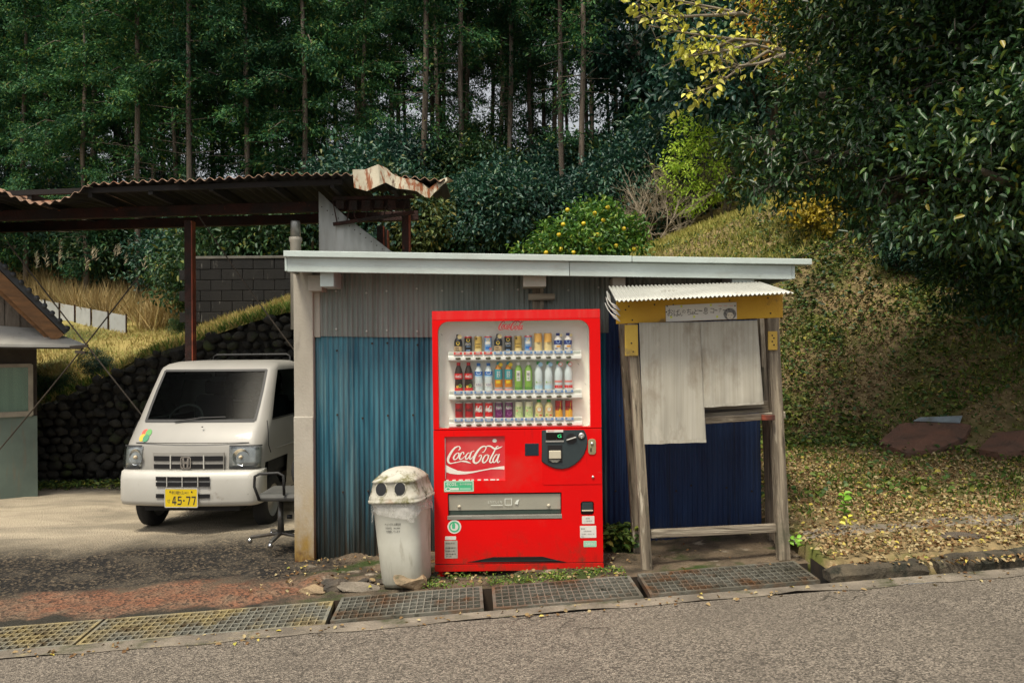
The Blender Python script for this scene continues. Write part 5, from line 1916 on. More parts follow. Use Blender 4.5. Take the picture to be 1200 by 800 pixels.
loft([(0, .158, .158, .085, 0, 0), (.03, .172, .172, .09, 0, 0), (.30, .187, .187, .092, 0, 0), (.565, .200, .200, .095, 0, 0), (.575, .208, .208, .095, 0, 0), (.60, .208, .208, .095, 0, 0)]).build('bin_body', M_bin, bn, smooth=True, bevel=.0)
lid = loft([(.585, .215, .215, .08, 0, 0), (.588, .226, .226, .085, 0, 0), (.603, .226, .226, .085, 0, 0), (.607, .217, .217, .08, 0, 0), (.618, .219, .219, .08, 0, 0), (.624, .214, .214, .06, 0, 0), (.645, .206, .204, .06, 0, .002), (.722, .184, .184, .055, 0, .004), (.730, .188, .192, .055, 0, -.002), (.742, .182, .182, .08, 0, .002), (.762, .168, .160, .10, 0, .014), (.782, .142, .132, .10, 0, .022), (.797, .108, .098, .08, 0, .027), (.806, .07, .062, .055, 0, .03), (.810, .03, .03, .028, 0, .03)]).build('lid', M_lid, bn, smooth=True)
for x in (-.092, .068):
    o = MB().lathe([(.051, -.004), (.051, .006), (.045, .004), (.045, -.02)], 20, cap=False).build('hole_rim', M_lid, lid, smooth=True)
    o.matrix_local = Matrix.Translation((x, -.192, .683)) @ Matrix.Rotation(PI / 2 - .24, 4, 'X')
    o = MB().lathe([(.045, 0), (.0, .001)], 20, cap=False).build('hole', M_black, lid)
    o.matrix_local = Matrix.Translation((x, -.1965, .683)) @ Matrix.Rotation(PI / 2 - .24, 4, 'X')
o = MB().box(-.028, .012, -.006, .0, -.012, .012).build('lid_badge', MATS['grey_label'], lid, bevel=.004)
o.matrix_local = Matrix.Translation((0, -.192, .655)) @ Matrix.Rotation(-.33, 4, 'X')


def bag_mat():
    m = bpy.data.materials.new('clear_bag_film')
    m.use_nodes = True
    nt = m.node_tree
    b = nt.nodes['Principled BSDF']
    b.inputs['Base Color'].default_value = (.72, .70, .66, 1)
    b.inputs['Roughness'].default_value = .25
    t = nt.nodes.new('ShaderNodeBsdfTransparent')
    mx = nt.nodes.new('ShaderNodeMixShader')
    g = nt.nodes.new('ShaderNodeTexCoord').outputs['Object']
    nt.links.new(_ramp(nt, _noise(nt, g, 12, 5), .25, .95), mx.inputs[0])
    nt.links.new(t.outputs[0], mx.inputs[1])
    nt.links.new(b.outputs[0], mx.inputs[2])
    nt.links.new(mx.outputs[0], nt.nodes['Material Output'].inputs[0])
    return m


def fbag(u, v):
    pts = srect(.209 + .002 * v, .209 + .002 * v, .09, 8)
    k = u * len(pts)
    i = int(k) % len(pts)
    q = Vector(pts[i]).lerp(Vector(pts[(i + 1) % len(pts)]), k - int(k))
    dz = .10 + .03 * math.sin(u * 25) + .03 * nz(u * 9, 1, 1)
    off = 1 + .03 * nz(u * 14, v * 3, 1.0) + .02 * nz(u * 50, v * 5, 1)
    return (q.x * off, q.y * off, .59 - dz * v)


MB().grid(fbag, 120, 10, closed_u=True).build('bag_skirt', bag_mat(), bn, smooth=True)
for body, z, w, h, x in (('ペットボトル再生材', .444, .135, .020, .0), ('100%', .418, .05, .016, -.035), ('再生樹脂', .418, .055, .010, .032), ('を使用しています', .394, .115, .019, .0)):
    k = (.187 + (z - .30) / .265 * .013)
    text('lettering', body, M_ink, bn, x - .01, -k - .0035, z, w, h, res=1)

# ================================================================ KEI TRUCK
M_car = mat('truck_white', (.32, .305, .275), (.275, .265, .24), vs=1.5, rough=.42, coat=.08, stains=(((.30, .26, .20), 5, .64, .85, (1, 1, 1)),))
M_tyre = mat('tyre_rubber', (.014, .014, .014), rough=.85, bump=.4, bs=40)
M_rim = mat('steel_rim', (.34, .34, .33), rough=.45, metal=.6)
M_dark = mat('dark_interior', (.016, .016, .017), rough=.8)
M_trimb = mat('black_trim', (.02, .02, .02), rough=.6)
M_chrome = mat('chrome', (.7, .7, .7), rough=.12, metal=1)
M_plate = mat('plate_yellow', (.72, .52, .004), (.64, .46, .01), vs=4, rough=.5)
G_wind = glass('windscreen', (.30, .36, .35), .002, rough=.16, graze=.02)
G_lamp = glass('lamp_lens', (.92, .94, .94), .06, .08)
tk_p = Vector((-3.17, 2.2, (yard_z(-3.7, 2.67) + yard_z(-2.5, 2.67)) / 2 - .012))
TKS = (.955, 1, 1)
tk = thing('kei_truck', 'white kei truck with yellow number plate parked under the rusty carport', 'truck', tk_p, math.radians(-3.5))
tk.scale = TKS

# shell stations: z, half width, front y, back y, corner radius
ST = [(.30, .700, .05, 1.50, .12), (.46, .722, .03, 1.50, .12), (.62, .730, .03, 1.50, .12), (.70, .735, .035, 1.50, .12), (.86, .735, .055, 1.50, .13), (.90, .735, .07, 1.50, .14), (1.00, .732, .15, 1.50, .15), (1.085, .725, .225, 1.50, .14),
      (1.11, .722, .255, 1.50, .13), (1.24, .706, .35, 1.49, .115), (1.40, .686, .47, 1.485, .10), (1.60, .662, .62, 1.475, .09), (1.63, .655, .65, 1.47, .09), (1.665, .63, .72, 1.45, .10), (1.69, .56, .82, 1.40, .12), (1.698, .40, .95, 1.30, .12)]
NF, NC, NSD, NB = 12, 5, 8, 6


def station(z):
    if z <= ST[0][0]:
        return ST[0][1:]
    for a, b in zip(ST, ST[1:]):
        if z <= b[0]:
            t = (z - a[0]) / (b[0] - a[0])
            return [lerp(p, q, t) for p, q in zip(a[1:], b[1:])]
    return ST[-1][1:]


def ring(z, off=0.0):
    w, f, b, r = station(z)
    w, f, b = w + off, f - off, b + off
    bow = .045
    P = []
    x0 = w - r
    for i in range(NF):
        x = lerp(-x0, x0, i / NF)
        P.append((x, f - bow * (1 - (x / w) ** 2) + bow * (1 - (x0 / w) ** 2)))
    for i in range(NC):
        a = -PI / 2 + i / NC * PI / 2
        P.append((x0 + r * math.cos(a), f + r + r * math.sin(a)))
    for i in range(NSD):
        P.append((w, lerp(f + r, b - .05, i / NSD)))
    for i in range(2):
        a = i / 2 * PI / 2
        P.append((w - .05 + .05 * math.cos(a), b - .05 + .05 * math.sin(a)))
    for i in range(NB):
        P.append((lerp(w - .05, -w + .05, i / NB), b))
    for i in range(2):
        a = PI / 2 + i / 2 * PI / 2
        P.append((-w + .05 + .05 * math.cos(a), b - .05 + .05 * math.sin(a)))
    for i in range(NSD):
        P.append((-w, lerp(b - .05, f + r, i / NSD)))
    for i in range(NC):
        a = PI + i / NC * PI / 2
        P.append((-x0 + r * math.cos(a), f + r + r * math.sin(a)))
    return [(x, y, z) for x, y in P]


i_f = range(0, NF)
i_s1 = range(NF + NC, NF + NC + NSD)
i_b = range(NF + NC + NSD + 2, NF + NC + NSD + 2 + NB)
i_s2 = range(NF + NC + NSD + 4 + NB, NF + NC + 2 * NSD + 4 + NB)
shell = MB()
n = len(ring(.3))
for s_ in ST:
    shell.v += ring(s_[0])
open_ = []
for j in range(len(ST) - 1):
    z0, z1 = ST[j][0], ST[j + 1][0]
    for i in range(n):
        q = (j * n + i, j * n + (i + 1) % n, (j + 1) * n + (i + 1) % n, (j + 1) * n + i)
        hole = False
        if 1.10 < z0 and z1 < 1.61:
            if i in i_f:
                hole = True
            if (i in i_s1 and i - NF - NC < 6) or (i in i_s2 and i - i_s2[0] >= 2):
                hole = True
            if i in i_b and 0 < i - i_b[0] < NB - 1 and z0 > 1.2:
                hole = True
        yc = sum(shell.v[k][1] for k in q) / 4
        if z1 < .75 and (i in i_s1 or i in i_s2 or NF < i < NF + NC or i > n - NC + 0) and .14 < yc < .80:
            hole = True
        if not hole:
            shell.f.append(q)
shell.f.append(tuple(range((len(ST) - 1) * n, len(ST) * n)))
body = shell.build('cab_body', M_car, tk, smooth=True)


def patch(zs, idx, off, flip=False):
    mb = MB()
    for z in zs:
        r_ = ring(z, off)
        mb.v += [r_[i % n] for i in idx]
    k = len(idx)
    for j in range(len(zs) - 1):
        for i in range(k - 1):
            mb.f.append((j * k + i, j * k + i + 1, (j + 1) * k + i + 1, (j + 1) * k + i))
    return mb


patch((1.105, 1.24, 1.40, 1.605), list(range(0, NF + 1)), -.006).build('windscreen', G_wind, tk, smooth=True)
patch((1.09, 1.118), list(range(0, NF + 1)), .004).build('windscreen_seal', M_trimb, tk, smooth=True)
patch((1.590, 1.612), list(range(0, NF + 1)), .003).build('windscreen_seal', M_trimb, tk, smooth=True)
for i0, i1 in ((0, 1), (NF, NF - 1)):
    sb = MB()
    for z in (1.10, 1.24, 1.40, 1.605):
        r_ = ring(z, .003)
        a_, b_ = Vector(r_[i0]), Vector(r_[i1])
        sb.v += [tuple(a_.lerp(b_, -.12)), tuple(a_.lerp(b_, .16))]
    sb.f = [(2 * k, 2 * k + 1, 2 * k + 3, 2 * k + 2) for k in range(3)]
    sb.build('windscreen_seal', M_trimb, tk)
for s_ in (list(range(NF - 0, NF + 2)), [n - 1, n]):
    patch((1.11, 1.24, 1.40, 1.57), s_ if s_[0] != n - 1 else [n - 1, 0], .002)
s1 = list(i_s1)[0:7]
s2 = list(i_s2)[2:] + [list(i_s2)[-1] + 1]
for s_ in (s1, s2):
    patch((1.112, 1.24, 1.40, 1.598), s_, -.008).build('side_window', G_wind, tk, smooth=True)
    patch((1.098, 1.116), s_, .004).build('window_seal', M_trimb, tk)
patch((1.245, 1.40, 1.595), list(i_b)[1:NB], -.008).build('rear_window', G_wind, tk)
# door seams
for s_, sg_ in ((s1, 1), (s2, -1)):
    for zz, nm in ((.66, 0),):
        pass
    w = .737 * sg_
    MB().box(min(w, w + .003 * sg_), max(w, w + .003 * sg_), .40, 1.30, .335, .343).build('door_seam', M_trimb, tk)
    MB().tube([(.700 * sg_, .30, 1.10), (.735 * sg_, .24, .98), (.738 * sg_, .24, .86), (.738 * sg_, .30, .78)], .004, 6).build('door_seam', M_trimb, tk)
    MB().tube([(.733 * sg_, .45, .80), (.7385 * sg_, .80, .80), (.7385 * sg_, 1.3, .80)], .006, 6).build('door_crease', M_car, tk)
    MB().box(min(.738 * sg_, .755 * sg_), max(.738 * sg_, .755 * sg_), 1.12, 1.26, .86, .90).build('door_handle', M_trimb, tk, bevel=.004)
# interior
MB().box(-.66, .66, .12, 1.45, .50, .56).build('floor_pan', M_dark, tk)
MB().box(-.63, .63, 1.40, 1.455, .56, 1.22).build('rear_trim', M_dark, tk)
for sg_ in (1, -1):
    MB().box(min(.655 * sg_, .69 * sg_), max(.655 * sg_, .69 * sg_), .34, 1.44, .56, 1.10).build('door_trim', M_dark, tk)
MB().box(-.60, .60, .70, 1.42, 1.635, 1.642).build('headliner', M_dark, tk)
MB().box(-.66, .66, .24, .48, .86, 1.085).build('dashboard', M_dark, tk, bevel=.03)
for x in (-.34, .34):
    s_ = MB().box(x - .24, x + .24, .78, 1.28, .62, .80).build('seat', M_dark, tk, bevel=.05)
    MB().box(x - .22, x + .22, 1.24, 1.38, .78, 1.30).build('backrest', M_dark, s_, bevel=.05)
    MB().box(x - .11, x + .11, 1.27, 1.36, 1.31, 1.47).build('headrest', M_dark, s_, bevel=.03)
mw = MB()
mw.tube([(-.34 + .19 * math.cos(a), .60 + .09 * math.sin(a), 1.08 + .15 * math.sin(a)) for a in np.linspace(0, 2 * PI, 22)], .014, 7, cap=False)
mw.build('steering_wheel', M_trimb, tk, smooth=True)
MB().box(-.09, .09, .66, .68, 1.48, 1.535).build('rear_mirror', M_trimb, tk, bevel=.008)
MB().box(-.5, -.1, .72, .73, 1.50, 1.56).build('sun_visor', M_dark, tk)
MB().box(.1, .5, .72, .73, 1.50, 1.56).build('sun_visor', M_dark, tk)
# front bumper, a separate moulding
bmp = MB()
bl = [(.305, .690, .00), (.32, .728, -.045), (.36, .738, -.055), (.56, .740, -.05), (.625, .738, -.035), (.645, .734, .02)]
fn_b = 12
for z, w, f in bl:
    r = .11
    row = []
    row.append((-w, .17, z))
    for i in range(5):
        a = PI + i / 4 * PI / 2
        row.append((-w + r + r * math.cos(a), f + r + r * math.sin(a), z))
    for i in range(1, fn_b):
        x = lerp(-w + r, w - r, i / fn_b)
        row.append((x, f - .05 * (1 - (x / (w - r)) ** 2), z))
    for i in range(5):
        a = -PI / 2 + i / 4 * PI / 2
        row.append((w - r + r * math.cos(a), f + r + r * math.sin(a), z))
    row.append((w, .17, z))
    bmp.v += row
kb = len(row)
for j in range(len(bl) - 1):
    for i in range(kb - 1):
        bmp.f.append((j * kb + i, j * kb + i + 1, (j + 1) * kb + i + 1, (j + 1) * kb + i))
M_bumper = mat('bumper_white', (.52, .505, .46), (.46, .445, .40), vs=2, rough=.4, stains=(((.26, .22, .17), 6, .62, .78, (1, 1, 1)), ((.10, .08, .06), 12, .68, .76, (1, 1, 1))))
bu = bmp.build('bumper', M_bumper, tk, smooth=True, solid=.012)


def front_y(x, z, f0):
    return f0 - .05 * (1 - (x / .63) ** 2)


def slit(x0, x1, z0, z1, f, parent, m=M_black, out=.004, th=.01, name='slot'):
    mb = MB()
    k = 8
    for z in (z0, z1):
        for dy in (0, th):
            for i in range(k + 1):
                x = lerp(x0, x1, i / k)
                mb.v.append((x, front_y(x, z, f) - out + dy, z))
    m_ = k + 1
    for i in range(k):
        mb.f += [(i, i + 1, 2 * m_ + i + 1, 2 * m_ + i), (m_ + i, 3 * m_ + i, 3 * m_ + i + 1, m_ + i + 1), (i, m_ + i, m_ + i + 1, i + 1), (2 * m_ + i, 2 * m_ + i + 1, 3 * m_ + i + 1, 3 * m_ + i)]
    mb.f += [(0, 2 * m_, 3 * m_, m_), (k, m_ + k, 3 * m_ + k, 2 * m_ + k)]
    return mb.build(name, m, parent)


def cz_(py, d=7.78):
    """height on the truck's front of a row in the photograph"""
    return at(230, py, d - 5.6).z - tk_p.z


def cx_(px):
    return (at(px, 540, 2.18).x - tk_p.x) / .955


# lower grille slots in the bumper
for (a, b) in ((556.5, 561), (563, 567.5)):
    slit(cx_(187), cx_(251), cz_(b), cz_(a), -.068, bu)
slit(cx_(187), cx_(251), cz_(581), cz_(576.5), -.068, bu)
for px in (201, 219.5, 238):
    slit(cx_(px) - .004, cx_(px) + .004, cz_(568), cz_(556), -.068, bu, M_bumper, out=.012, th=.012, name='slot_bar')
# upper grille
gr = slit(cx_(177.5), cx_(263), cz_(550.5), cz_(530), .028, tk, M_car, out=.006, th=.02, name='grille')
for (a, b) in ((534, 539.5), (543.5, 548.5)):
    slit(cx_(179), cx_(262), cz_(b), cz_(a), .028, gr, M_black, out=.013, th=.008)
for px in (200, 240):
    slit(cx_(px) - .006, cx_(px) + .006, cz_(549), cz_(533), .028, gr, M_bumper, out=.017, th=.012, name='grille_bar')
# emblem: an H in a rounded square ring
ex, ez_ = cx_(219), cz_(541.5)
ey = front_y(ex, ez_, .028) - .024
em = plate('emblem', [rrect(ex - .055, ex + .055, ez_ - .060, ez_ + .060, .02, 4), rrect(ex - .044, ex + .044, ez_ - .049, ez_ + .049, .015, 4)], ey, .012, M_chrome, gr)
MB().prism([(ex - .036, ez_ + .046), (ex - .016, ez_ + .046), (ex - .013, ez_ + .008), (ex + .013, ez_ + .008), (ex + .016, ez_ + .046), (ex + .036, ez_ + .046), (ex + .028, ez_ - .046), (ex + .010, ez_ - .046), (ex + .012, ez_ - .010), (ex - .012, ez_ - .010), (ex - .010, ez_ - .046), (ex - .028, ez_ - .046)], ey - .001, ey + .012).build('emblem_letter', M_chrome, em)
# hood edge line and cowl
slit(-.60, .60, .902, .908, .072, tk, M_trimb, out=.002, th=.006, name='panel_seam')
# headlights wrapping the corners
for sg_ in (1, -1):
    ids = list(range(NF - 2, NF + NC - 1)) if sg_ > 0 else [n - NC + 2, n - NC + 3, n - NC + 4, 0, 1]
    zs = (.665, .72, .78, .84, .872)
    h_ = patch(zs, ids, .006).build('headlight', mat('lamp_housing', (.55, .56, .54), (.30, .31, .30), vs=9, rough=.25, metal=.7), tk, smooth=True, solid=.006)
    for t_, rr in ((.30, .085), (.72, .05)):
        pass
    hx = (.535 if sg_ > 0 else .575) * sg_
    o = MB().lathe([(.0, .03), (.04, .026), (.072, .008), (.082, .0)], 20, cap=False).build('reflector', M_chrome, h_, smooth=True)
    o.matrix_local = Matrix.Translation((hx, .045, .768)) @ Matrix.Rotation(sg_ * .25, 4, 'Z') @ Matrix.Rotation(PI / 2, 4, 'X') @ Matrix.Scale(-1, 4, (0, 0, 1))
    o.location.y -= .03
    o = MB().lathe([(.0, .02), (.016, .016), (.02, 0)], 12, cap=False).build('bulb', mat('bulb_amber', (.55, .45, .3), rough=.2), h_, smooth=True)
    o.matrix_local = Matrix.Translation((hx, .012, .768)) @ Matrix.Rotation(PI / 2, 4, 'X')
    patch(zs, ids, .022).build('lens', G_lamp, h_, smooth=True)
    rim = patch((.655, .668), ids, .02).build('lamp_rim', M_trimb, h_, solid=.006)
    rim = patch((.870, .883), ids, .02).build('lamp_rim', M_trimb, h_, solid=.006)
# number plate
px0, px1, pz0, pz1 = cx_(199.3), cx_(237.6), cz_(591), cz_(570)
py_ = -.132
pl = plate('number_plate', [rrect(px0, px1, pz0, pz1, .012)], py_, .004, M_plate, tk, bevel=0)
plate('plate_rim', [rrect(px0 - .006, px1 + .006, pz0 - .006, pz1 + .006, .014), rrect(px0 + .002, px1 - .002, pz0 + .002, pz1 - .002, .01)], py_ - .001, .006, M_bumper, pl)
pw_, ph_ = px1 - px0, pz1 - pz0
text('lettering', '和歌山41', M_ink, pl, px0 + pw_ * .46, py_ - .0006, pz0 + ph_ * .79, w=pw_ * .52, h=ph_ * .19, res=2)
text('lettering', 'せ', M_ink, pl, px0 + pw_ * .11, py_ - .0006, pz0 + ph_ * .33, w=pw_ * .10, h=ph_ * .20, res=2)
SEG = {'4': [[(.62, 0), (.82, 0), (.82, 1), (.56, 1), (.0, .32), (.0, .16), (1, .16), (1, .32), (.2, .32), (.62, .82)]],
       }


def digit(ch, x, z, w, h):
    t_ = .2
    if ch == '4':
        polys = [[(.55, 0), (.78, 0), (.78, 1.0), (.55, 1.0)], [(0, .2), (1, .2), (1, .38), (0, .38)], [(.0, .3), (.22, .3), (.60, 1.0), (.42, 1.0)]]
    elif ch == '5':
        polys = [[(.1, .84), (.92, .84), (.92, 1), (.1, 1)], [(.1, .46), (.30, .46), (.30, .9), (.1, .9)], [(.2, .46), (.75, .46), (.96, .56), (.75, .62), (.2, .62)], [(.76, .12), (.98, .2), (.98, .52), (.76, .52)], [(.02, .0), (.75, .0), (.96, .18), (.75, .17), (.02, .17)]]
    elif ch == '7':
        polys = [[(.02, .83), (.98, .83), (.98, 1), (.02, 1)], [(.36, 0), (.60, 0), (.98, .86), (.76, .86)]]
    else:
        polys = [[(.15, .42), (.85, .42), (.85, .58), (.15, .58)]]
    mb = MB()
    for i, p_ in enumerate(polys):
        mb.prism([(x + a * w, z + b * h) for a, b in p_], py_ - .0012 - i * 5e-5, py_ + .001)
    return mb.build('lettering', M_ink, pl)


for k, ch_ in enumerate('45-77'):
    fx = (.22, .385, .545, .655, .82)[k]
    digit(ch_, px0 + pw_ * fx, pz0 + ph_ * .12, pw_ * (.135 if ch_ != '-' else .08), ph_ * .47)
for fx in (.16, .83):
    MB().lathe([(.008, 0), (.006, .004), (0, .005)], 10, cap=False).build('bolt', M_trimb, pl).matrix_local = Matrix.Translation((px0 + pw_ * fx, py_ - .001, pz0 + ph_ * .84)) @ Matrix.Rotation(PI / 2, 4, 'X')
# four-coloured senior driver badge on the nose
qx, qz = cx_(161), .965


def surf_y(x, z):
    """the front of the shell at x, z"""
    w, f, b_, r = station(z)
    x0 = w - r
    if abs(x) <= x0:
        return f - .045 * (1 - (x / w) ** 2) + .045 * (1 - (x0 / w) ** 2)
    d = min(r, abs(x) - x0)
    return f + r - math.sqrt(max(0, r * r - d * d))


qy = .075
bd = None
for k, (c, dx, dz) in enumerate((((.62, .08, .04), -.022, .030), ((.10, .34, .08), .020, .030), ((.60, .40, .02), -.030, -.014), ((.03, .22, .10), .012, -.018))):
    pts = circle(qx + dx, qz + dz, .034, 14)
    mm = mat('badge_%d' % k, c, rough=.4)
    me = plate_mesh([pts], .003)
    # lay it on the sloping nose
    for v in me.vertices:
        v.co.y = surf_y(v.co.x, v.co.z) - .004 + v.co.y - .0008 * k
    o = link('driver_badge' if bd is None else 'badge_leaf', me, mm, bd or tk)
    bd = bd or o
# wheels
for x, y in ((-.63, .47), (.63, .47), (-.63, 2.35), (.63, 2.35)):
    w_ = MB().lathe([(.165, -.07), (.235, -.075), (.262, -.055), (.268, 0), (.262, .055), (.235, .075), (.165, .07)], 28, cap=False).build('wheel', M_tyre, tk, smooth=True)
    w_.matrix_local = Matrix.Translation((x, y, .268)) @ Matrix.Rotation(PI / 2, 4, 'Y')
    MB().lathe([(0, .045), (.05, .05), (.06, .03), (.14, .02), (.165, .06), (.172, .062)], 24, cap=False).lathe([(0, -.045), (.05, -.05), (.06, -.03), (.14, -.02), (.165, -.06), (.172, -.062)], 24, cap=False).build('rim', M_rim, w_, smooth=True)
MB().box(-.55, .55, .16, .80, .28, .52).build('wheel_well', M_dark, tk)
MB().box(-.5, .5, .05, 3.2, .24, .32).build('chassis', M_dark, tk)
MB().bar((-.6, .47, .268), (.6, .47, .268), .08, .08).build('axle', M_dark, tk)
# cargo bed with its guard frame
MB().box(-.72, .72, 1.56, 3.25, .52, .62).build('bed_floor', M_car, tk)
for nm, a in (('bed_side', (-.735, -.705, 1.56, 3.25, .621, .90)), ('bed_side', (.705, .735, 1.56, 3.25, .621, .90)), ('tailgate', (-.70, .70, 3.22, 3.25, .621, .90)), ('headboard', (-.70, .70, 1.56, 1.585, .621, 1.15))):
    MB().box(*a).build(nm, M_car, tk, bevel=.006)
gf = MB().tube([(-.48, 1.60, .9), (-.48, 1.60, 1.735), (-.44, 1.60, 1.755), (.44, 1.60, 1.755), (.48, 1.60, 1.735), (.48, 1.60, .9)], .013, 8)
gf.build('guard_frame', M_trimb, tk, smooth=True)
# wiper
MB().tube([(-.25, .19, 1.10), (.02, .215, 1.135), (.28, .235, 1.14)], .007, 6).build('wiper', M_trimb, tk)
MB().lathe([(.010, 0), (.008, .008), (0, .009)], 8, cap=False).build('washer_nozzle', M_trimb, tk).location = (cx_(226.5) + .03, .125, 1.05)

# ================================================================ BROKEN OFFICE CHAIR
cb = at(326, 631, 1.25)
oc = thing('office_chair', 'old office chair with bent tube arms half hidden behind the white shed corner', 'chair', (cb.x, 1.25, cb.z), 0)
M_seat = mat('grey_vinyl', (.10, .10, .09), (.07, .07, .065), vs=6, rough=.55)


def oc_p(px, py, Y):
    return at(px, py, Y) - Vector(oc.location)


M_cmetal = mat('dull_metal', (.20, .20, .19), (.10, .08, .06), vs=9, rough=.4, metal=.7)
a, b = oc_p(303, 582, 1.1), oc_p(352, 582, 1.1)
MB().box(a.x, b.x + .12, -.22, .24, a.z - .03, a.z + .03).build('seat', M_seat, oc, bevel=.025)
MB().lathe([(0, -.03), (.16, -.028), (.19, 0), (.16, .028), (0, .03)], 20, sx=1, sy=1.2, cap=False).build('backrest', M_dark, oc, smooth=True).matrix_local = Matrix.Translation(oc_p(366, 552, 1.55)) @ Matrix.Rotation(PI / 2, 4, 'X')
for Y in (1.02, 1.5):
    MB().tube([oc_p(304, 586, Y), oc_p(298, 570, Y), oc_p(298.5, 558, Y), oc_p(304, 555, Y), oc_p(326, 554, Y), oc_p(332, 557, Y), oc_p(333, 580, Y)], .012, 8).build('arm', M_trimb, oc, smooth=True)
MB().tube([oc_p(329, 588, 1.25), oc_p(329, 626, 1.25)], [.022, .03], 12).build('column', M_cmetal, oc, smooth=True)
MB().lathe([(.018, -.01), (.018, .03), (0, .03)], 10).build('height_knob', M_trimb, oc, smooth=True).matrix_local = Matrix.Translation(oc_p(338, 605, 1.24)) @ Matrix.Rotation(PI / 2, 4, 'Y')
hub = oc_p(329, 624, 1.25)
for k in range(5):
    a_ = math.radians(195 + 72 * k)
    e = hub + Vector((.25 * math.cos(a_), .25 * math.sin(a_), -.02))
    lg = MB().bar(hub, e, .035, .025).build('base_leg', M_cmetal, oc, bevel=.006)
    cs = MB().lathe([(.0, -.014), (.022, -.014), (.026, 0), (.022, .014), (0, .014)], 12, cap=False).build('caster', M_chrome, lg, smooth=True)
    cs.matrix_local = Matrix.Translation(e + Vector((0, 0, -.028))) @ Matrix.Rotation(PI / 2, 4, 'Y')

# ================================================================ STONE RETAINING WALL
M_stone = mat('mossy_stone', (.028, .026, .020), (.010, .010, .008), vs=3, rough=.9, bump=.9, bs=22, rnd=.55, stains=(((.03, .042, .010), 2.5, .54, .68, (1, 1, 1)), ((.15, .135, .105), 5, .68, .8, (1, 1, 1))))
sw = thing('stone_wall', 'dark mossy dry stone retaining wall curving below the grass terrace', 'stone wall', (-5, WALL_Y, -.5))
bk = MB()
xs = list(np.arange(-8.6, 2.4, .3))
for x in xs:
    bk.v += [(x + 5, .14, -.3), (x + 5, .14, wall_top(x) + .46), (x + 5, .6, wall_top(x) + .5)]
for i in range(len(xs) - 1):
    bk.f += [(3 * i, 3 * i + 3, 3 * i + 4, 3 * i + 1), (3 * i + 1, 3 * i + 4, 3 * i + 5, 3 * i + 2)]
bk.build('backing', mat('wall_earth', (.012, .011, .009), rough=1), sw)
stone_me = []
for k in range(7):
    me = rock_mesh(60 + k, .115, .09, .082, 2, 1.3)
    me.materials.append(M_stone)
    me.polygons.foreach_set('use_smooth', [True] * len(me.polygons))
    stone_me.append(me)
cand = []
row = 0
z = -.62
while z < 2.6:
    x = -8.2 + (row % 2) * .11
    while x < -2.0:
        s = random.uniform(.8, 1.15)
        if z < wall_top(x) + .03:
            cand.append((x, z + random.uniform(-.02, .02), s))
        x += .18 * s
    z += .125
    row += 1
cand.sort(key=lambda c: abs(c[0] + 5.0))
for i, (x, z, s) in enumerate(cand[:300]):
    o = bpy.data.objects.new('stone', stone_me[i % 7])
    COL.objects.link(o)
    o.parent = sw
    top = z > wall_top(x) - .14
    o.location = (x + 5, .06 + .03 * random.random() + .10 * max(0, z) * .3, z + .5)
    o.rotation_euler = (random.uniform(-.4, .4), random.uniform(-.5, .5), random.uniform(-3, 3))
    k = s * random.uniform(.85, 1.2)
    o.scale = (k, k, k * random.uniform(.85, 1.1))
mb = MB()
for i, (x, z, s) in enumerate(cand[300:]):
    me = stone_me[i % 7]
    mb.add([(v.co.x * s + x + 5, v.co.y * s + .06, v.co.z * s + z + .5) for v in me.vertices], [tuple(p.vertices) for p in me.polygons])
if mb.v:
    tag(mb.build('stones', M_stone, sw, smooth=True), kind='stuff')

# ---------------------------------------------------------------- concrete block wall on the terrace
M_block = mat('black_stained_block', (.017, .0155, .0135), (.008, .0075, .007), vs=2, vst=(1, 1, .5), rough=.95, bump=.6, bs=40, rnd=.2, stains=(((.26, .25, .22), 4, .63, .74, (3, 3, .5)), ((.008, .008, .008), 1.2, .5, .65, (1, 1, .6))))
BY = 9.4
bwp = at(285, 360, BY)
bw = thing('block_wall', 'black stained concrete block wall standing on the grass behind the carport post', 'wall', (bwp.x, BY, bwp.z))
x0, x1, zt = at(222, 300, BY).x - bwp.x, at(352, 300, BY).x - bwp.x, at(285, 303, BY).z - bwp.z
MB().box(x0, x1 + .6, .02, .13, -.5, zt - .02).build('mortar_core', mat('dark_mortar', (.012, .011, .010), rough=1), bw)
bh, bl_ = .2, .4
bme = None
r = 0
z = zt - bh
while z > -.4:
    x = x0 - (.2 if r % 2 else 0)
    while x < x1 + .5:
        if bme is None:
            bme = MB().box(-.195, .195, 0, .15, .005, bh - .004).build('block', M_block, bw, bevel=.006, bseg=1)
            o = bme
        else:
            o = twin(bme)
        o.parent = bw
        o.location = (x + .2, random.uniform(-.004, .004), z)
        x += bl_
    z -= bh
    r += 1
MB().box(x0 - .02, x1 + .62, -.015, .165, zt, zt + .05).build('coping', mat('coping_concrete', (.16, .15, .13), (.08, .075, .065), vs=3, rough=.95), bw, bevel=.006)

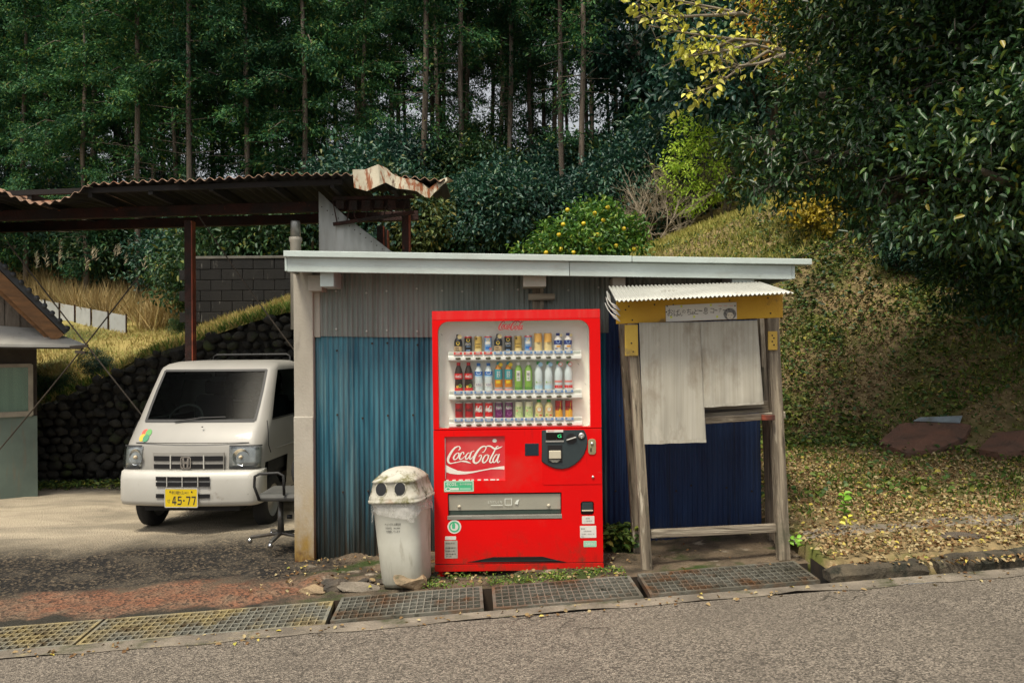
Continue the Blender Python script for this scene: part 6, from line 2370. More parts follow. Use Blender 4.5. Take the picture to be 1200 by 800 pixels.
# ---------------------------------------------------------------- low white sheet fence on the terrace
fe = thing('low_fence', 'low white sheet fence running across the grass below the pampas', 'fence', (-9.0, 13.0, 2.1))
M_fe = mat('white_fence_sheet', (.42, .43, .42), (.34, .35, .34), vs=2, rough=.6, rnd=.08, stains=(((.3, .29, .25), 4, .6, .8, (1, 1, 1)),))
fp0, fp1 = Vector((-8.95, 12.9)), Vector((-14.5, 17.2))
for k in range(8):
    a, b = fp0.lerp(fp1, k / 8), fp0.lerp(fp1, (k + 1) / 8 - .008)
    za, zb2 = hill(a.x, a.y), hill(b.x, b.y)
    mb = MB()
    o = Vector((-9, 13, 2.1))
    mb.v = [tuple(Vector(v) - o) for v in ((a.x, a.y, za - .1), (b.x, b.y, zb2 - .1), (b.x, b.y, zb2 + .42), (a.x, a.y, za + .42))]
    mb.f = [(0, 1, 2, 3)]
    mb.build('fence_sheet', M_fe, fe, solid=.012)
    mb = MB().box(a.x - .012 + 9, a.x + .012 + 9, a.y - .04 - 13, a.y - .01 - 13, za - .2 - 2.1, za + .46 - 2.1)
    mb.build('fence_post', M_rust, fe)

# ================================================================ PLANTS
M_bark = mat('cedar_bark', (.21, .165, .125), (.085, .066, .05), vs=3, vst=(5, 5, .4), rough=.95, bump=.8, bs=12, bst=(6, 6, .5), rnd=.45, stains=(((.25, .23, .20), 2, .55, .7, (3, 3, .4)),))
M_bark2 = mat('grey_bark', (.13, .11, .085), (.07, .06, .045), vs=6, rough=.95, bump=.6, bs=20, rnd=.2)
M_twig = mat('pale_twig', (.30, .25, .18), (.20, .165, .115), vs=6, rough=.9)
M_cyp = leafmat('cypress_sprays', [(0, (.014, .062, .030)), (.45, (.038, .130, .048)), (.8, (.085, .21, .058)), (.93, (.15, .25, .05)), (1, (.20, .20, .05))], rough=.65, trans=.22, spec=.25, big=((.012, .050, .042), .25, .6))
M_shr = leafmat('shrub_leaves', [(0, (.010, .040, .028)), (.5, (.022, .082, .05)), (.85, (.042, .12, .066)), (.97, (.08, .15, .06)), (1, (.18, .16, .03))], rough=.45, trans=.15, big=((.016, .045, .05), .35, .5))
M_cit = leafmat('citrus_leaves', [(0, (.04, .12, .018)), (.5, (.06, .16, .025)), (.85, (.15, .28, .04)), (1, (.30, .38, .06))], rough=.4, trans=.3)
M_lime = leafmat('light_green_leaves', [(0, (.30, .48, .04)), (.6, (.50, .70, .09)), (1, (.66, .76, .14))], rough=.5, trans=.5)
M_evg = leafmat('evergreen_leaves', [(0, (.009, .032, .011)), (.5, (.023, .068, .019)), (.85, (.052, .12, .030)), (.96, (.13, .20, .026)), (1, (.28, .22, .02))], rough=.38, trans=.18, spec=.5)
M_yel = leafmat('yellow_leaves', [(0, (.32, .27, .02)), (.5, (.52, .42, .03)), (.9, (.60, .52, .08)), (1, (.36, .36, .05))], rough=.5, trans=.4)
M_ora = leafmat('orange_leaves', [(0, (.32, .14, .02)), (.5, (.5, .25, .03)), (1, (.55, .38, .05))], rough=.5, trans=.35)
M_ivy = leafmat('ivy_leaves', [(0, (.025, .065, .014)), (.45, (.07, .13, .022)), (.8, (.17, .23, .04)), (.93, (.24, .26, .04)), (1, (.36, .29, .05))], rough=.5, trans=.15)
M_lit = leafmat('fallen_leaves', [(0, (.12, .06, .025)), (.3, (.22, .135, .06)), (.6, (.33, .24, .12)), (.88, (.43, .36, .20)), (.97, (.52, .42, .08)), (1, (.22, .25, .05))], rough=.8, trans=.05, spec=.2)
M_tan = leafmat('pampas_blades', [(0, (.24, .16, .06)), (.5, (.40, .29, .12)), (.9, (.52, .41, .21)), (1, (.24, .23, .07))], rough=.8, trans=.25, spec=.2, big=((.28, .22, .10), .8, .6))
M_grs = leafmat('lawn_blades', [(0, (.30, .22, .08)), (.6, (.40, .32, .12)), (.9, (.26, .26, .06)), (1, (.12, .19, .03))], rough=.8, trans=.25, spec=.2)
M_green_g = leafmat('green_grass', [(0, (.05, .11, .015)), (.6, (.11, .19, .03)), (.9, (.24, .25, .05)), (1, (.36, .30, .10))], rough=.7, trans=.3, spec=.3)


def stuff_mesh(name, V, Fc, k, m, parent=None, label=None, smooth=False):
    me = np_mesh(name, V, Fc, k)
    o = link(name, me, m, parent, smooth)
    return o


# ---- cypress variants
def cypress_parts(seed, H, zc, Lm):
    r = np.random.default_rng(seed)
    P, D, N, Ls, Ws = [], [], [], [], []
    tw = MB()
    nb = int((H - zc) * 4.8)
    for i in range(nb):
        z = zc + (H - zc) * (i + r.random()) / nb
        f = (z - zc) / (H - zc)
        L = Lm * (1 - f) ** .7 * r.uniform(.7, 1.35) + .25
        if f < .15:
            L *= r.uniform(.4, 1)
        az = r.random() * 2 * PI
        dr = np.array([math.cos(az), math.sin(az), 0])
        ns = int(6 + L * 6)
        for s in np.linspace(.05, 1, ns):
            base = np.array([0, 0, z]) + dr * L * s + np.array([0, 0, .25 * s * L * .3 - .45 * L * s * s])
            base += r.normal(size=3) * .10
            n = 40
            d = dr * .8 + r.normal(size=(n, 3)) * .6 + np.array([0, 0, -.45])
            P.append(np.repeat(base[None], n, 0) + r.normal(size=(n, 3)) * np.array([.13, .13, .055]))
            D.append(d)
            N.append(r.normal(size=(n, 3)) * .5 + np.array([0, 0, 1.0]))
            Ls.append(r.uniform(.07, .18, n))
            Ws.append(r.uniform(.028, .06, n))
        if L > .6 and i % 2 == 0:
            tw.tube([(0, 0, z), (dr[0] * L * .5, dr[1] * L * .5, z + .02), (dr[0] * L * .85, dr[1] * L * .85, z - .25 * L)], [.022, .015, .006], 4, cap=False)
    for i in range(int((9 if seed == 105 else 3) * zc)):          # thin drooping sprays low on the stem
        z = zc * r.uniform(.45, 1)
        az = r.random() * 2 * PI
        dr = np.array([math.cos(az), math.sin(az), 0])
        L = r.uniform(.3, .9)
        for s in (.4, .7, 1.0):
            n = 20
            base = np.array([0, 0, z]) + dr * L * s + np.array([0, 0, -.2 * s])
            P.append(np.repeat(base[None], n, 0) + r.normal(size=(n, 3)) * .12)
            D.append(dr * .7 + r.normal(size=(n, 3)) * .6 + np.array([0, 0, -.45]))
            N.append(r.normal(size=(n, 3)) * .5 + np.array([0, 0, 1.0]))
            Ls.append(r.uniform(.07, .17, n))
            Ws.append(r.uniform(.028, .06, n))
    for i in range(14):          # bare dead twigs below the crown
        z = zc * r.uniform(.55, 1)
        az = r.random() * 2 * PI
        L = r.uniform(.3, 1.1)
        tw.tube([(0, 0, z), (math.cos(az) * L, math.sin(az) * L, z + r.uniform(-.2, .15))], [.014, .004], 4, cap=False)
    V, Fc = blades_np(np.concatenate(P), np.concatenate(D), np.concatenate(N), np.concatenate(Ls), np.concatenate(Ws))
    crown = np_mesh('crown', V, Fc, 4)
    crown.materials.append(M_cyp)
    tb = tw
    pts = [(.05 * math.sin(k * 1.3 + seed), .05 * math.cos(k * 1.7 + seed), H * k / 8 - (.6 if k == 0 else 0)) for k in range(9)]
    pts = [(0, 0, -.6)] + pts[1:]
    tb.tube(pts, [.088, .08, .074, .068, .06, .05, .036, .022, .01], 9)
    trunk = bpy.data.meshes.new('trunk')
    trunk.from_pydata(tb.v, [], tb.f)
    trunk.materials.append(M_bark)
    trunk.polygons.foreach_set('use_smooth', [True] * len(trunk.polygons))
    return crown, trunk


CYP = [cypress_parts(101, 14.5, 6.4, 1.75), cypress_parts(102, 15.5, 5.2, 1.9), cypress_parts(103, 13.5, 4.2, 1.8), cypress_parts(104, 15, 7.4, 1.6), cypress_parts(105, 13, 2.6, 1.9)]


def put_tree(kind, x, y, label, group, s=1.0, name='cypress_tree', zoff=0.0):
    crown, trunk = CYP[kind]
    t = thing(name, label, 'tree', (x, y, hill(x, y) + zoff), random.uniform(0, 6.28), group)
    for nm, me in (('crown', crown), ('trunk', trunk)):
        o = bpy.data.objects.new(nm, me)
        COL.objects.link(o)
        o.parent = t
    t.scale = (s, s, s)
    return t


ORD = ['first', 'second', 'third', 'fourth', 'fifth', 'sixth', 'seventh', 'eighth', 'ninth', 'tenth', 'eleventh', 'twelfth', 'thirteenth', 'fourteenth', 'fifteenth', 'sixteenth', 'seventeenth', 'eighteenth', 'nineteenth', 'twentieth', 'twenty-first', 'twenty-second', 'twenty-third', 'twenty-fourth', 'twenty-fifth', 'twenty-sixth']


def forest_row(items, rowname, group):
    for i, (px, Y, kind, s) in enumerate(sorted(items)):
        x = (px - 600) / F * (Y + 5.6)
        put_tree(kind, x, Y, 'tall dark cypress, %s of the %s counting from the house end' % (ORD[i], rowname), group, s)


front = [(-70, 17.5, 4, .9), (30, 18, 4, .95), (100, 17, 4, .9), (163, 16.2, 1, 1.0), (224, 15.6, 0, 1.0), (206, 18.6, 3, .9), (290, 16.8, 1, 1.0), (358, 16.6, 4, 1.0), (430, 17.4, 4, .85), (500, 15.8, 1, 1.05), (543, 17.4, 0, 1.0), (600, 18.2, 1, .95), (660, 15.4, 3, .95), (685, 14.2, 3, .95), (752, 18, 0, 1.0), (801, 17.5, 3, .95), (813, 18.6, 3, .95)]
forest_row(front, 'front row', 'cypress trees along the forest front')
rows = [('second row', 20.5, 17), ('third row', 23.0, 22), ('back row', 26, 24), ('far row', 30, 24)]
for nm, Y, cnt in rows:
    it = []
    for i in range(cnt):
        px = -90 + (990 / cnt) * (i + random.uniform(.15, .85))
        it.append((px, Y + random.uniform(-1.0, 1.0), random.choice(([1, 2, 4, 2, 4] if px < 380 else [0, 1, 3, 1, 2]) if Y < 25 else ([0, 2, 1, 2] if Y < 28.5 else [2, 0, 2])), random.uniform(.85, 1.1)))
    forest_row(it, nm, 'cypress trees in the %s of the forest' % nm)


# ---- leafy masses built from clumps
def clump_leaves(blobs, n, L, W, seed, clumps=26, spread=.22, droop=.25, shell=(.72, 1.0), upn=.9):
    r = np.random.default_rng(seed)
    w = np.array([b[3] ** 2 for b in blobs])
    w = w / w.sum()
    P, D, N = [], [], []
    for b, ww in zip(blobs, w):
        c = np.array(b[:3])
        rad = np.array([b[3], b[3], b[3] * (b[4] if len(b) > 4 else .85)])
        k = max(5, int(clumps))
        cd = unit(r.normal(size=(k, 3)))
        cc = cd * r.uniform(shell[0], shell[1], (k, 1))
        m = max(1, int(n * ww))
        j = r.integers(0, k, m)
        q = cc[j] + r.normal(size=(m, 3)) * spread * np.array([1, 1, .75])
        P.append(c + q * rad)
        o = unit(q + 1e-6)
        D.append(o * .7 + r.normal(size=(m, 3)) * .6 + np.array([0, 0, -droop]))
        N.append(o * .5 + r.normal(size=(m, 3)) * .45 + np.array([0, 0, upn]))
    P, D, N = np.concatenate(P), np.concatenate(D), np.concatenate(N)
    m = len(P)
    return P, D, N, r.uniform(L * .65, L * 1.25, m), r.uniform(W * .7, W * 1.2, m)


def shrub_mesh(seed, n=7500, L=.085, W=.042, m=M_shr, blobs=None):
    r = np.random.default_rng(seed)
    blobs = blobs or [(r.uniform(-.55, .55), r.uniform(-.45, .45), r.uniform(.5, 1.25), r.uniform(.5, .85)) for _ in range(6)]
    V, Fc = leaves_np(*clump_leaves(blobs, n, L, W, seed))
    me = np_mesh('foliage', V, Fc, 4)
    me.materials.append(m)
    return me


def stems_mesh(seed, h=1.2, n=7, m=M_bark2, r0=.03):
    r = np.random.default_rng(seed)
    mb = MB()
    for i in range(n):
        a = r.random() * 6.28
        sp = r.uniform(.2, .7)
        mb.tube([(0, 0, -.3), (math.cos(a) * sp * .4, math.sin(a) * sp * .4, h * .5), (math.cos(a) * sp, math.sin(a) * sp, h)], [r0, r0 * .7, r0 * .3], 5, cap=False)
    me = bpy.data.meshes.new('stems')
    me.from_pydata(mb.v, [], mb.f)
    me.materials.append(m)
    return me


M_shr2 = leafmat('shrub_leaves_green', [(0, (.014, .048, .018)), (.5, (.034, .095, .034)), (.85, (.07, .15, .045)), (1, (.22, .22, .04))], rough=.5, trans=.2, big=((.02, .05, .02), .5, .5))
M_shr3 = leafmat('shrub_leaves_olive', [(0, (.03, .055, .016)), (.5, (.07, .11, .03)), (.85, (.13, .17, .04)), (1, (.26, .20, .05))], rough=.55, trans=.25)
SHR = [shrub_mesh(200 + k, m=(M_shr, M_shr2, M_shr, M_shr2, M_shr3)[k]) for k in range(5)]
STM = stems_mesh(210)


def put_shrub(x, y, s, label, group, k=None, sz=None, name='shrub', rz=None):
    t = thing(name, label, 'shrub', (x, y, hill(x, y) - .05), random.uniform(0, 6.28), group)
    for nm, me in (('foliage', SHR[random.choice((0, 0, 1, 1, 2, 3, 4)) if k is None else k]), ('stems', STM)):
        o = bpy.data.objects.new(nm, me)
        COL.objects.link(o)
        o.parent = t
    t.scale = (s, s, sz or s)


sl = []
for Y, px0, px1, cnt, s0 in ((12.6, -60, 770, 15, 1.35), (14.4, -80, 830, 17, 1.4), (17.0, -80, 860, 16, 1.35), (21, -80, 900, 12, 1.1)):
    it = []
    for i in range(cnt):
        px = lerp(px0, px1, (i + random.uniform(.2, .8)) / cnt)
        if Y < 13 and px < 250:
            if px < 130:
                continue
            yy = 19
        elif px < 250:
            yy = Y + 4.5
        else:
            yy = Y
        it.append((px, yy + random.uniform(-.6, .6), s0 * random.uniform(.8, 1.25)))
    for i, (px, yy, s) in enumerate(sorted(it)):
        put_shrub((px - 600) / F * (yy + 5.6), yy, s, 'dark leafy shrub, %s of the %s below the cypresses counting from the house end' % (ORD[i], {12.6: 'nearer row', 14.4: 'middle row', 17.0: 'upper row', 21: 'top row'}[Y]), 'shrubs below the forest')

for i, px in enumerate((-40, 5, 50, 92, 138, 180, 222, 262, 300, 338)):
    yy = 20.4 if px < 150 else (19.4 if px < 215 else 15.6)
    put_shrub((px - 600) / F * (yy + 5.6), yy, random.uniform(1.15, 1.6), 'dense shrub seen below the carport roof, %s counting from the house end' % ORD[i], 'shrubs seen below the carport roof')
# ---- small trees and bushes between shed and forest
ct = thing('citrus_tree', 'bright green citrus tree with small yellow fruit behind the shed roof', 'tree', (1.25, 7.6, hill(1.25, 7.6)))
cbz = hill(1.25, 7.6)


def ctp(px, py, Y):
    p = at(px, py, Y)
    return (p.x - 1.25, p.y - 7.6, p.z - cbz)


cb_ = [(*ctp(690, 268, 7.4), .46), (*ctp(660, 285, 7.5), .42), (*ctp(722, 275, 7.6), .42), (*ctp(700, 252, 7.8), .36), (*ctp(735, 290, 7.4), .36), (*ctp(640, 300, 7.5), .3), (*ctp(615, 300, 7.5), .22), (*ctp(690, 300, 7.2), .5)]
V, Fc = leaves_np(*clump_leaves(cb_, 4200, .095, .045, 301, clumps=22, spread=.25))
link('crown', np_mesh('crown', V, Fc, 4), M_cit, ct)
mb = MB().tube([(0, 0, -.3), (.02, .02, .4), ctp(690, 280, 7.5)], [.07, .055, .02], 8)
for b in cb_:
    mb.tube([(.02, .02, .35), b[:3]], [.03, .01], 5)
mb.build('trunk', M_bark2, ct, smooth=True)
M_fruit = mat('yellow_citrus', (.72, .54, .03), (.66, .48, .02), vs=20, rough=.4)
fme = None
for i, (px, py) in enumerate(((665, 246), (697, 250), (660, 263), (707, 258), (655, 275), (700, 275), (657, 292), (692, 281), (704, 291), (684, 262), (731, 268), (722, 288), (640, 296), (672, 296), (712, 243), (743, 292))):
    p = ctp(px, py, 7.02)
    if fme is None:
        fme = MB().lathe([(0, -.036), (.022, -.03), (.036, -.008), (.034, .014), (.018, .031), (0, .034)], 12, cap=False).build('fruit', M_fruit, ct, smooth=True)
        o = fme
    else:
        o = twin(fme)
        o.parent = ct
    o.location = p


def leafy_tree(name, label, cat, base, blobs, n, L, W, m, seed, bark=M_bark2, r0=.05, clumps=20, spread=.25, group=None, limbs=True, sh=(.72, 1)):
    t = thing(name, label, cat, base, 0, group)
    b0 = Vector(base)
    bl = [(b[0] - b0.x, b[1] - b0.y, b[2] - b0.z, *b[3:]) for b in blobs]
    V, Fc = leaves_np(*clump_leaves(bl, n, L, W, seed, clumps=clumps, spread=spread, shell=sh))
    link('crown', np_mesh('crown', V, Fc, 4), m, t)
    mb = MB()
    c = Vector((sum(b[0] for b in bl), sum(b[1] for b in bl), sum(b[2] for b in bl))) / len(bl)
    f = c * .45
    mb.tube([(0, 0, -.4), tuple(c * .25 + Vector((.04, 0, 0))), tuple(f)], [r0, r0 * .8, r0 * .6], 8)
    if limbs:
        for b in bl:
            q = Vector(b[:3])
            mb.tube([tuple(f), tuple(f.lerp(q, .55) + Vector((0, 0, -.05))), tuple(q)], [r0 * .5, r0 * .3, r0 * .12], 5)
    mb.build('trunk', bark, t, smooth=True)
    return t


def blob(px, py, Y, r, sq=.85):
    p = at(px, py, Y)
    return (p.x, p.y, p.z, r, sq)


bp = at(836, 275, 11.2)
leafy_tree('sapling', 'light green young tree glowing before the dark forest above the stall', 'tree', (bp.x, 11.2, hill(bp.x, 11.2)), [blob(806, 165, 10.9, .36, 1.2), blob(815, 190, 10.8, .5, 1.1), blob(795, 210, 10.9, .42), blob(812, 232, 10.8, .42), blob(838, 222, 10.8, .3), blob(800, 148, 10.6, .3), blob(825, 160, 10.6, .34), blob(790, 182, 10.6, .3), blob(835, 195, 10.5, .3)], 2000, .085, .045, M_lime, 311, r0=.035, clumps=16)
bp = at(880, 262, 10.8)
leafy_tree('sapling', 'thin olive green sapling leaning among bare twigs near the bank crest', 'tree', (bp.x, 10.8, hill(bp.x, 10.8)), [blob(870, 190, 10.8, .36, 1.2), blob(885, 215, 10.7, .36), blob(860, 225, 10.8, .3), blob(862, 165, 10.8, .22)], 1100, .08, .04, leafmat('olive_leaves', [(0, (.07, .12, .02)), (.6, (.16, .2, .03)), (1, (.30, .28, .05))], trans=.3), 312, r0=.04, clumps=14)
bp = at(955, 262, 7.2)
leafy_tree('yellow_shrub', 'yellow autumn shrub at the crest of the bank below the evergreen tree', 'shrub', (bp.x, 7.4, hill(bp.x, 7.4)), [blob(935, 245, 7.4, .35), blob(960, 232, 7.5, .36), blob(985, 222, 7.6, .34), blob(950, 265, 7.2, .28), blob(970, 250, 7.3, .34)], 1700, .085, .05, leafmat('gold_leaves', [(0, (.20, .17, .02)), (.5, (.42, .32, .03)), (.85, (.55, .40, .04)), (1, (.10, .15, .02))], trans=.35), 313, r0=.03, clumps=16)


def twig_bush(px, py, Y, h, w, seed, label, m=M_twig):
    r = np.random.default_rng(seed)
    p = at(px, py, Y)
    t = thing('bare_shrub', label, 'shrub', (p.x, Y, hill(p.x, Y)), 0, 'bare winter shrubs behind the shed')
    mb = MB()

    def br(p0, d, L, rad, lev):
        p1 = p0 + d * L * .5 + Vector(r.normal(size=3)) * .05 * L
        p2 = p1 + (d + Vector(r.normal(size=3)) * .25).normalized() * L * .5
        mb.tube([p0, p1, p2], [rad, rad * .7, rad * .4], 4 if lev else 5, cap=False)
        if lev < 3:
            for _ in range(4 if lev else 5):
                nd = (d + Vector(r.normal(size=3)) * .55 + Vector((0, 0, .1))).normalized()
                br(p0.lerp(p2, r.uniform(.35, 1)), nd, L * r.uniform(.5, .75), rad * .5, lev + 1)
    for k in range(5):
        a = r.random() * 6.28
        br(Vector((0, 0, -.1)), Vector((math.cos(a) * w, math.sin(a) * w, 1)).normalized(), h * .55, .028, 0)
    mb.build('branches', m, t)


twig_bush(765, 290, 10.4, 1.6, .55, 321, 'spreading bare tan shrub behind the shed roof next to the citrus tree')
twig_bush(800, 285, 11.0, 1.9, .5, 322, 'bare tan shrub standing below the light green young tree')
twig_bush(852, 276, 11.4, 2.2, .4, 323, 'tall bare twiggy shrub near the olive sapling', M_twig)
twig_bush(742, 270, 12.2, 1.8, .5, 324, 'greyish bare shrub behind the citrus tree against the forest')

# ---- the branch with yellow leaves reaching in above the bank
yt = thing('yellow_leaved_tree', 'pale branched tree with sparse yellow leaves reaching over the bank', 'tree', (6.2, 6.8, hill(6.2, 6.8)))
y0 = Vector((6.2, 6.8, hill(6.2, 6.8)))


def ytp(px, py, Y):
    return at(px, py, Y) - y0


mb = MB()
mb.tube([(0, 0, -.4), (-.1, .0, 1.2), ytp(1040, 120, 6.2), ytp(985, 95, 5.6)], [.11, .09, .07, .05], 9)
tips = []
BR = [[(985, 95, 5.6), (930, 40, 4.8), (870, 16, 4.4), (800, 2, 4.2), (752, -8, 4.0)], [(985, 90, 5.6), (920, 50, 4.6), (860, 46, 4.4), (810, 40, 4.2), (760, 30, 4.0)], [(985, 95, 5.6), (925, 62, 4.5), (880, 52, 4.3), (840, 62, 4.2), (806, 66, 4.1)], [(970, 90, 5.4), (900, 60, 4.5), (862, 84, 4.3), (836, 102, 4.2), (812, 110, 4.1)],
      [(985, 60, 5.5), (930, 20, 4.8), (895, -10, 4.6), (850, -30, 4.4)], [(925, 62, 4.5), (890, 75, 4.2), (862, 78, 4.1), (835, 84, 4.0)], [(870, 16, 4.4), (840, 18, 4.3), (790, 20, 4.2), (768, 12, 4.1)], [(860, 46, 4.4), (825, 62, 4.3), (790, 72, 4.2)]]
for i, b in enumerate(BR):
    pts = [ytp(*q) for q in b]
    mb.tube(pts, [lerp(.030, .006, k / (len(pts) - 1)) for k in range(len(pts))], 6, cap=False)
    for k in range(1, len(pts)):
        for _ in range(7):
            p = pts[k - 1].lerp(pts[k], random.random())
            d = (pts[k] - pts[k - 1]).normalized() + Vector((random.gauss(0, .5), random.gauss(0, .5), random.gauss(0, .5)))
            L = random.uniform(.1, .35)
            e = p + d.normalized() * L
            mb.tube([p, p.lerp(e, .5) + Vector((0, 0, .015)), e], [.006, .005, .003], 4, cap=False)
            tips.append((e, d, k))
mb.build('trunk', mat('pale_branch', (.30, .25, .18), (.20, .165, .12), vs=6, rough=.9), yt, smooth=True)


def leaf_proto(name, L, W, m, parent, curl=.15):
    V, Fc = leaves_np([[0, 0, 0]], [[1, 0, 0]], [[0, 0, 1]], [L], [W], curl=curl)
    o = link(name, np_mesh(name, V, Fc, 4), m, parent)
    return o


def scatter_leaf(proto, parent, p, d, first=False, s=1.0):
    o = proto if first else twin(proto)
    o.parent = parent
    o.location = p
    o.rotation_euler = (Vector(d).to_track_quat('X', 'Z') @ Euler((random.gauss(0, .6), 0, 0)).to_quaternion()).to_euler()
    o.scale = (s, s, s)


M_yleaf = mat('yellow_leaf', (.54, .50, .035), (.64, .60, .12), vs=3, rough=.5, rnd=.35)
pr = leaf_proto('leaf', .11, .075, M_yleaf, yt)
random.shuffle(tips)
cnt = 0
for e, d, k in tips:
    w = at(0, 0, 0)
    q = e + y0
    if cnt >= 230:
        break
    if random.random() < (.95 if k >= 3 else .45):
        for _ in range(random.choice((1, 2, 2))):
            scatter_leaf(pr, yt, e + Vector((random.gauss(0, .05), random.gauss(0, .05), random.gauss(0, .05))), (d[0] * .4 + random.gauss(0, .4), d[1] * .4 + random.gauss(0, .4), -.6 + random.gauss(0, .3)), cnt == 0, random.uniform(.6, 1.15))
            cnt += 1
M_yel2 = leafmat('pale_yellow_leaves', [(0, (.36, .38, .04)), (.5, (.56, .56, .07)), (.9, (.66, .66, .14)), (1, (.26, .38, .06))], rough=.5, trans=.45)
yb = []
for e, d, k in tips:
    if random.random() < .5:
        yb.append((e.x, e.y, e.z, random.uniform(.07, .16)))
for px, py, Y, r_ in ((900, 30, 4.9, .28), (940, 55, 5.0, .28), (870, 0, 4.7, .22), (925, -5, 5.0, .3), (955, 20, 5.2, .25), (910, 75, 4.8, .18)):
    q = ytp(px, py, Y)
    yb.append((q.x, q.y, q.z, r_))
V, Fc = leaves_np(*clump_leaves(yb, 620, .08, .055, 333, clumps=8, spread=.7, shell=(.2, 1)))
tag(link('leaves', np_mesh('leaves', V, Fc, 4), M_yel2, yt), kind='stuff')
bp = at(905, 130, 9.5)
leafy_tree('maple_tree', 'small orange leaved tree glimpsed between evergreen tree and forest', 'tree', (bp.x, 9.5, hill(bp.x, 9.5)), [blob(915, 20, 8.8, .55), blob(900, 40, 8.7, .4), blob(935, 10, 9, .5), blob(925, 75, 8.8, .35), blob(900, -20, 9, .6)], 1500, .08, .055, M_ora, 331, r0=.05, clumps=18)

# ---- the big evergreen over the bank
et_base = Vector((8.0, 4.2, hill(8.0, 4.2)))
EB = [blob(1000, 40, 2.6, .75), blob(960, 110, 2.5, .55), blob(905, 175, 2.7, .42), blob(880, 215, 2.9, .30), blob(930, 205, 2.6, .42), blob(985, 180, 2.3, .55), blob(1060, 110, 1.9, .75), blob(1120, 50, 1.7, .8), blob(1060, 10, 2.2, .8), blob(1080, 200, 2.0, .6), blob(1020, 235, 2.3, .42), blob(1160, 160, 1.7, .7), blob(1215, 80, 1.5, .8), blob(1230, 220, 1.6, .7), blob(1150, 250, 2.2, .5), blob(975, -30, 2.8, .8), blob(1120, -50, 1.8, .9), blob(1240, -20, 1.5, .9), blob(960, 20, 2.9, .5), blob(1190, 300, 2.4, .4), blob(870, 160, 3.0, .28), blob(1300, 120, 1.9, 1.0), blob(1330, 260, 2.4, .9), blob(1010, 110, 3.4, .8), blob(1100, 130, 3.4, .9), blob(1190, 120, 3.2, .9), blob(1260, 180, 3.4, .9), blob(1130, 300, 3.0, .5), blob(1195, 350, 2.6, .45), blob(1060, 270, 3.3, .4), blob(1230, 300, 2.2, .6), blob(1100, 240, 3.6, .7), blob(1180, 260, 3.8, .8), blob(1120, 330, 3.2, .4), blob(1150, 200, .9, .9), blob(1280, 100, .6, 1.1), blob(1100, -120, 1.2, 1.1), blob(1230, -120, 1.0, 1.1), blob(1380, 60, 1.4, 1.2), blob(1400, 220, 1.6, 1.2), blob(1230, 340, 3.2, .6), blob(1040, -140, 1.6, .9), blob(1080, -170, .8, 1.0)]  # out-of-frame blobs near the end are crown added to shade the bank
et = leafy_tree('evergreen_tree', 'big glossy dark evergreen tree overhanging the leafy bank', 'tree', et_base, EB, 76000, .078, .034, M_evg, 341, r0=.22, clumps=34, spread=.20, sh=(.5, 1.0))
# hanging twigs and the 280 nearest big leaves, one by one
tb = MB()
M_eleaf = mat('big_leaf', (.026, .072, .024), (.045, .10, .028), vs=2, rough=.32, spec=.6, rnd=.5)
pr = leaf_proto('leaf', .092, .038, M_eleaf, et)
cnt = 0
for i in range(46):
    b = EB[random.choice([0, 1, 2, 3, 4, 5, 6, 7, 8, 9, 10, 11, 12, 13, 14, 18, 20])]
    a = random.uniform(PI * 1.05, PI * 1.95)
    p0 = Vector(b[:3]) - et_base
    d = Vector((math.cos(a) * .9, math.sin(a) * 1.0, random.uniform(-.5, .4))).normalized()
    p1 = p0 + d * b[3] * .9
    p2 = p1 + (d * .4 + Vector((0, 0, -.5))) * random.uniform(.15, .35)
    tb.tube([p0, p1, p2], [.012, .007, .003], 4, cap=False)
    for k in range(6):
        if cnt >= 276:
            break
        q = p1.lerp(p2, k / 5)
        scatter_leaf(pr, et, q, (d.x * .3 + random.gauss(0, .5), d.y * .3 + random.gauss(0, .5), -.7), cnt == 0, random.uniform(.75, 1.2))
        cnt += 1
tw_ = [[(1068, 200, 2.6), (1030, 262, 2.9), (1008, 290, 3.0), (985, 318, 3.1)], [(1045, 235, 2.8), (1016, 268, 3.0), (980, 285, 3.2), (930, 305, 3.4)], [(1035, 250, 2.9), (1018, 282, 3.0), (1024, 296, 3.0)], [(1087, 170, 2.4), (1088, 215, 2.5), (1098, 240, 2.6)], [(1110, 250, 2.6), (1130, 275, 2.7), (1155, 278, 2.7)]]
for w in tw_:
    tb.tube([at(*q) - et_base for q in w], [.014, .011, .008, .004][:len(w)], 5, cap=False)
tag(tb.build('twigs', M_bark2, et, smooth=True), kind='stuff')
# further dark broadleaf trees behind it on the bank, added to block sky light
BROAD = []
for k in range(3):
    r_ = np.random.default_rng(350 + k)
    bl = [(r_.uniform(-1.2, 1.2), r_.uniform(-1.1, 1.1), r_.uniform(1.4, 4.6), r_.uniform(.7, 1.15)) for _ in range(10)]
    V, Fc = leaves_np(*clump_leaves(bl, 6500, .17, .085, 360 + k, clumps=26, spread=.24, sh=None) if False else clump_leaves(bl, 6500, .17, .085, 360 + k, clumps=26, spread=.24))
    me = np_mesh('crown', V, Fc, 4)
    me.materials.append(M_shr)
    mb = MB().tube([(0, 0, -.5), (.1, 0, 1.5), (0, .1, 3.2)], [.16, .12, .06], 8)
    for b in bl:
        mb.tube([(.05, 0, 1.8), b[:3]], [.06, .02], 5)
    tm = bpy.data.meshes.new('trunk')
    tm.from_pydata(mb.v, [], mb.f)
    tm.materials.append(M_bark2)
    BROAD.append((me, tm))
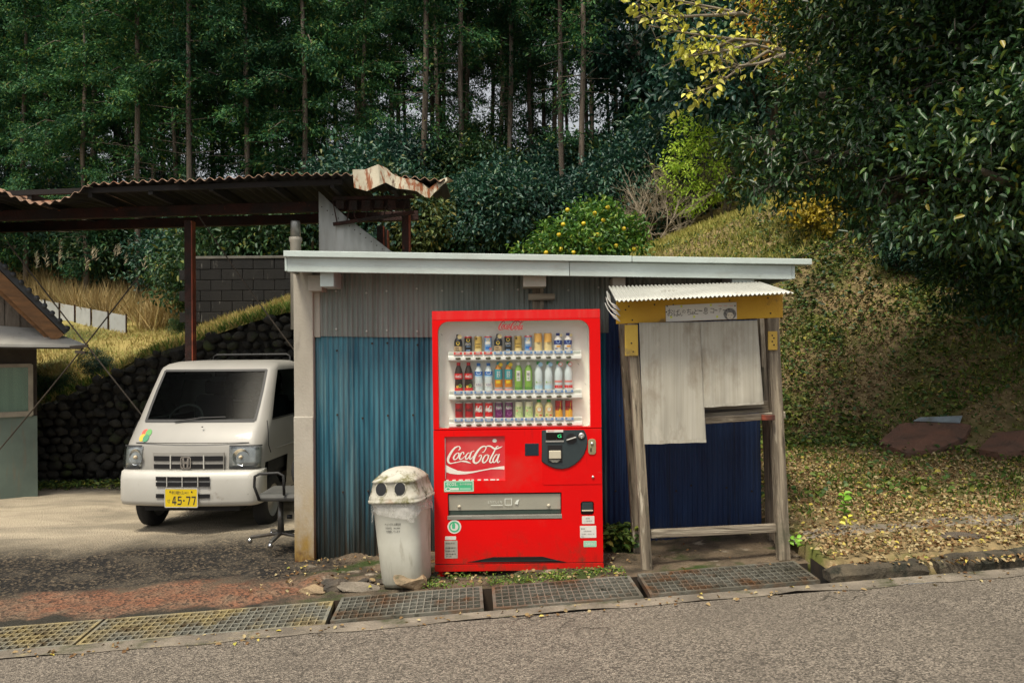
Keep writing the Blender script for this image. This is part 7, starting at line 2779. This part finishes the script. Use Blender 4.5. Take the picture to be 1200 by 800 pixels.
for i, (x, y, s, lab) in enumerate(((5.2, 10.6, 1.0, 'dark broadleaf tree on the bank crest behind the yellow shrub'), (7.2, 8.6, 1.15, 'dark broadleaf tree just behind the big evergreen'), (9.2, 7.0, 1.2, 'shaded broadleaf tree on the steep bank deep under the evergreen'), (8.6, 11.5, 1.4, 'tall broadleaf tree filling the corner above the bank'), (11.5, 9.0, 1.5, 'broadleaf tree at the far end of the bank'), (6.4, 14, 1.5, 'broadleaf tree rising between the forest and the bank crest'), (4.4, 16.5, 1.3, 'dark broadleaf tree at the forest corner above the stall'), (12, 5, 1.4, 'broadleaf tree by the road beyond the red slabs'), (10.5, 14.5, 1.7, 'broadleaf tree high behind the evergreen'))):
    t = thing('broadleaf_tree', lab, 'tree', (x, y, hill(x, y)), i * 1.7, 'broadleaf trees on the bank')
    for nm, me in zip(('crown', 'trunk'), BROAD[i % 3]):
        o = bpy.data.objects.new(nm, me)
        COL.objects.link(o)
        o.parent = t
    t.scale = (s, s, s)
for i, (px, py, Y, s, lab) in enumerate(((1075, 330, 6.6, .75, 'dark shrub on the bank in the shade under the evergreen'), (1140, 320, 6.4, .9, 'dark shrub in deep shade beside the hanging twigs'), (1190, 380, 5.0, .8, 'dark shrub above the farther red slab'), (1010, 300, 7.4, .6, 'small dark shrub at the edge of the tree shade'), (1120, 400, 5.4, .5, 'low dark shrub above the red slabs'), (1230, 430, 4.2, .7, 'dark shrub at the frame edge over the smaller slab'), (1100, 370, 5.9, .8, 'dark shrub in deep shade halfway up the bank'), (1165, 355, 5.6, .95, 'largest dark shrub in the shade under the evergreen'), (1060, 385, 5.8, .55, 'low dark shrub at the foot of the tree shade'), (1215, 310, 5.6, 1.1, 'tall dark shrub under the hanging evergreen boughs'), (1180, 425, 4.6, .6, 'dark shrub between the red slabs and the tree shade'))):
    p = at(px, py, Y)
    put_shrub(p.x, Y, s, lab, 'shrubs under the evergreen tree', k=i % 3, sz=s * .8)

# ================================================================ GROUND COVER


def cover(name, label, n, xr, yr, L, W, m, seed, dens=None, lift=.02, up=1.0, flat=True, hgt=None):
    r = np.random.default_rng(seed)
    P, D, N = [], [], []
    tries = 0
    while len(P) < n and tries < n * 8:
        tries += 1
        x, y = r.uniform(*xr), r.uniform(*yr)
        if dens and r.random() > dens(x, y):
            continue
        z = hgt(x, y) if hgt else hill(x, y) + .025 * nz(x, y, 1.1) + .012 * nz(x, y, 5)
        P.append((x, y, z + lift * r.uniform(.3, 1.6)))
    m_ = len(P)
    P = np.array(P)
    a = r.uniform(0, 2 * PI, m_)
    D = np.stack([np.cos(a), np.sin(a), r.normal(size=m_) * .35], 1)
    N = np.stack([r.normal(size=m_) * .45, r.normal(size=m_) * .45 - .25, np.full(m_, up)], 1)
    V, Fc = leaves_np(P, D, N, r.uniform(L * .5, L * 1.3, m_), r.uniform(W * .6, W * 1.3, m_), fold=.2, curl=.25)
    o = stuff_mesh(name, V, Fc, 4, m)
    return tag(o, label, kind='stuff')


def d_ivy(x, y):
    v = .62 + .9 * nz(x, y, .7, 3)
    return max(0, min(1, v * ((.8 if y < 7.0 or x > 4.8 else .25) if y > 3.6 else .14)))


def d_lit(x, y):
    v = .7 + .7 * nz(x, y, .8, 8)
    return max(.06, min(1, v * (1.0 if y < 5 else .75)))


cover('ivy', 'ivy and low green leaves covering the bank', 17000, (2.0, 9.0), (1.2, 8.6), .055, .045, M_ivy, 401, d_ivy, .06)
cover('shade_toned_ivy', 'ivy on the upper bank, its leaves coloured dark as tree shade', 3500, (4.2, 9.5), (5.2, 8.2), .07, .055, leafmat('shade_toned_ivy_leaves', [(0, (.010, .03, .008)), (.6, (.024, .06, .014)), (.92, (.05, .10, .02)), (1, (.2, .2, .03))], rough=.4, trans=.12), 403, lambda x, y: max(.1, min(1, .6 + .9 * nz(x, y, .6, 14) + .12 * (x - 4))), .06)  # dark leaf colour puts the tree's shade into the upper bank
cover('fallen_leaves', 'dry fallen leaves strewn over the bank and verge', 48000, (2.03, 8.5), (-.55, 7.0), .034, .023, M_lit, 402, d_lit, .02,
      hgt=lambda x, y: (.04 * x + .10 if y < edge(x) + 1.3 else hill(x, y) + .025 * nz(x, y, 1.1) + .012 * nz(x, y, 5)) - (.0 if y > edge(x) + .16 else .04))


M_grs2 = leafmat('crest_blades', [(0, (.26, .24, .06)), (.5, (.38, .36, .09)), (.85, (.46, .40, .14)), (1, (.14, .22, .03))], rough=.8, trans=.3, spec=.2)


def grass(name, label, n, xr, yr, L, W, m, seed, dens=None, lean=.35, hgt=None):
    r = np.random.default_rng(seed)
    P = []
    tries = 0
    while len(P) < n and tries < n * 8:
        tries += 1
        x, y = r.uniform(*xr), r.uniform(*yr)
        if dens and r.random() > dens(x, y):
            continue
        P.append((x, y, (hgt or hill)(x, y) - .01))
    P = np.array(P)
    m_ = len(P)
    D = np.concatenate([r.normal(size=(m_, 2)) * lean, np.ones((m_, 1))], 1)
    N = r.normal(size=(m_, 3))
    V, Fc = blades_np(P, D, N, r.uniform(L * .5, L * 1.25, m_), r.uniform(W * .6, W * 1.4, m_))
    return tag(stuff_mesh(name, V, Fc, 4, m), label, kind='stuff')


def d_pam(x, y):
    # behind the low fence and beside the block wall
    t = (x - fp0.x) / (fp1.x - fp0.x)
    yf = fp0.y + (fp1.y - fp0.y) * t
    v = .3 + 1.5 * nz(x, y, .9, 2)
    return max(0, min(1, v)) if y > max(yf + .3, 12.6) else 0


grass('pampas_grass', 'tall dry pampas grass on the terrace behind the white fence', 15000, (-19, -6.2), (12.6, 19.5), .85, .022, M_tan, 411, d_pam, .5)
r = np.random.default_rng(412)
# feathery plumes
PP, DD = [], []
for _ in range(150):
    x, y = r.uniform(-17, -6.4), r.uniform(13, 18.5)
    if d_pam(x, y) <= 0:
        continue
    top = hill(x, y) + r.uniform(1.3, 1.95)
    for k in range(14):
        PP.append((x + r.normal() * .012, y, top - k * .02))
        DD.append((.5 + r.normal() * .3, r.normal() * .3, .7))
V, Fc = blades_np(np.array(PP), np.array(DD), r.normal(size=(len(PP), 3)), np.full(len(PP), .16), np.full(len(PP), .018))
tag(stuff_mesh('pampas_plumes', V, Fc, 4, leafmat('plume', [(0, (.5, .42, .28)), (1, (.62, .55, .40))], trans=.3)), 'pale feathery plumes above the pampas grass', kind='stuff')
grass('lawn', 'short dry yellow grass on the terrace above the stone wall', 26000, (-12.5, -2.0), (6.3, 14), .11, .016, M_grs, 413, lambda x, y: max(.15, min(1, .6 + .8 * nz(x, y, .9, 4))), .5)


grass('slope_straw', 'pale straw grass between the stone wall and the block wall', 14000, (-8.5, -2.2), (6.05, 9.3), .14, .016, M_grs, 418, None, .6)


def d_edge(x, y):
    return max(0, 1 - (y - WALL_Y - .05) / 1.3) * max(0, .55 + 1.0 * nz(x, y, 1.0, 6))


grass('wall_grass', 'green grass tufts along the top of the stone wall', 3500, (-8.5, -2.2), (6.05, 7.4), .16, .02, M_green_g, 414, d_edge, .6)
grass('crest_grass', 'sunlit grass on the crest of the bank', 16000, (1.4, 6.5), (7.0, 10.4), .15, .018, M_grs2, 415, lambda x, y: max(0.1, min(1, .7 + .7 * nz(x, y, .8))), .5)
grass('slope_grass', 'thin yellow green grass on the upper slope of the bank', 9000, (2.3, 7.5), (3.6, 8.6), .13, .014, M_green_g, 417, lambda x, y: max(.1, min(1, .45 + 1.0 * nz(x, y, .8, 12))), .8)
grass('bank_grass', 'thin green grass between the leaves of the verge', 15000, (2.05, 7.5), (-.1, 4.0), .07, .012, M_green_g, 416, lambda x, y: max(.1, nz(x, y, 1.1, 9) + .3) * 1.5, .7)
bushes = [(-9.2, 8.2, .16, 'small round green bush on the dry lawn'), (-7.0, 6.5, .30, 'leafy green bush at the low end of the stone wall by the house'), (-6.2, 6.5, .26, 'bright green bush on the stone wall top'), (-7.4, 12.2, .28, 'dark bush at the end of the white fence')]
for x, y, s, lab in bushes:
    put_shrub(x, y, s, lab, 'bushes on the grass terrace')
# weeds and moss at the machine's foot
gy = lambda x, y: yard_z(x, y) + .004
cover('weeds', 'moss and tiny weeds in front of the vending machine', 1100, (-.62, .75), (-.34, -.05), .016, .012, leafmat('moss_leaves', [(0, (.03, .075, .008)), (.6, (.09, .17, .02)), (1, (.22, .27, .04))], trans=.2), 421, lambda x, y: max(.03, min(1, .45 + 1.3 * nz(x, y, 2.2, 3))), .016, hgt=gy)
cover('yard_litter', 'crumbs and dead leaves on the ground round dustbin and stall', 420, (-1.8, 2.0), (-.3, .78), .035, .022, M_lit, 422, lambda x, y: .3 - .26 * (x > .75), .012, hgt=gy)
cover('edge_litter', 'crumbs and bits of leaf caught along the edge of the road', 240, (-3.5, 5), (-1.3, -.2), .03, .02, M_lit, 425, lambda x, y: 1.0 if edge(x) - .2 < y < edge(x) - .01 else 0, .004, hgt=lambda x, y: road_z(x) + .004)
cover('corner_weeds', 'weeds along the foot of the stone wall', 2500, (-7.2, -3.0), (5.5, 6.0), .05, .03, M_ivy, 423, None, .06, hgt=lambda x, y: yard_z(x, y))
cover('shed_weeds', 'small plants growing at the foot of the blue wall', 350, (.70, 1.0), (.45, .8), .06, .04, M_ivy, 424, None, .10, hgt=gy)
# seedling on the verge, weeds by the kerb
sd = at(989, 608, edge(2.3) + 1.25)
se = thing('seedling', 'bright green seedling growing alone in the leaf litter beside the stall', 'plant', (sd.x, sd.y, .04 * sd.x + .09))
MB().tube([(0, 0, -.02), (.005, 0, .09), (.0, 0, .20)], [.005, .004, .002], 6).build('stem', MATS.get('stem_green') or mat('stem_green', (.12, .22, .03), rough=.6), se)
pr = leaf_proto('leaf', .075, .05, mat('seedling_leaf', (.16, .36, .03), (.22, .42, .05), vs=3, rough=.5, rnd=.2), se)
for i in range(14):
    a = i * 2.4
    scatter_leaf(pr, se, Vector((0, 0, .05 + .0115 * i)), (math.cos(a), math.sin(a), .25), i == 0, random.uniform(.7, 1.1))
for px, py, lab in ((928, 648, 'tiny green weed at the foot of the stall post'), (1010, 618, 'pale yellow green weed on the cracked concrete strip')):
    p = at(px, py, 0)
    x = p.x
    t = thing('weed', lab, 'plant', (x, edge(x) + (.55 if px < 1000 else .82), .04 * x + (.09 if px < 1000 else .14)))
    pr = leaf_proto('leaf', .055, .035, MATS['seedling_leaf'] if px < 1000 else M_yleaf, t)
    for i in range(9):
        a = i * 2.4
        scatter_leaf(pr, t, Vector((.01 * math.cos(a), .01 * math.sin(a), .008 * i)), (math.cos(a), math.sin(a), .4), i == 0, random.uniform(.7, 1.2))
